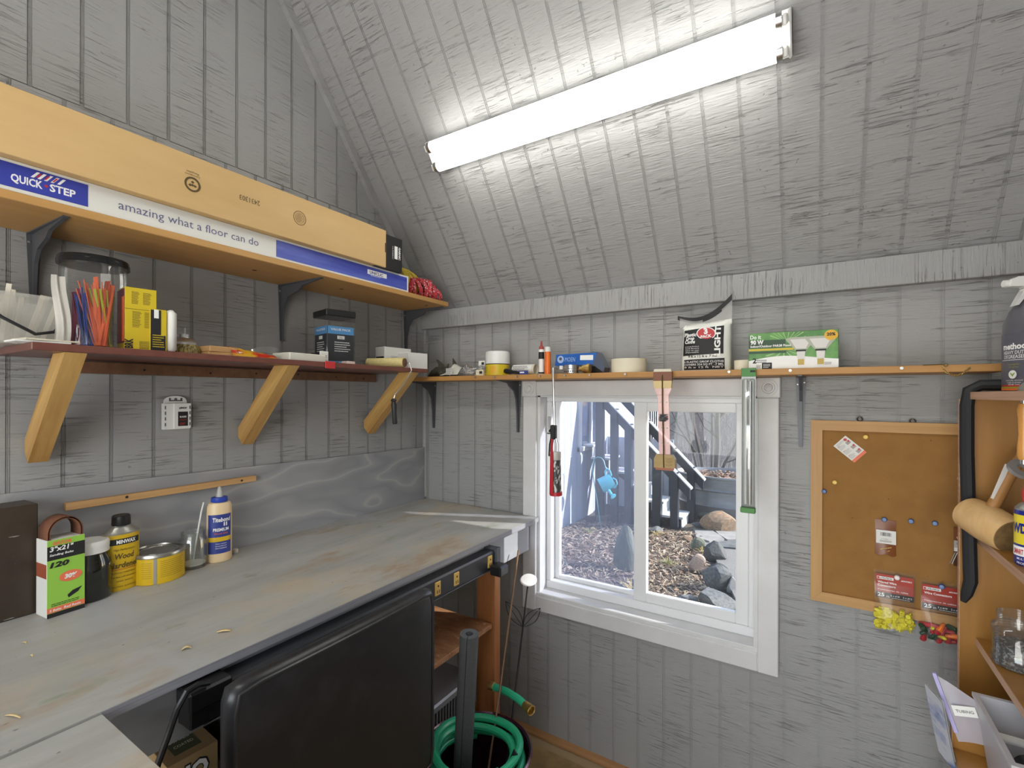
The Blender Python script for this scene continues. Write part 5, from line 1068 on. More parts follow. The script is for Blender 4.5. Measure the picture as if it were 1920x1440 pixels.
pin(1659, 975, BPIN, 'blue push pin holding the brown barcode bag', -.0125); pin(1709, 978, BPIN, 'blue push pin right of the brown barcode bag'); pin(1754, 982, BPIN, 'blue push pin halfway between the brown bag and the nail packet')
# instruction card
c = at(1593.5, 842, Y=-.0125); ca = T('instruction_card', 'tilted white instruction card with a red foot pinned up top left', 'card', (c[0], -.0118, c[2]), 0, rot=(0, -PI + PI - (-.62), 0))
ca.rotation_euler = (0, -.84, 0)
G().box(-.023, -.0012, -.036, .023, -.0004, .036).out('card', PAPER, ca, sm=0); plate(ca, 'red_foot', (0, -.0013, -.0315), .046, .009, mat('coral_print', (0, 0, 0)))
disc(ca, 'red_dot', (.013, -.0013, .028), .0045, RED)
for kk in range(3): plate(ca, 'picture', (.012, -.0013, .017 - .018 * kk), .013, .010, mat('grey_picture', (.42, .36, .34), .6)); disc(ca, 'red_dot', (.016, -.0020, .020 - .018 * kk), .003, RED); lines(ca, (-.009, -.0013, .017 - .018 * kk), .022, .012, 4, mat('grey_ink', (0, 0, 0)), seed=kk); plate(ca, 'red_word', (-.015, -.0018, .024 - .018 * kk), .008, .0012, RED)
lines(ca, (0, -.0013, .029), .036, .007, 3, mat('grey_ink', (0, 0, 0)))
# amber bag
c = at(1660, 1008, Y=-.0125); am = T('amber_barcode_bag', 'amber plastic bag with a white barcode label pinned to the cork', 'bag', (c[0], -.0112, c[2]), -.0)
AMB = mat('amber_film', (.24, .075, .022), .3, c2=(.19, .06, .018), scale=(30, 30, 30))
G().grid(lambda u, v: ((2 * u - 1) * (.0255 - .0015 * math.sin(PI * v)), -.0018 - .0045 * math.sin(PI * u) * (1 - v) ** .7, .053 - .104 * (1 - v) - .003 * math.sin(3 * PI * u) * (1 - v)), 12, 12).out('bag', AMB, am, sm=2)
pl_ = plate(am, 'label', (.001, -.0068, .003), .047, .040, PAPER); g = G(); rq = random.Random(8); x = -.012
while x < .013: w_ = rq.uniform(.0006, .0018); g.box(x, -.0079, .006, x + w_, -.0074, .0165); x += w_ + rq.uniform(.0006, .0014)
g.out('barcode', INK, pl_, sm=0); text(pl_, '0 47852 11', (.001, -.0078, -.004), .0022, INK, .022); lines(pl_, (.001, -.0074, -.0095), .03, .006, 2, INK)
g = G(); g.tube([(-.014, -.0072, -.036), (.014, -.0076, -.026)], .0011, 6); g.tube([(.004, -.0072, -.040), (.010, -.0074, -.036)], .0011, 6); g.out('metal_pin', BRASS, am)
# nail packet at the right
c = at(1797, 1025, Y=-.0125); npk = T('nail_packet', 'small amber packet of wire nails at the right edge of the cork', 'packet', (c[0] + .012, -.0112, c[2]), 0)
G().box(-.022, -.004, .012, .022, -.0006, .054).out('header', AMB, npk, sm=0); plate(npk, 'grey_label', (0, -.0041, .006), .044, .022, mat('grey_label', (0, 0, 0))); plate(npk, 'white_label', (0, -.0048, -.008), .044, .010, WINK)
text(npk, 'Wood', (-.006, -.0046, .022), .006, WINK, .022, bold=.02); text(npk, 'Screws', (-.006, -.0054, .007), .004, INK, .022); text(npk, '#6 x 1', (-.006, -.0058, -.010), .0045, INK, .018, bold=.03); G().box(-.022, -.003, -.055, .022, -.0008, .012).out('pouch', mat('brown_pouch', (.10, .04, .02), .3), npk, sm=0)
rq = random.Random(2)
for i in range(9):
    x = -.019 + .0042 * i; o = G().cyl((x, -.0045, -.016), (x - rq.uniform(-.004, .012), -.0048, -.050), .0009, n=6).out('nail', WHITEP if i % 2 else STEEL, npk)
pin(1804, 990, YPIN, 'yellow push pin on the nail packet at the right edge', -.016)
c = at(1800, 886, Y=-.0125); o = tag(G().tube([(.006, -.002, .030), (.005, -.003, .0), (.002, -.006, -.012), (-.007, -.010, -.017)], [.003, .0035, .004, .0025], 8).out('clear_hook', MILKY), 'small clear plastic hook at the right edge of the cork', 'hook'); o.location = (c[0], -.0115, c[2])
# connector bags
def conbag(px, py, w, h, lab, t1, t2, no, cols, seed):
    c = at(px, py, Y=-.026); b = T('connector_bag', lab, 'bag', (c[0], -.0215, c[2]), 0); rq = random.Random(seed)
    def bf(u, v, s): return ((2 * u - 1) * w * (.5 - .025 * math.sin(PI * v)), -.003 + s * (.0015 + .013 * math.sin(PI * min(max(u, .02), .98)) ** .6 * max(0, 1 - 1.35 * v) ** .5), -h * (1 - v))
    g = G(); g.grid(lambda u, v: bf(u, v, -1), 12, 14); g.out('clear_bag', mat('bag_clear', (.93, .92, .90), .12, alpha=.035, gloss=.045), b, sm=2)
    G().box(-w * .45, -.0048, -h * .47, w * .45, -.0038, -h * .07).out('header_card', mat('header_red', (.40, .035, .02), .4), b, sm=0)
    plate(b, 'black_band', (0, -.0049, -h * .425), w * .9, h * .095, INK); plate(b, 'white_tag', (-w * .22, -.0049, -h * .135), w * .40, h * .045, WINK)
    text(b, 'UTILITECH', (-w * .20, -.0056, -h * .148), .0042, INK, w * .28, bold=.03); disc(b, 'tag_mark', (-w * .385, -.0056, -h * .135), .003, RED, n=12)
    text(b, no, (w * .28, -.0052, -h * .15), .004, WINK, w * .25, bold=.02)
    for i, s_ in enumerate(t1): text(b, s_, (-w * .40, -.0052, -h * (.225 + .055 * i)), .006, WINK, w * (.45 if len(t1) > 1 and i == 0 else .43 if len(t1) > 1 else .62), al='LEFT', bold=.03)
    text(b, t2, (-w * .40, -.0052, -h * .345), .0042, WINK, w * .72, al='LEFT', bold=.01)
    text(b, '25', (-w * .40, -.0057, -h * .452), .0105, WINK, .016, al='LEFT', bold=.03); text(b, 'ct.', (-w * .19, -.0057, -h * .452), .006, WINK, .008, al='LEFT'); text(b, '2 x #18    2 x #12', (w * .16, -.0057, -h * .43), .0045, WINK, w * .5, bold=.01); lines(b, (w * .16, -.0056, -h * .455), w * .45, .003, 1, WINK)
    return b, rq
YCON = mat('connector_yellow', (.74, .66, .06), .4)
b, rq = conbag(1677, 1072, .098, .172, 'clear bag of yellow winged wire connectors pinned below the cork', ('Winged Wire', 'Connectors'), 'Conectores de cable', '#0047853', None, 3)
g = G(); g.lathe([(.0062, -.013), (.0075, -.005), (.0048, .011), (.003, .0135)], 10); g.box(-.0125, -.0015, -.010, .0125, .0015, .003, .001); base = g.me('wire_connector', YCON)
for i in range(25):
    o = put('wire_connector', base); tag(o, 'yellow winged connector in the left connector bag', 'connector', 'yellow winged connectors in the bag'); o.location = (b.location[0] + -.036 + .018 * (i % 5) + rq.uniform(-.003, .003), -.0245 - .008 * rq.random(), b.location[2] - .172 + .012 + .0095 * (i // 5) + rq.uniform(-.002, .002)); o.rotation_euler = (rq.uniform(0, 6), rq.uniform(0, 6), rq.uniform(0, 6))
b, rq = conbag(1766, 1092, .096, .172, 'clear bag of mixed coloured wire connectors right of the yellow ones', ('Wire Connectors',), 'Conectores de cables', '#0048538', None, 4)
bases = {}
for nm, col in (('red', (.45, .03, .04)), ('orange', (.85, .20, .03)), ('yellow', (.74, .60, .04)), ('dark_green', (.03, .07, .04))):
    bases[nm] = G().lathe([(.0068, -.014), (.0074, -.010), (.0046, .011), (.0025, .0135), (0, .0135)], 10).me('wire_nut', mat('connector_' + nm, col, .4))
for i in range(25):
    nm = ('red', 'yellow', 'dark_green', 'orange', 'red', 'dark_green')[(i * 5 + i // 3) % 6]; o = put('wire_nut', bases[nm]); tag(o, nm.replace('_', ' ') + ' wire nut in the mixed connector bag', 'connector', nm.replace('_', ' ') + ' wire nuts in the bag')
    o.location = (b.location[0] - .036 + .018 * (i % 5) + rq.uniform(-.003, .003), -.0245 - .008 * rq.random(), b.location[2] - .172 + .011 + .0092 * (i // 5) + rq.uniform(-.002, .002)); o.rotation_euler = (rq.uniform(0, 6), rq.uniform(0, 6), rq.uniform(0, 6))
pin(1683, 1084, WPIN, 'white push pin holding the yellow connector bag', -.0275); pin(1767, 1101, BPIN, 'blue push pin holding the mixed connector bag', -.0275)

# ================================================================ BOOKCASE CONTENTS
BX = 2.15
# black bent strip over the case corner
st = T('black_foam_strip', 'long black foam strip bent over the top corner of the bookcase', 'strip', (BX + X0, -.205, 1.45), 0)
def sv(px, py, Yp): q = at(px, py, Y=Yp); return (q[0] - (BX + X0), Yp + .205, q[2] - 1.45)
g = G(); pts = [sv(1930, 722, -.235), sv(1880, 722, -.235), sv(1840, 722, -.23), sv(1818, 732, -.225), sv(1813, 760, -.222), sv(1813, 850, -.222), sv(1816, 960, -.222), sv(1819, 1060, -.222), sv(1820, 1090, -.222), sv(1813, 1113, -.222), sv(1806, 1128, -.222)]
g.tube(pts, [.014] * 8 + [.014, .012, .006], 10); g.out('foam_strip', mat('black_foam', (.010, .011, .014), .6), st)
# degreaser spray bottle
yb = -.285; p = at(1936, 700, Y=yb); k = mpp(p)
sp_ = T('spray_bottle', 'grey degreaser bottle with a white trigger sprayer on top of the bookcase', 'spray bottle', (p[0], yb, 1.4806), math.radians(-64)); SY = .62
r0 = 51 * k
b_ = G().lathe([(r0 * .90, 0), (r0 * .94, .004), (r0 * .97, 60 * k), (r0, 110 * k), (r0 * .97, 130 * k), (r0 * .80, 152 * k), (r0 * .50, 172 * k), (r0 * .32, 182 * k), (r0 * .30, 186 * k)], 44, sy=SY).out('body', mat('smoke_grey_bottle', (.115, .115, .135), .25, coat=.2), sp_)
wrap(b_, 'label', 12 * k, 108 * k, -1.15, 1.15, mat('bottle_label', (.11, .11, .14), .35), r0 * .985, SY, .0012)
def cb_(s, z, h, w, m, bold=0., x=0.): return curved(b_, s, z * k, h * k, w * k, m, r0 * .99 + .0016, SY, bold, 0, x * k)
cb_('method.', 80, 11, 52, WINK, .04); cb_('HEAVY DUTY', 70.5, 6.5, 48, WINK, .01); cb_('DEGREASER', 62.5, 6.5, 46, WINK, .01); wrap(b_, 'rule', 59 * k, 60 * k, -.6, .6, WINK, r0 * .99, SY, .0016)
cb_('lemongrass', 50, 3.2, 22, mat('olive_print', (.35, .33, .03), .5)); cb_('kills grease', 45, 3, 20, mat('olive_print', (0, 0, 0)))
q = (0, -r0 * SY - .0024, 32 * k); disc(b_, 'round_badge', q, 8 * k, WINK, n=20); g = G(); g.prism([(-4 * k, 4 * k), (0, 0), (4 * k, 4 * k), (4 * k, 1 * k), (0, -4 * k), (-4 * k, 1 * k)], (0, q[1] - .0006, q[2]), (1, 0, 0), (0, 0, 1), (0, -.0003, 0)); g.out('leaf_mark', mat('leaf_green', (.25, .38, .05), .5), b_, sm=0)
for z, c_ in ((6, RED), (2.5, mat('olive_print', (0, 0, 0))), (-1, ORANGE)): wrap(b_, 'colour_band', (z - 1.6 + 5) * k, (z + 1.6 + 5) * k, -.9, .9, c_, r0 * .975, SY, .0016)
for kk in range(3): cb_(('naturally derived', 'tough on grease', '828 ml')[kk], 20 - 4 * kk, 2.4, 34 - 6 * kk, WINK)
G().lathe([(r0 * .34, 183 * k), (r0 * .36, 184 * k), (r0 * .36, 192 * k), (r0 * .30, 194 * k), (0, 194 * k)], 24).out('collar', WHITEP, sp_)
g = G(); g.prism([(-38 * k, 198 * k), (-36 * k, 211 * k), (-26 * k, 216 * k), (30 * k, 214 * k), (34 * k, 196 * k), (12 * k, 192 * k), (-12 * k, 192 * k), (-16 * k, 197 * k)], (0, -.011, 0), (1, 0, 0), (0, 0, 1), (0, .022, 0)); hd = g.out('sprayer_head', WHITEP, sp_, sm=0); hd.rotation_euler = (0, 0, math.radians(80))
G().prism([(-14 * k, 197 * k), (-8 * k, 195 * k), (-14 * k, 178 * k), (-24 * k, 163 * k), (-31 * k, 161 * k), (-24 * k, 176 * k)], (0, -.008, 0), (1, 0, 0), (0, 0, 1), (0, .016, 0)).out('trigger', mat('frosted_white', (.66, .66, .65), .35), hd, sm=0)
G().lathe([(.008, 0), (.008, .010)], 14, (-36 * k, 0, 204.5 * k), (-1, 0, 0)).out('nozzle', WHITEP, hd)
# wooden-handled tool in front of the case
yt = -.47
def tv(px, py, Yp, base): q = at(px, py, Y=Yp); return (q[0] - base[0], Yp - base[1], q[2] - base[2])
base = at(1916, 800, Y=yt); tw = T('handled_tool', 'tool with a turned orange wooden handle and grey head, hanging at the case front', 'hand tool', base, 0)
zz = lambda py: float(at(1916, py, Y=yt)[2] - base[2]); k = mpp(base)
G().lathe([(7 * k, zz(862)), (9.5 * k, zz(855)), (9.5 * k, zz(838)), (7.6 * k, zz(815)), (8.5 * k, zz(785)), (10 * k, zz(768)), (8 * k, zz(757)), (0, zz(756))], 22, (3 * k, 0, 0)).out('handle', mat('varnished_orange', (.60, .28, .07), .3), tw)
G().lathe([(5 * k, zz(757)), (5 * k, zz(748)), (0, zz(747))], 16, (3 * k, 0, 0)).out('ferrule', STEEL, tw); G().lathe([(0, zz(870)), (5.5 * k, zz(870)), (5.5 * k, zz(861))], 16, (3 * k, 0, 0)).out('ferrule', STEEL, tw)
G().ball((9 * k, 0, zz(733)), 15 * k, 18, (1, .5, 1.2)).out('grey_head', mat('dull_grey_felt', (.20, .19, .17), .7), tw); G().cyl((5 * k, 0, zz(748)), (5 * k, 0, zz(733)), 3 * k, n=10).out('shank', DKMET, tw)
G().tube([(6 * k, 0, zz(868)), (7 * k, 0, zz(885)), (8 * k, .01, zz(905))], .0016, 6).out('hanging_wire', STEEL, tw)
# mallet
ym = -.29; hb_ = at(1856, 985, Y=ym); zb = 1.1285
ml = T('wooden_mallet', 'pale wooden mallet leaning in the bookcase with its head out over the shelf edge', 'mallet', (hb_[0], ym, zb + .0445), 0)
PALE = mat('pale_beech', (.66, .43, .20), .45, c2=(.58, .36, .15), scale=(60, 60, 12), bump=.05); ENDG = mat('end_grain', (.24, .15, .055), .7, c2=(.17, .10, .035), scale=(60, 60, 60))
hx = Vector((.42, -.86, -.22)).normalized()
a_, b2 = -hx * .058, hx * .058
hd = G().lathe([(.036, 0), (.040, .004), (.0435, .058), (.040, .112), (.038, .116)], 34, tuple(a_), tuple(hx)).out('head', PALE, ml)
G().lathe([(.0375, 0), (.036, .0008), (0, .001)], 34, tuple(b2), tuple(hx)).out('end_face', ENDG, hd, 'dark worn striking face', sm=0)
d_ = Vector((.060, .03, .175)); G().tube([(0, 0, .03), tuple(d_ * .5 + Vector((.004, 0, .02))), tuple(d_ + Vector((.006, 0, .0)))], [.0125, .0115, .0105], 12).out('handle', mat('handle_brown', (.36, .17, .05), .45), ml)
hs_ = (d_.normalized()); g = G(); pr2 = [Vector((.012, -.0125, .075)), Vector((.036, -.0125, .150))]
plate(ml, 'handle_label', (.0245 - .007, .014 - .0115, .10), .012, .085, PAPER, right=tuple(Vector((.85, .5, 0)).cross(Vector((0,0,1))).cross(hs_).normalized() * -1), up=tuple(hs_)); 
# lubricant spray can
yw = -.44; p = at(1936, 1000, Y=yw); k = mpp(p)
wd = T('lubricant_can', 'blue and yellow lubricant spray can beside the mallet', 'can', (p[0], yw, zb), math.radians(-38)); r0 = 24.5 * k
z_ = lambda py: (1040 - py) * k
b_ = G().lathe([(r0 * .95, 0), (r0, .003), (r0, z_(940)), (r0 * .93, z_(934))], 32).out('body', mat('can_navy', (.012, .02, .22), .3), wd)
wrap(b_, 'yellow_shield', z_(1000), z_(945), -.95, .95, mat('shield_yellow', (.72, .58, .03), .35), r0, 1.); curved(b_, 'WD-40', z_(978), 17 * k, 44 * k, mat('can_navy', (0, 0, 0)), r0 + .0006, 1., .05)
wrap(b_, 'white_band', z_(1022), z_(1004), -.95, .95, WINK, r0, 1., .0008); curved(b_, 'SMART STRAW', z_(1018), 9 * k, 38 * k, RED, r0 + .001, 1., .03)
for kk in range(2): curved(b_, ('MULTI-USE', 'PRODUCT')[kk], z_(1029 + 8 * kk), 4 * k, 26 * k, WINK, r0, 1., .01)
G().lathe([(r0 * .96, z_(940)), (r0 * .97, z_(934)), (r0 * .70, z_(926)), (r0 * .45, z_(922)), (0, z_(922))], 28).out('dome', mat('can_grey', (0, 0, 0)), wd); G().lathe([(r0 * .55, z_(922)), (r0 * .6, z_(905)), (r0 * .45, z_(890)), (0, z_(889))], 20).out('nozzle_cap', RED, wd)
p = at(1898, 880, Y=-.30); tr_ = T('tape_ring', 'flat grey ring hanging behind the wooden mallet handle', 'ring', (float(at(1917, 880, Y=-.40)[0]), -.40, float(at(1917, 880, Y=-.40)[2])), 0); G().lathe([(.010, -.004), (.024, -.004), (.024, .004), (.010, .004), (.010, -.004)], 26, (0, 0, 0), (.25, -.65, .7), cap=False).out('ring', mat('ring_grey', (.30, .29, .29), .35, .4), tr_)
# ribbed jars
yj = -.43
def rjar(px, Yp, lab, r0, h, fill):
    p = at(px, 1210, Y=Yp); t = T('ribbed_jar', lab, 'jar', (p[0], Yp, .8725), 0)
    pr = [(r0 * .92, 0)]
    for i in range(4): pr += [(r0 * (1.0), h * (.03 + .05 * i)), (r0 * .965, h * (.055 + .05 * i))]
    pr += [(r0 * .97, h * .62)]
    for i in range(3): pr += [(r0 * 1.02, h * (.64 + .045 * i)), (r0 * .97, h * (.665 + .045 * i))]
    pr += [(r0 * .80, h * .80), (r0 * .80, h)]
    G().lathe(pr, 34, cap=False).out('jar_wall', GLASSC, t); G().lathe([(r0 * .90, .002), (r0 * .92, h * .05), (r0 * .90, h * fill), (r0 * .4, h * (fill + .08)), (0, h * (fill + .05))], 26).out('contents', mat('dark_bits', (.05, .045, .045), .4, .3, c2=(.35, .34, .33), scale=(160, 160, 160), mixr=(.5, .62)), t)
rjar(1910, -.325, 'ribbed clear jar of dark hardware on the lower bookcase shelf', .044, .115, .42)
# white bins, papers and lamp in the lower cabinet
wb2 = T('white_bin', 'white plastic bin with a rolled rim at the lower right, full of oddments', 'bin', (2.052, -.515, .6805), 0)
g = G(); vs, fs = [], []
for (kx_, z) in ((.78, 0), (.94, .135), (1.0, .138), (1.0, .146), (.91, .146), (.76, .006)):
    for x, y in ((-.093, -.13), (.093, -.13), (.093, .115), (-.093, .115)): vs.append((x * kx_, y * kx_, z))
for q in range(5):
    for i in range(4): j = (i + 1) % 4; fs.append((q * 4 + i, q * 4 + j, q * 4 + 4 + j, q * 4 + 4 + i))
fs.append((0, 1, 2, 3)); g.add(vs, fs); g.out('bin_wall', mat('bin_white', (.72, .72, .76), .35, alpha=.62, gloss=.05), wb2, sm=0)
tl = T('torch', 'black torch with a chrome lens end lying in the white bin', 'torch', (2.03, -.555, .722), 0); G().cyl((0, .09, .012), (0, -.03, .0), .024, .034, 26).out('barrel', BLACKP, tl); G().lathe([(.034, 0), (.036, .008), (.030, .010), (.012, .002), (0, .002)], 26, (0, -.03, 0), (0, -1, -.1)).out('lens_ring', STEEL, tl); text(tl, 'PULL', (0, -.0, .036), .005, WINK, .018, up=(0, 1, 0))
for i, (dx, dy, z, rz, c_, lab) in enumerate(((-.03, .01, .79, .5, PAPER, 'white plastic strip lying across the bin, nearest the front'), (.03, .03, .805, -.4, PAPER, 'white plastic strip lying across the bin, behind the first'), (.05, -.03, .79, .3, mat('khaki_card', (.36, .34, .15), .6), 'khaki card standing in the bin at the right'))):
    o = tag(G().box(-.05, -.009, -.004, .05, .009, .004, .002).out('plastic_strip', c_), lab, 'strip'); o.location = (2.045 + dx, -.50 + dy, z); o.rotation_euler = (.3, .25, rz)
zp = T('zip_bag_papers', 'clear zip bag of papers stuck upright behind the white bin', 'bag', (1.962, -.385, .705), 0)
zp.rotation_euler = (.05, -.30, -.2)
G().grid(lambda u, v: (-.022 + .075 * u + .0 * v, .003 * math.sin(6 * u), .0 + .145 * v * (1 - .45 * u)), 8, 8).out('bag', mat('zip_film', (.72, .70, .80), .25, alpha=.55, gloss=.12), zp, sm=2); plate(zp, 'paper_label', (.010, -.005, .070), .040, .022, PAPER, t=.001); text(zp, 'TUBING', (.010, -.0065, .067), .006, INK, .030)
G().box(-.023, -.003, .02, -.016, .003, .146).out('zip_strip', mat('zip_lilac', (.45, .42, .72), .4), zp, sm=0)
bk_ = T('blue_white_booklet', 'white and blue glossy booklet leaning on the low cabinet edge', 'booklet', (1.922, -.372, .640), 0)
bk_.rotation_euler = (.0, -.10, .25)
G().grid(lambda u, v: (-.004 * math.sin(PI * v) - .012 * v * v + .002, -.04 + .075 * u, .155 * v), 4, 12).out('cover', mat('booklet_cover', (.60, .62, .70), .3, c2=(.06, .13, .45), scale=(4, 4, 9), mixr=(.46, .56)), bk_, sm=2)
G().grid(lambda u, v: (.006 - .004 * math.sin(PI * v) - .012 * v * v, -.037 + .07 * u, .155 * v), 4, 12).out('pages', PAPER, bk_, sm=2)

# ================================================================ BUCKET WITH HOSE
bkx, bky, brr, bh = .775, -.605, .170, .365
bu = T('metal_bucket', 'dark red-purple metal bucket on the floor under the window', 'bucket', (bkx, bky, 0), 0)
G().lathe([(brr * .80, 0), (brr * .82, .004), (brr * .985, bh - .012), (brr * 1.02, bh - .010), (brr * 1.03, bh - .004), (brr * 1.0, bh), (brr * .965, bh - .006), (brr * .80, .012), (0, .010)], 56).out('pail', mat('plum_enamel', (.10, .025, .045), .22, .5, c2=(.06, .02, .05), scale=(5, 5, 9), coat=.5), bu)
ho = T('garden_hose', 'green garden hose coiled inside the rim of the metal bucket', 'hose', (bkx, bky, bh), 0)
pts = []; N_ = 170
for i in range(N_):
    a = 2.2 + i / N_ * 2 * PI * 3.6; t_ = i / N_; rr_ = brr * (.76 + .030 * math.sin(a * 1.3))
    rr_ += .010 * math.sin(t_ * 9); pts.append((rr_ * math.cos(a), rr_ * math.sin(a), -.050 + .062 * t_ + .006 * math.sin(a * 2 + 1)))
a = 2.2 + 3.6 * 2 * PI
lx, ly, lz = pts[-1]
tan = Vector((-math.sin(a), math.cos(a), .0)).normalized()
# last turn leaves the rim tangentially over the right side
ex = Vector(at(988, 1325, Z=bh + .055)) - Vector((bkx, bky, bh))
st_ = Vector((.02, brr * .92, .048)); 
q = Vector(at(925, 1287, Z=bh + .052)) - Vector((bkx, bky, bh)); pts2 = [tuple(q), tuple(q.lerp(ex, .35) + Vector((.004, .008, .003))), tuple(q.lerp(ex, .7) + Vector((.006, .006, .003))), tuple(ex)]
HOSE = mat('hose_green', (.025, .40, .19), .3, c2=(.035, .47, .25), scale=(6, 6, 6))
g = G(); g.tube(pts, .0125, 10); g.tube(pts2, .0125, 10); g.out('hose', HOSE, ho)
dv = (ex - Vector(pts2[-2])).normalized(); G().lathe([(.0135, -.012), (.0145, -.008), (.0145, .006), (.0165, .008), (.0165, .022), (.0175, .024), (.0150, .026), (.0125, .024), (.0125, .006), (0, .006)], 18, tuple(ex), tuple(dv)).out('hose_coupling', BRASS, ho, 'brass end fitting')
dq = (q - Vector(pts2[1])).normalized(); G().lathe([(.0140, -.006), (.0150, -.004), (.0150, .016), (.0115, .018)], 16, tuple(q), tuple(dq)).out('hose_coupling', BRASS, ho, 'brass end fitting')
fp = Vector((bkx, bky, 0))
def inb(px, py, Zp): q = Vector(at(px, py, Z=Zp)); return q
# foam pipe
tp_ = at(880, 1188, X=.755); k = mpp(tp_); rf = 17.5 * k
fo = T('foam_pipe', 'grey foam pipe lagging standing upright in the metal bucket', 'pipe lagging', (float(tp_[0]), float(tp_[1]), .012), 0)
fo.location = (.70, -.60, .0125)
dt = Vector((float(tp_[0]), float(tp_[1]), float(tp_[2]))) - Vector(fo.location)
FOAM = mat('grey_foam', (.115, .12, .125), .9, c2=(.085, .09, .095), scale=(300, 300, 300), bump=.4, bscale=(300, 300, 300), bdist=.001)
g = G(); L = dt.length; g.lathe([(rf, 0), (rf, L * .3), (rf * 1.02, L * .6), (rf, L), (rf * .42, L), (rf * .40, L * .8), (0, L * .8)], 28, (0, 0, 0), tuple(dt)); f_ = g.out('tube_wall', FOAM, fo)
n_ = dt.normalized(); e1 = Vector((.4, -.9, 0)); G().tube([tuple(dt + e1 * rf * .35), tuple(dt + e1 * rf * 1.01), tuple(dt * .6 + e1 * rf * 1.03), tuple(dt * .25 + e1 * rf * 1.01)], .0012, 5).out('slit', INK, f_)
# copper coloured rod, flower stake, ball
b0, b1 = Vector((.80, -.655, .02)), Vector(at(972, 1032, Y=-.20))
o = tag(G().tube([(0, 0, 0), tuple((b1 - b0) * .5 + Vector((.004, 0, 0))), tuple(b1 - b0)], .0038, 8).out('copper_rod', mat('dull_copper', (.24, .145, .085), .45, .5)), 'thin copper-brown rod leaning from the bucket against the bench end', 'rod'); o.location = b0
s0, s1 = Vector((.85, -.62, .018)), Vector(at(991, 1088, Y=-.16))
fl_ = T('flower_stake', 'black wire flower garden stake with a white disc top, leaning in the bucket', 'garden stake', s0, 0)
dv = s1 - s0; BW_ = mat('black_wire', (.015, .015, .015), .4)
G().tube([(0, 0, 0), tuple(dv)], .0035, 8).out('stem', BW_, fl_)
G().lathe([(0, -.002), (.030, -.002), (.034, .002), (.030, .006), (0, .009)], 26, tuple(dv), (.15, -.35, .9)).out('flower_disc', WHITEP, fl_)
dn = dv.normalized(); rt = Vector(tuple(RIGHT)); base = dv * .80
for s_ in (-1, 1):
    tip = base + (rt * s_ * .066 + Vector((0, 0, 1)) * (.098 if s_ < 0 else .072)); ax_ = tip - base; nrm = ax_.cross(Vector(tuple(FWD))).normalized()
    lp = G(); lp.tube([tuple(base + ax_ * (i / 12) + nrm * .020 * math.sin(PI * i / 12)) for i in range(13)] + [tuple(base + ax_ * (1 - i / 12) - nrm * .020 * math.sin(PI * i / 12)) for i in range(1, 12)], .0016, 6, closed=True); lp.tube([tuple(base), tuple(tip)], .0013, 6); lp.out('wire_leaf', BW_, fl_)
gp = at(908, 1436, Z=.20); o = tag(G().ball((0, 0, 0), .036, 22).out('grey_ball', mat('grey_ball_paint', (.26, .27, .29), .5)), 'grey ball resting in the metal bucket', 'ball'); o.location = (.835, -.675, .055)
o2 = tag(G().tube([(0, 0, 0), (.012, -.01, .14), (.02, -.015, .26), (.03, -.005, .285), (.034, .0, .27)], [.006, .006, .006, .009, .006], 8).out('black_hook_handle', BLACKP), 'short black hooked handle sticking up behind the hose', 'handle'); o2.location = (.872, -.575, .10)
# louvred heater under the shelf
ht = T('fan_heater', 'grey box heater with close vertical grille bars under the strand-board shelf', 'heater', (.52, -.53, 0), 0)
GB = mat('heater_grey', (.30, .31, .33), .4, .3)
g = G(); g.box(-.16, -.17, .03, .055, .17, .385, .006); g.out('case', mat('heater_dark', (.02, .02, .022), .5), ht, sm=0)
g = G(); g.box(-.16, -.175, .385, .068, .175, .415, .006); g.out('top_rim', GB, ht, 'pale grey top rim')
for i in range(22):
    y = -.163 + .0155 * i; G().box(.055, y - .0022, .03, .062, y + .0022, .386).out('grille_bar', GB, ht, sm=0)
for i in range(12):
    x = -.15 + .0165 * i; G().box(x - .0022, -.177, .03, x + .0022, -.170, .386).out('grille_bar', GB, ht, sm=0)
g = G()
for x in (-.14, .04):
    for y in (-.15, .15): g.cyl((x, y, 0), (x, y, .031), .012, n=12)
g.out('foot', BLACKP, ht)

# ================================================================ UNDER THE LEFT OF THE BENCH
pa = T('power_adaptor', 'black plug-in adaptor block and cord at the left end of the power strip', 'adaptor', (.648, -1.30, .80), 0)
def uv(px, py, Xp): q = at(px, py, X=Xp); return (Xp - .648, q[1] + 1.30, q[2] - .80)
lo, hi = uv(352, 1338, .70), uv(404, 1290, .70)
G().box(.004, lo[1], lo[2] - .005, .058, hi[1] + .03, hi[2] + .012, .004).out('block', BLACKP, pa)
q0 = uv(375, 1358, .70); G().box(.01, q0[1] - .018, q0[2] - .004, .055, q0[1] + .018, lo[2], .003).out('block_foot', BLACKP, pa)
G().tube([uv(392, 1280, .705), uv(372, 1283, .71), uv(350, 1297, .715), uv(332, 1330, .715), uv(315, 1380, .715), uv(296, 1432, .715), uv(285, 1475, .71)], .0055, 8).out('cord', BLACKP, pa)
uh = T('lower_side_shelf', 'plain grey shelf under the left part of the bench', 'shelf', (.33, -1.25, .632), 0); G().box(-.30, -.24, -.018, .305, .24, 0).out('shelf_board', BENCHG, uh, sm=0)
for (x, y) in ((.27, -.23), (-.28, -.23), (-.29, .2)): G().box(x, y, -.632, x + .03, y + .03, -.018).out('leg', BENCHG, uh, sm=0)
cbx = T('tan_product_box', 'tan product box with a green label under the bench beside the chair', 'box', (.50, -1.315, .6325), LR - .05)
TANB = mat('tan_card', (.40, .27, .13), .5, c2=(.34, .22, .10), scale=(10, 10, 10)); G().box(-.055, -.075, 0, .040, .09, .088, .001).out('carton', TANB, cbx, sm=0)
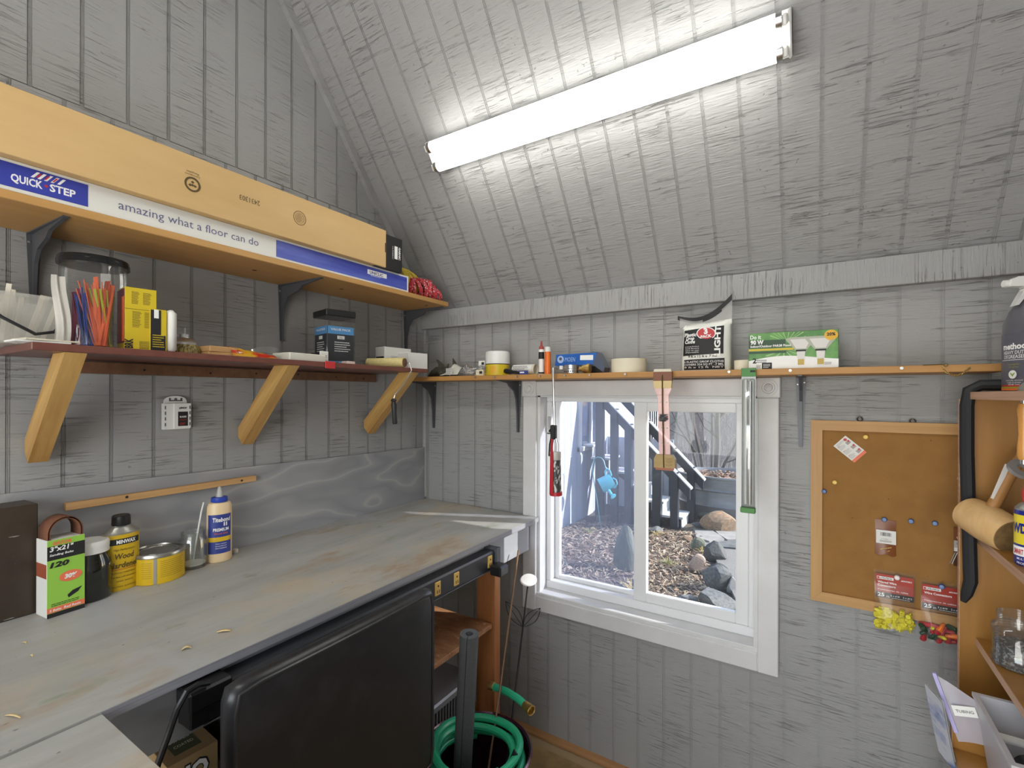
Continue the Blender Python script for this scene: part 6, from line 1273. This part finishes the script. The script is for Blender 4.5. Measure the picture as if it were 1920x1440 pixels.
plate(cbx, 'green_label', (-.008, -.01, .0882), .05, .085, mat('label_green', (.06, .075, .03), .5), up=(0, 1, 0)); 
for kk in range(3): text(cbx, ('FINISH', 'NAILS', 'COATED')[kk], (-.008, .012 - .022 * kk, .0892), .009, WINK, .036, up=(0, 1, 0))
text(cbx, 'LIO', (-.010, -.0756, .034), .034, WINK, .062, bold=.05); text(cbx, 'LIO', (-.010, -.0753, .033), .036, INK, .068, bold=.10)
bcx = T('black_barcode_box', 'black box with white stripes behind the chair back', 'box', (.50, -1.20, .6325), LR - .05); G().box(-.045, -.07, 0, .05, .07, .092, .001).out('carton', mat('black_card', (0, 0, 0)), bcx, sm=0)
g = G()
for i in range(7): g.box(-.042 + .007 * i, -.0708, .02, -.039 + .007 * i, -.0702, .075)
g.out('stripe', WINK, bcx, sm=0)
o = tag(G().lathe([(.014, 0), (.014, .07), (.012, .074), (0, .074)], 18).out('white_bottle', WHITEP), 'small white cylinder between the two boxes under the bench', 'bottle'); o.location = (.43, -1.256, .6325)

# ================================================================ OUTSIDE THE WINDOW
GZ = -.30
LIT = mat('leaf_mulch', (.12, .088, .07), .9, c2=(.055, .042, .036), scale=(9, 9, 9), world=True, bump=.6, bscale=(45, 45, 45), bdist=.02, spots=[((.30, .25, .22), (26, 26, 26), .60, .06)])
WOODF = mat('woodland_floor', (.21, .19, .19), .95, c2=(.14, .125, .125), scale=(1.5, 1.5, 1.5), world=True)
rq = random.Random(11)
def gh(x, y): return GZ + .025 * math.sin(2.1 * x + 1) * math.sin(1.7 * y) + (.05 * math.exp(-((x + .45) ** 2 + (y - 3.2) ** 2) / .5) if y < 8 else 0)
g = G(); g.grid(lambda u, v: (-2.2 + 6 * u, .15 + 8 * v, gh(-2.2 + 6 * u, .15 + 8 * v)), 60, 80); struct(g.out('ground', LIT, sm=2, recalc=False))
g = G(); g.grid(lambda u, v: (-60 + 120 * u, 8.1 + 62 * v, GZ + .02 - .0 * v), 4, 4); struct(g.out('woodland_ground', WOODF, sm=0, recalc=False))
g = G(); pp = [at(px, py, Z=GZ) for px, py in ((1300, 990), (1300, 1010), (1335, 1040), (1375, 1120), (1400, 1180), (1500, 1200), (1560, 985))]; g.prism([(p[0], p[1]) for p in pp], (0, 0, GZ - .03), (1, 0, 0), (0, 1, 0), (0, 0, .062)); struct(g.out('gravel_path', mat('grey_gravel', (.26, .25, .245), .95, c2=(.14, .135, .13), scale=(90, 90, 90), bump=.8, bscale=(120, 120, 120), bdist=.01), sm=0))
# leaf and straw litter: nobody could count it
def litter(name, label, n, m, fn, leaf):
    vs, fs = [], []
    for i in range(n):
        x, y = fn(); a = rq.uniform(0, 6.3); z = gh(x, y) + rq.uniform(.004, .03)
        if leaf:
            s = rq.uniform(.012, .035); t = rq.uniform(-.6, .6); q = rq.uniform(-.5, .5); o = len(vs)
            for (u, v) in ((-1, 0), (0, -.55), (1, 0), (0, .55)): vs.append((x + s * (u * math.cos(a) - v * math.sin(a)), y + s * (u * math.sin(a) + v * math.cos(a)), z + s * (u * t * .5 + v * q + .3 * abs(v))))
            fs.append((o, o + 1, o + 2)); fs.append((o, o + 2, o + 3))
        else:
            L = rq.uniform(.05, .16); w_ = .0022; b = rq.uniform(-.5, .5); o = len(vs)
            for k in range(4):
                s = L * (k / 3 - .5); aa = a + b * (k / 3); px, py, pz = x + s * math.cos(aa), y + s * math.sin(aa), z + .03 * math.sin(PI * k / 3) * rq.random()
                vs += [(px - w_ * math.sin(aa), py + w_ * math.cos(aa), pz), (px + w_ * math.sin(aa), py - w_ * math.cos(aa), pz + .002)]
            for k in range(3): fs.append((o + 2 * k, o + 2 * k + 1, o + 2 * k + 3, o + 2 * k + 2))
    o = G().add(vs, fs).out(name, m, sm=0, recalc=False); o['kind'] = 'stuff'; tag(o, label, 'leaf litter'); return o
def bed(): 
    while True:
        x, y = rq.uniform(-1.08, 1.3), rq.uniform(1.6, 4.45)
        if x < .62 + .25 * (4 - y): return x, y
litter('leaf_litter', 'brown fallen leaves scattered over the garden bed outside', 3200, mat('dry_leaf', (.235, .15, .10), .8, c2=(.11, .065, .048), scale=(6, 6, 6), world=True), bed, True)
litter('pale_leaf_litter', 'pale buff fallen leaves scattered over the garden bed outside', 900, mat('pale_leaf', (.40, .31, .235), .8), bed, True)
litter('straw_litter', 'pale dry grass stems lying over the garden bed outside', 2200, mat('dry_straw', (.44, .35, .25), .8), bed, False)
# house wall with siding planks and a window
SID = mat('white_siding', (.52, .55, .62), .6, c2=(.49, .52, .59), scale=(3, 3, 3)); HX = -1.16
hw = T('house_wall', 'white plank-sided wall of the house seen through the left pane', 'wall', (HX, 5.5, GZ), 0)
G().box(-.12, -2.9, -.05, -.012, 3.4, 4.2).out('wall_core', SID, hw, sm=0)
wy0, wy1, wz0 = float(at(1084, 800, X=HX)[1]) - 5.5, float(at(1120, 800, X=HX)[1]) - 5.5, float(at(1100, 843, X=HX)[2]) - GZ
zs = float(at(1068, 858, X=HX)[2]) - GZ
y = -2.9
while y < 3.3:
    y1 = min(y + .2, 3.4)
    for (a, b) in (((-.03, zs), (zs + .012, 4.2)) if (y1 < wy0 or y > wy1) else ((-.03, min(zs, wz0)), )):
        if b > a: G().box(-.012, y + .004, a, 0, y1 - .004, b).out('siding_plank', SID, hw, sm=0)
    y += .2
G().box(-.012, -2.9, zs, .008, wy0, zs + .012).out('seam_strip', SID, hw, sm=0)
hwn = G().box(-.02, wy0 + .06, wz0 + .06, -.008, wy1 - .06, 4.0).out('window_pane', mat('dark_house_glass', (.02, .035, .08), .08, coat=.5), hw, sm=0)
g = G()
for (a, b) in ((wy0, wy0 + .09), ((wy0 + wy1) / 2 + .06, (wy0 + wy1) / 2 + .12), (wy1 - .09, wy1)): g.box(-.01, a, wz0, .022, b, 4.1)
g.box(-.01, wy0, wz0, .03, wy1, wz0 + .06); g.out('window_trim', WHITEP, hw, sm=0)
# deck stairs
DARK = mat('black_rail_paint', (.014, .018, .030), .45); CAPM = mat('rail_cap_grey', (.42, .44, .47), .4); STW = mat('stair_white', (.62, .63, .64), .6)
YN, YF = 4.60, 5.08
sx, sy = .20, 4.78
dsr = T('deck_stairs', 'deck stairs outside with black sloping handrails and white steps', 'stairs', (sx, sy, GZ), 0)
def L3(px, py, Yp): q = at(px, py, Y=Yp); return (float(q[0]) - sx, Yp - sy, float(q[2]) - GZ)
for i in range(7):
    xr = .02 - .25 * i; zt = .175 * (i + 1)
    st2 = G().box(xr - .012, YN - sy + .06, zt - .175, xr, YF - sy - .04, zt - .03).out('riser', STW, dsr, sm=0)
    G().box(xr - .27, YN - sy + .04, zt - .03, xr + .02, YF - sy - .03, zt, .003).out('tread', STW, dsr, sm=0)
for (Yp, cap0, cap1, nm) in ((YN, (1143, 752), (1294, 911), 'near'), (YF, (1200, 769), (1319, 895), 'far')):
    a, b = Vector(L3(*cap0, Yp)), Vector(L3(*cap1, Yp)); d = (a - b); a = b + d * (1.9 if nm == 'near' else 1.6); d = (a - b).normalized()
    u = Vector((0, 0, 1))
    g = G(); g.prism([(0, 0), ((a - b).length, 0), ((a - b).length, -.16), (0, -.16)], b + Vector((0, -.02, -.02)), d, u, (0, .04, 0)); g.out('rail_board', DARK, dsr, sm=0)
    g = G(); g.prism([(-.03, 0), ((a - b).length, 0), ((a - b).length, .018), (-.03, .018)], b + Vector((0, -.06, -.02)), d, u, (0, .12, 0)); g.out('rail_cap', CAPM, dsr, sm=0)
    for px in ((1265, 1232, 1179, 1152, 1125) if nm == 'near' else (1296, 1262, 1213)):
        q = L3(px, 900, Yp); t = (q[0] - b.x) / (a.x - b.x) if abs(a.x - b.x) > 1e-6 else 0; zt = b.z + (a.z - b.z) * t - .03
        w_ = .048 if px not in (1232, 1125) else .055
        G().box(q[0] - w_, q[1] - .045, -.03, q[0] + w_, q[1] + .045, max(zt, .2)).out('post', DARK, dsr, sm=0)
a, b = Vector(L3(1143, 900, YN)), Vector(L3(1268, 985, YN))
g = G(); b0 = Vector((.03, YF - sy - .02, .02)); g.prism([(0, 0), (-1.75, 1.225), (-1.75, 1.0), (-.1, -.03)], b0, (1, 0, 0), (0, 0, 1), (0, .03, 0)); g.out('stringer', DARK, dsr, sm=0)
sk = T('stair_skirt', 'white plank skirting beneath the deck behind the stairs', 'skirting', (-.55, 5.55, GZ), 0)
for i in range(7): G().box(-.60 + .15 * i, 0, .0, -.455 + .15 * i, .015, 1.1).out('skirt_plank', SID, sk, sm=0)
# balusters of the upper deck rail seen beyond the stairs
dr = T('deck_rail', 'dark deck railing of close balusters at the top left of the right pane', 'railing', (float(at(1230, 800, Y=5.6)[0]), 5.6, GZ), 0)
def D3(px, py): q = at(px, py, Y=5.6); return float(q[0]) - dr.location[0], float(q[2]) - GZ
xa, za = D3(1200, 838); xb, zb_ = D3(1243, 838); zt = D3(1230, 766)[1]
for i in range(12):
    x = xa + (xb - xa) * i / 11; G().box(x - .008, -.008, za, x + .008, .008, zt).out('baluster', DARK, dr, sm=0)
G().box(xa - .05, -.03, zt, xb + .03, .03, zt + .03).out('top_rail', CAPM, dr, sm=0); G().box(xa - .05, -.02, za - .04, xb + .03, .02, za).out('bottom_rail', DARK, dr, sm=0)
g = G(); g.box(xb - .03, -.04, -.03, xb + .03, .04, zt); g.out('post', DARK, dr, sm=0)
# shepherd hook and watering can
hb2 = at(1127, 992, Z=GZ); hkY = float(hb2[1])
hk = T('shepherd_hook', 'thin blue-green shepherd hook stuck in the garden bed', 'hook', (float(hb2[0]), hkY, GZ), 0)
def H3(px, py): q = at(px, py, Y=hkY); return (float(q[0]) - float(hb2[0]), 0., float(q[2]) - GZ)
TEAL = mat('teal_wire', (.10, .34, .38), .4)
G().tube([H3(1128, 998), H3(1119, 935), H3(1112, 890), H3(1111, 872), H3(1114, 861), H3(1120, 857), H3(1127, 858), H3(1132, 864), H3(1135, 875), H3(1139, 884), H3(1141, 880)], .0065, 8).out('hook_rod', TEAL, hk)
wc = T('watering_can', 'turquoise watering can hanging tilted from the shepherd hook', 'watering can', (float(hb2[0]) + H3(1138, 905)[0], hkY, GZ + H3(1138, 905)[2]), 0)
TQ = mat('turquoise_enamel', (.08, .50, .62), .3, c2=(.10, .55, .66), scale=(5, 5, 5))
k = mpp(wc.location) * 1.25; ax = Vector((.80, .45, .50)).normalized()
b_ = G().lathe([(11 * k, -11 * k), (11.4 * k, -10 * k), (10.2 * k, 9 * k), (8.5 * k, 9.4 * k), (0, 9.0 * k)], 30, (0, 0, 0), tuple(ax), cap=False).out('can_body', TQ, wc)
G().lathe([(0, -10.2 * k), (11 * k, -10.2 * k)], 30, (0, 0, 0), tuple(ax)).out('can_base', mat('teal_base', (.05, .30, .42), .4), b_, sm=0)
G().tube([(2 * k, -3 * k, -8 * k), (7 * k, -5 * k, -13 * k), (10 * k, -6 * k, -16 * k)], [3 * k, 2.2 * k, 2 * k], 10).out('spout', TQ, wc)
G().lathe([(2 * k, 0), (4.6 * k, 3 * k), (4.6 * k, 4 * k), (0, 4.6 * k)], 18, (10 * k, -6 * k, -16 * k), (.7, -.3, -.5)).out('rose', TQ, wc)
G().tube([(-2 * k, 0, 9 * k), (-3 * k, 0, 17 * k), (1 * k, 0, 21 * k), (5 * k, 0, 18 * k), (7 * k, 0, 11 * k)], 1.2 * k, 8).out('handle', TQ, wc)
G().tube([(9 * k, 0, 8 * k), (14 * k, 0, 6 * k), (16 * k, 0, 0), (13 * k, 0, -6 * k), (8 * k, 0, -6 * k)], 1.0 * k, 8).out('handle', TQ, wc)
# stock tank planter
tc = at(1378, 955, Z=GZ); tk = T('stock_tank', 'round galvanised stock tank planter full of leaves outside', 'planter', (.66, 5.75, GZ), 0)
GALV = mat('galvanised', (.30, .31, .32), .45, .3, c2=(.22, .225, .235), scale=(3, 3, 9))
G().lathe([(.60, 0), (.61, .02), (.63, .20), (.645, .22), (.63, .24), (.63, .42), (.65, .44), (.63, .46), (.64, .60), (.665, .61), (.665, .635), (.64, .64), (.62, .61), (.61, .50)], 56, cap=False, sx=1.15, sy=.78).out('tank_wall', GALV, tk)
G().grid(lambda u, v: (.70 * v * math.cos(2 * PI * u), .47 * v * math.sin(2 * PI * u), .545 + .02 * math.sin(9 * u * v + 4 * v)), 30, 8).out('soil', LIT, tk, sm=2)
vs, fs = [], []
for i in range(900):
    a, r_ = rq.uniform(0, 6.3), rq.random() ** .5; x, y_, z = .69 * r_ * math.cos(a), .46 * r_ * math.sin(a), .56 + rq.uniform(0, .05); s = rq.uniform(.015, .035); an = rq.uniform(0, 6.3); t1_, t2_ = rq.uniform(-.7, .7), rq.uniform(-.7, .7); o_ = len(vs)
    for (u, v) in ((-1, 0), (0, -.6), (1, 0), (0, .6)): vs.append((x + s * (u * math.cos(an) - v * math.sin(an)), y_ + s * (u * math.sin(an) + v * math.cos(an)), z + s * (u * t1_ + v * t2_)))
    fs += [(o_, o_ + 1, o_ + 2), (o_, o_ + 2, o_ + 3)]
G().add(vs, fs).out('fallen_leaves', mat('tank_leaf', (.33, .22, .15), .8, c2=(.20, .11, .085), scale=(9, 9, 9)), tk, sm=0, recalc=False)['kind'] = 'stuff'
# rocks
RK = [mat('rock_grey', (.145, .15, .155), .85, c2=(.07, .073, .078), scale=(7, 7, 7), bump=.5, bdist=.01), mat('rock_tan', (.29, .20, .13), .85, c2=(.16, .115, .08), scale=(7, 7, 9), bump=.5, bdist=.01, spots=[((.42, .20, .10), (5, 5, 5), .58, .08)]), mat('rock_pink', (.32, .24, .20), .85, c2=(.20, .15, .13), scale=(8, 8, 8), bump=.5, bdist=.01), mat('rock_dark', (.085, .09, .095), .85, c2=(.05, .052, .055), scale=(8, 8, 8), bump=.5, bdist=.01), mat('rock_green', (.15, .16, .12), .85, c2=(.10, .11, .09), scale=(6, 6, 6), bump=.5, bdist=.01), mat('rock_pale', (.30, .29, .28), .85, c2=(.22, .21, .205), scale=(8, 8, 8), bump=.4, bdist=.01)]
def rock(px, pyb, wpx, hpx, m, label, dz=0., dep=.7, seed=0, tilt=0., lo=.42):
    p = at(px, pyb, Z=GZ); k = mpp(p); q = random.Random(seed + px); bm = bmesh.new(); bmesh.ops.create_icosphere(bm, subdivisions=3, radius=1)
    ds = [(Vector((q.uniform(-1, 1), q.uniform(-1, 1), q.uniform(-1, 1))).normalized(), q.uniform(lo, .86 if lo < .6 else .95)) for i in range(22)]
    for v in bm.verts:
        for n_, c_ in ds:
            e = v.co.dot(n_) - c_
            if e > 0: v.co -= n_ * e * .92
    me = bpy.data.meshes.new('rock'); bm.to_mesh(me); bm.free(); me.materials.append(RK[m]); me.polygons.foreach_set('use_smooth', [True] * len(me.polygons)); me.set_sharp_from_angle(angle=.22)
    o = put('rock', me); tag(o, label, 'rock'); o.scale = (wpx * k * .60, wpx * k * .60 * dep, hpx * k * .66)
    f = Vector(tuple(FWD)); o.location = (p[0] + f.x * wpx * k * .3 * dep, p[1] + f.y * wpx * k * .3 * dep, gh(p[0], p[1]) + hpx * k * .36 + dz); o.rotation_euler = (0, tilt, YAW)
rock(1352, 1001, 68, 40, 1, 'large tan and rust boulder in front of the stock tank', dep=.5, lo=.6)
rock(1369, 974, 42, 32, 0, 'grey angular rock against the stock tank', dep=.6)
rock(1322, 979, 26, 22, 4, 'dark mossy rock left of the tan boulder', dep=.6)
rock(1313, 995, 26, 15, 0, 'small flat rock at the foot of the tan boulder', dep=.6)
rock(1174, 1072, 40, 86, 4, 'tall grey-green standing stone in the garden bed', dep=.5, lo=.72)
rock(1308, 1036, 28, 32, 4, 'grey-green rock with dry grass beside the path edge', dep=.7)
rock(1341, 1056, 44, 42, 3, 'dark jagged rock along the path edge', dep=.7)
rock(1306, 1074, 40, 36, 2, 'pinkish rock lying in the garden bed', dep=.6, tilt=.5)
rock(1352, 1078, 40, 24, 3, 'dark low slab rock between the jagged and the long grey rocks', dep=.8)
rock(1352, 1108, 72, 50, 0, 'long grey rock at the lower right of the view outside', dep=.6, tilt=.25)
rock(1376, 1112, 24, 36, 5, 'pale flat rock at the right edge of the right pane', dep=.6)
rock(1345, 1146, 74, 48, 0, 'smooth grey rock nearest the window at the lower right', dep=.7, tilt=.3)
rock(1292, 1142, 66, 30, 0, 'low grey rock nearest the window, left of the smooth one', dep=.7)
rock(1240, 1146, 60, 20, 0, 'flat grey rock just below the right pane at its left corner', dep=.7)
rock(1233, 1003, 34, 12, 0, 'flat stone at the foot of the stair posts', dep=.6)
rock(1290, 1020, 22, 16, 1, 'small rust-coloured stone below the bottom step', dep=.6)
for (poly, m, lab) in (([(1303, 996), (1338, 994), (1358, 1012), (1330, 1016), (1305, 1008)], 5, 'pinkish flagstone nearest the bottom step'), ([(1336, 996), (1392, 999), (1392, 1012), (1364, 1013)], 5, 'pale flagstone beside the tan boulder'), ([(1338, 1018), (1395, 1014), (1395, 1030), (1350, 1026)], 0, 'grey flagstone nearest the window')):
    pts = [at(px, py, Z=GZ + .04) for px, py in poly]; c = sum(pts) / len(pts); g = G(); g.prism([(p[0] - c[0], p[1] - c[1]) for p in pts], (0, 0, -.02), (1, 0, 0), (0, 1, 0), (0, 0, .03)); o = tag(g.out('flagstone', RK[m], sm=0), lab, 'flagstone'); o.location = (c[0], c[1], GZ + .04)
BRK_ = mat('edging_block', (.20, .16, .13), .9, c2=(.13, .10, .085), scale=(9, 9, 9), bump=.4, bdist=.006)
for i, px in enumerate((1128, 1150, 1174)):
    p = at(px, 976, Z=GZ); o = tag(G().box(-.085, -.06, 0, .085, .06, .085, .006).out('edging_block', BRK_, sm=0), ('brown edging block left of the other two by the stairs', 'brown edging block in the middle of three by the stairs', 'brown edging block right of the other two by the stairs')[i], 'edging block'); o.location = (p[0], p[1] + .05, gh(p[0], p[1])); o.rotation_euler = (0, 0, .1 * i)
def tuft(px, py, h, n, m, label, seed):
    p = at(px, py, Z=GZ); q = random.Random(seed); t = T('grass_tuft', label, 'grass', (p[0], p[1], gh(p[0], p[1])), 0); g = G()
    for i in range(n):
        a = q.uniform(0, 6.3); L = h * q.uniform(.6, 1.1); r_ = q.uniform(.5, 1.2) * h; w_ = .0028
        pts = [(r_ * s * math.cos(a), r_ * s * math.sin(a), L * (s * 1.6 - s * s * 1.25)) for s in (0, .35, .7, 1)]; vs = []
        for j, c_ in enumerate(pts): ww = w_ * (1 - .8 * j / 3); vs += [(c_[0] - ww * math.sin(a), c_[1] + ww * math.cos(a), c_[2]), (c_[0] + ww * math.sin(a), c_[1] - ww * math.cos(a), c_[2])]
        g.add(vs, [(2 * j, 2 * j + 1, 2 * j + 3, 2 * j + 2) for j in range(3)])
    g.out('blades', m, t, sm=0, recalc=False)['kind'] = 'stuff'
GB1 = mat('grass_yellow', (.55, .42, .14), .7); GB2 = mat('grass_green', (.22, .26, .08), .7, c2=(.42, .38, .14), scale=(9, 9, 9))
tuft(1105, 1004, .14, 34, GB2, 'yellow-green grass tuft below the watering can', 1); tuft(1185, 1108, .16, 26, GB1, 'golden grass tuft at the lower right of the left pane', 2); tuft(1232, 1008, .11, 26, GB1, 'yellow grass tuft at the foot of the stairs', 3)
tuft(1252, 1060, .13, 30, GB2, 'green grass tuft in the middle of the right pane', 4); tuft(1318, 1040, .14, 30, GB1, 'orange dry grass arching over the path-edge rocks', 5)
# trees
BARK = mat('grey_bark', (.085, .078, .076), .9, c2=(.05, .046, .045), scale=(9, 9, 3), bump=.6, bdist=.01)
def stems(name, label, Yp, lines_, seed, grp=None):
    c = at(lines_[0][0][0][0], 890, Y=Yp); t = T(name, label, 'tree', (c[0], Yp, GZ), 0, grp); q = random.Random(seed); k = mpp(c)
    for (pl, r0, r1) in lines_:
        P = [Vector(at(px, py, Y=Yp)) - Vector((c[0], Yp, GZ)) for px, py in pl]; P = [Vector((p.x, q.uniform(-.2, .2) * (i > 0), p.z)) for i, p in enumerate(P)]
        d = (P[-1] - P[-2]).normalized(); P += [P[-1] + d * .9 + Vector((q.uniform(-.2, .2), q.uniform(-.3, .3), .2)), P[-1] + d * 2.2 + Vector((q.uniform(-.4, .4), q.uniform(-.5, .5), .5))]
        n = len(P); rs = [k * (r0 + (r1 - r0) * i / (n - 1)) for i in range(n)]; s = G().tube(P, rs, 8).out('stem', BARK, t, sm=1.2)
        g = G()
        for i in range(7):
            u = q.uniform(.25, .95); j = min(int(u * (n - 1)), n - 2); b = P[j].lerp(P[j + 1], u * (n - 1) - j); dd = Vector((q.uniform(-1, 1), q.uniform(-.6, .6), q.uniform(.25, 1))).normalized(); L = q.uniform(.3, 1.0)
            pts = [b, b + dd * L * .5 + Vector((0, 0, .04)), b + dd * L + Vector((q.uniform(-.1, .1), 0, .12))]; g.tube(pts, [rs[j] * .35, rs[j] * .22, .004], 5)
            for w_ in range(2): e = pts[1] + (pts[2] - pts[1]) * q.random(); g.tube([e, e + Vector((q.uniform(-.3, .3), q.uniform(-.2, .2), q.uniform(.0, .3)))], [.006, .003], 4)
        g.out('twigs', BARK, s, sm=0)
stems('bare_tree', 'bare grey tree with several stems leaning left, middle of the right pane', 9.0, [([(1320, 897), (1311, 850), (1300, 800), (1291, 752)], 3.4, 2.2), ([(1312, 850), (1302, 800), (1299, 752)], 2.6, 1.8), ([(1306, 850), (1280, 820), (1257, 805), (1240, 790)], 1.6, .9), ([(1310, 890), (1297, 840), (1287, 800), (1281, 752)], 2.4, 1.5), ([(1300, 840), (1275, 800), (1258, 770)], 1.5, 1.)], 1)
stems('bare_tree', 'thick bare tree forking at the top of the right pane', 8.6, [([(1341, 898), (1343, 840), (1347, 790), (1348, 778)], 5.0, 4.0), ([(1347, 786), (1357, 770), (1366, 750)], 3.8, 2.6), ([(1346, 786), (1345, 752)], 2.6, 2.0), ([(1344, 820), (1324, 800), (1310, 778), (1306, 755)], 1.4, 1.), ([(1347, 790), (1336, 775), (1325, 760)], 1.3, .9)], 2)
stems('bare_tree', 'slim bare trunk just left of the thick forking tree', 9.6, [([(1334, 893), (1335, 830), (1336, 752)], 2.4, 2.0)], 3)
stems('bare_tree', 'bare tree leaning right across the lower right of the right pane', 9.3, [([(1350, 890), (1362, 865), (1376, 840), (1392, 812)], 2.6, 2.2), ([(1360, 868), (1380, 860), (1395, 850)], 1.2, .8)], 4)
spots_ = [(1234, 14, 1.7), (1252, 17, 1.6), (1268, 13, 1.5), (1290, 20, 1.8), (1318, 16, 1.3), (1330, 24, 1.6), (1362, 15, 1.4), (1378, 19, 1.7), (1392, 13, 1.5), (1245, 26, 1.4), (1275, 30, 1.4), (1308, 28, 1.5), (1352, 32, 1.5), (1384, 27, 1.3), (1405, 17, 1.6), (1425, 21, 1.5), (1215, 22, 1.4), (1200, 30, 1.3)]
for i, (px, Yp, r_) in enumerate(spots_):
    gy = 740 + 895 * 1.75 / (Yp + 1.9) / (_c if False else 1) * .92; q = random.Random(i)
    stems('woodland_tree', 'thin bare grey tree standing far off in the woods', Yp, [([(px, min(gy + 6, 895)), (px + q.uniform(-3, 3), (gy + 740) / 2), (px + q.uniform(-8, 8), 735)], r_, r_ * .7)], 20 + i, 'thin bare trees far off in the woods')
# undergrowth
g = G(); rb_ = random.Random(31)
def twig(n, ya, yb, hmin, hmax, r_):
    for i in range(n):
        Yp = rb_.uniform(ya, yb); px = rb_.uniform(1195, 1440); b = Vector(at(px, 800, Y=Yp)); b.z = GZ; h = rb_.uniform(hmin, hmax); l_ = rb_.uniform(-.5, .5)
        m1 = b + Vector((l_ * h * .3, rb_.uniform(-.1, .1), h * .5)); e = b + Vector((l_ * h + rb_.uniform(-.3, .3), rb_.uniform(-.2, .2), h)); rr_ = r_ * rb_.uniform(.5, 1.3)
        g.tube([b, m1, e], [rr_, rr_ * .8, rr_ * .4], 3)
        for j in range(2): s = m1.lerp(e, rb_.random()); g.tube([s, s + Vector((rb_.uniform(-.4, .4), rb_.uniform(-.2, .2), rb_.uniform(.0, .4)))], [rr_ * .5, rr_ * .3], 3)
twig(700, 9.5, 14, .3, 1.9, .006); twig(900, 14, 34, .6, 2.6, .011)
o = g.out('undergrowth', mat('twig_grey', (.27, .25, .245), .9), sm=0, recalc=False); o['kind'] = 'stuff'; tag(o, 'dense tangle of bare grey twigs covering the woodland floor', 'undergrowth')
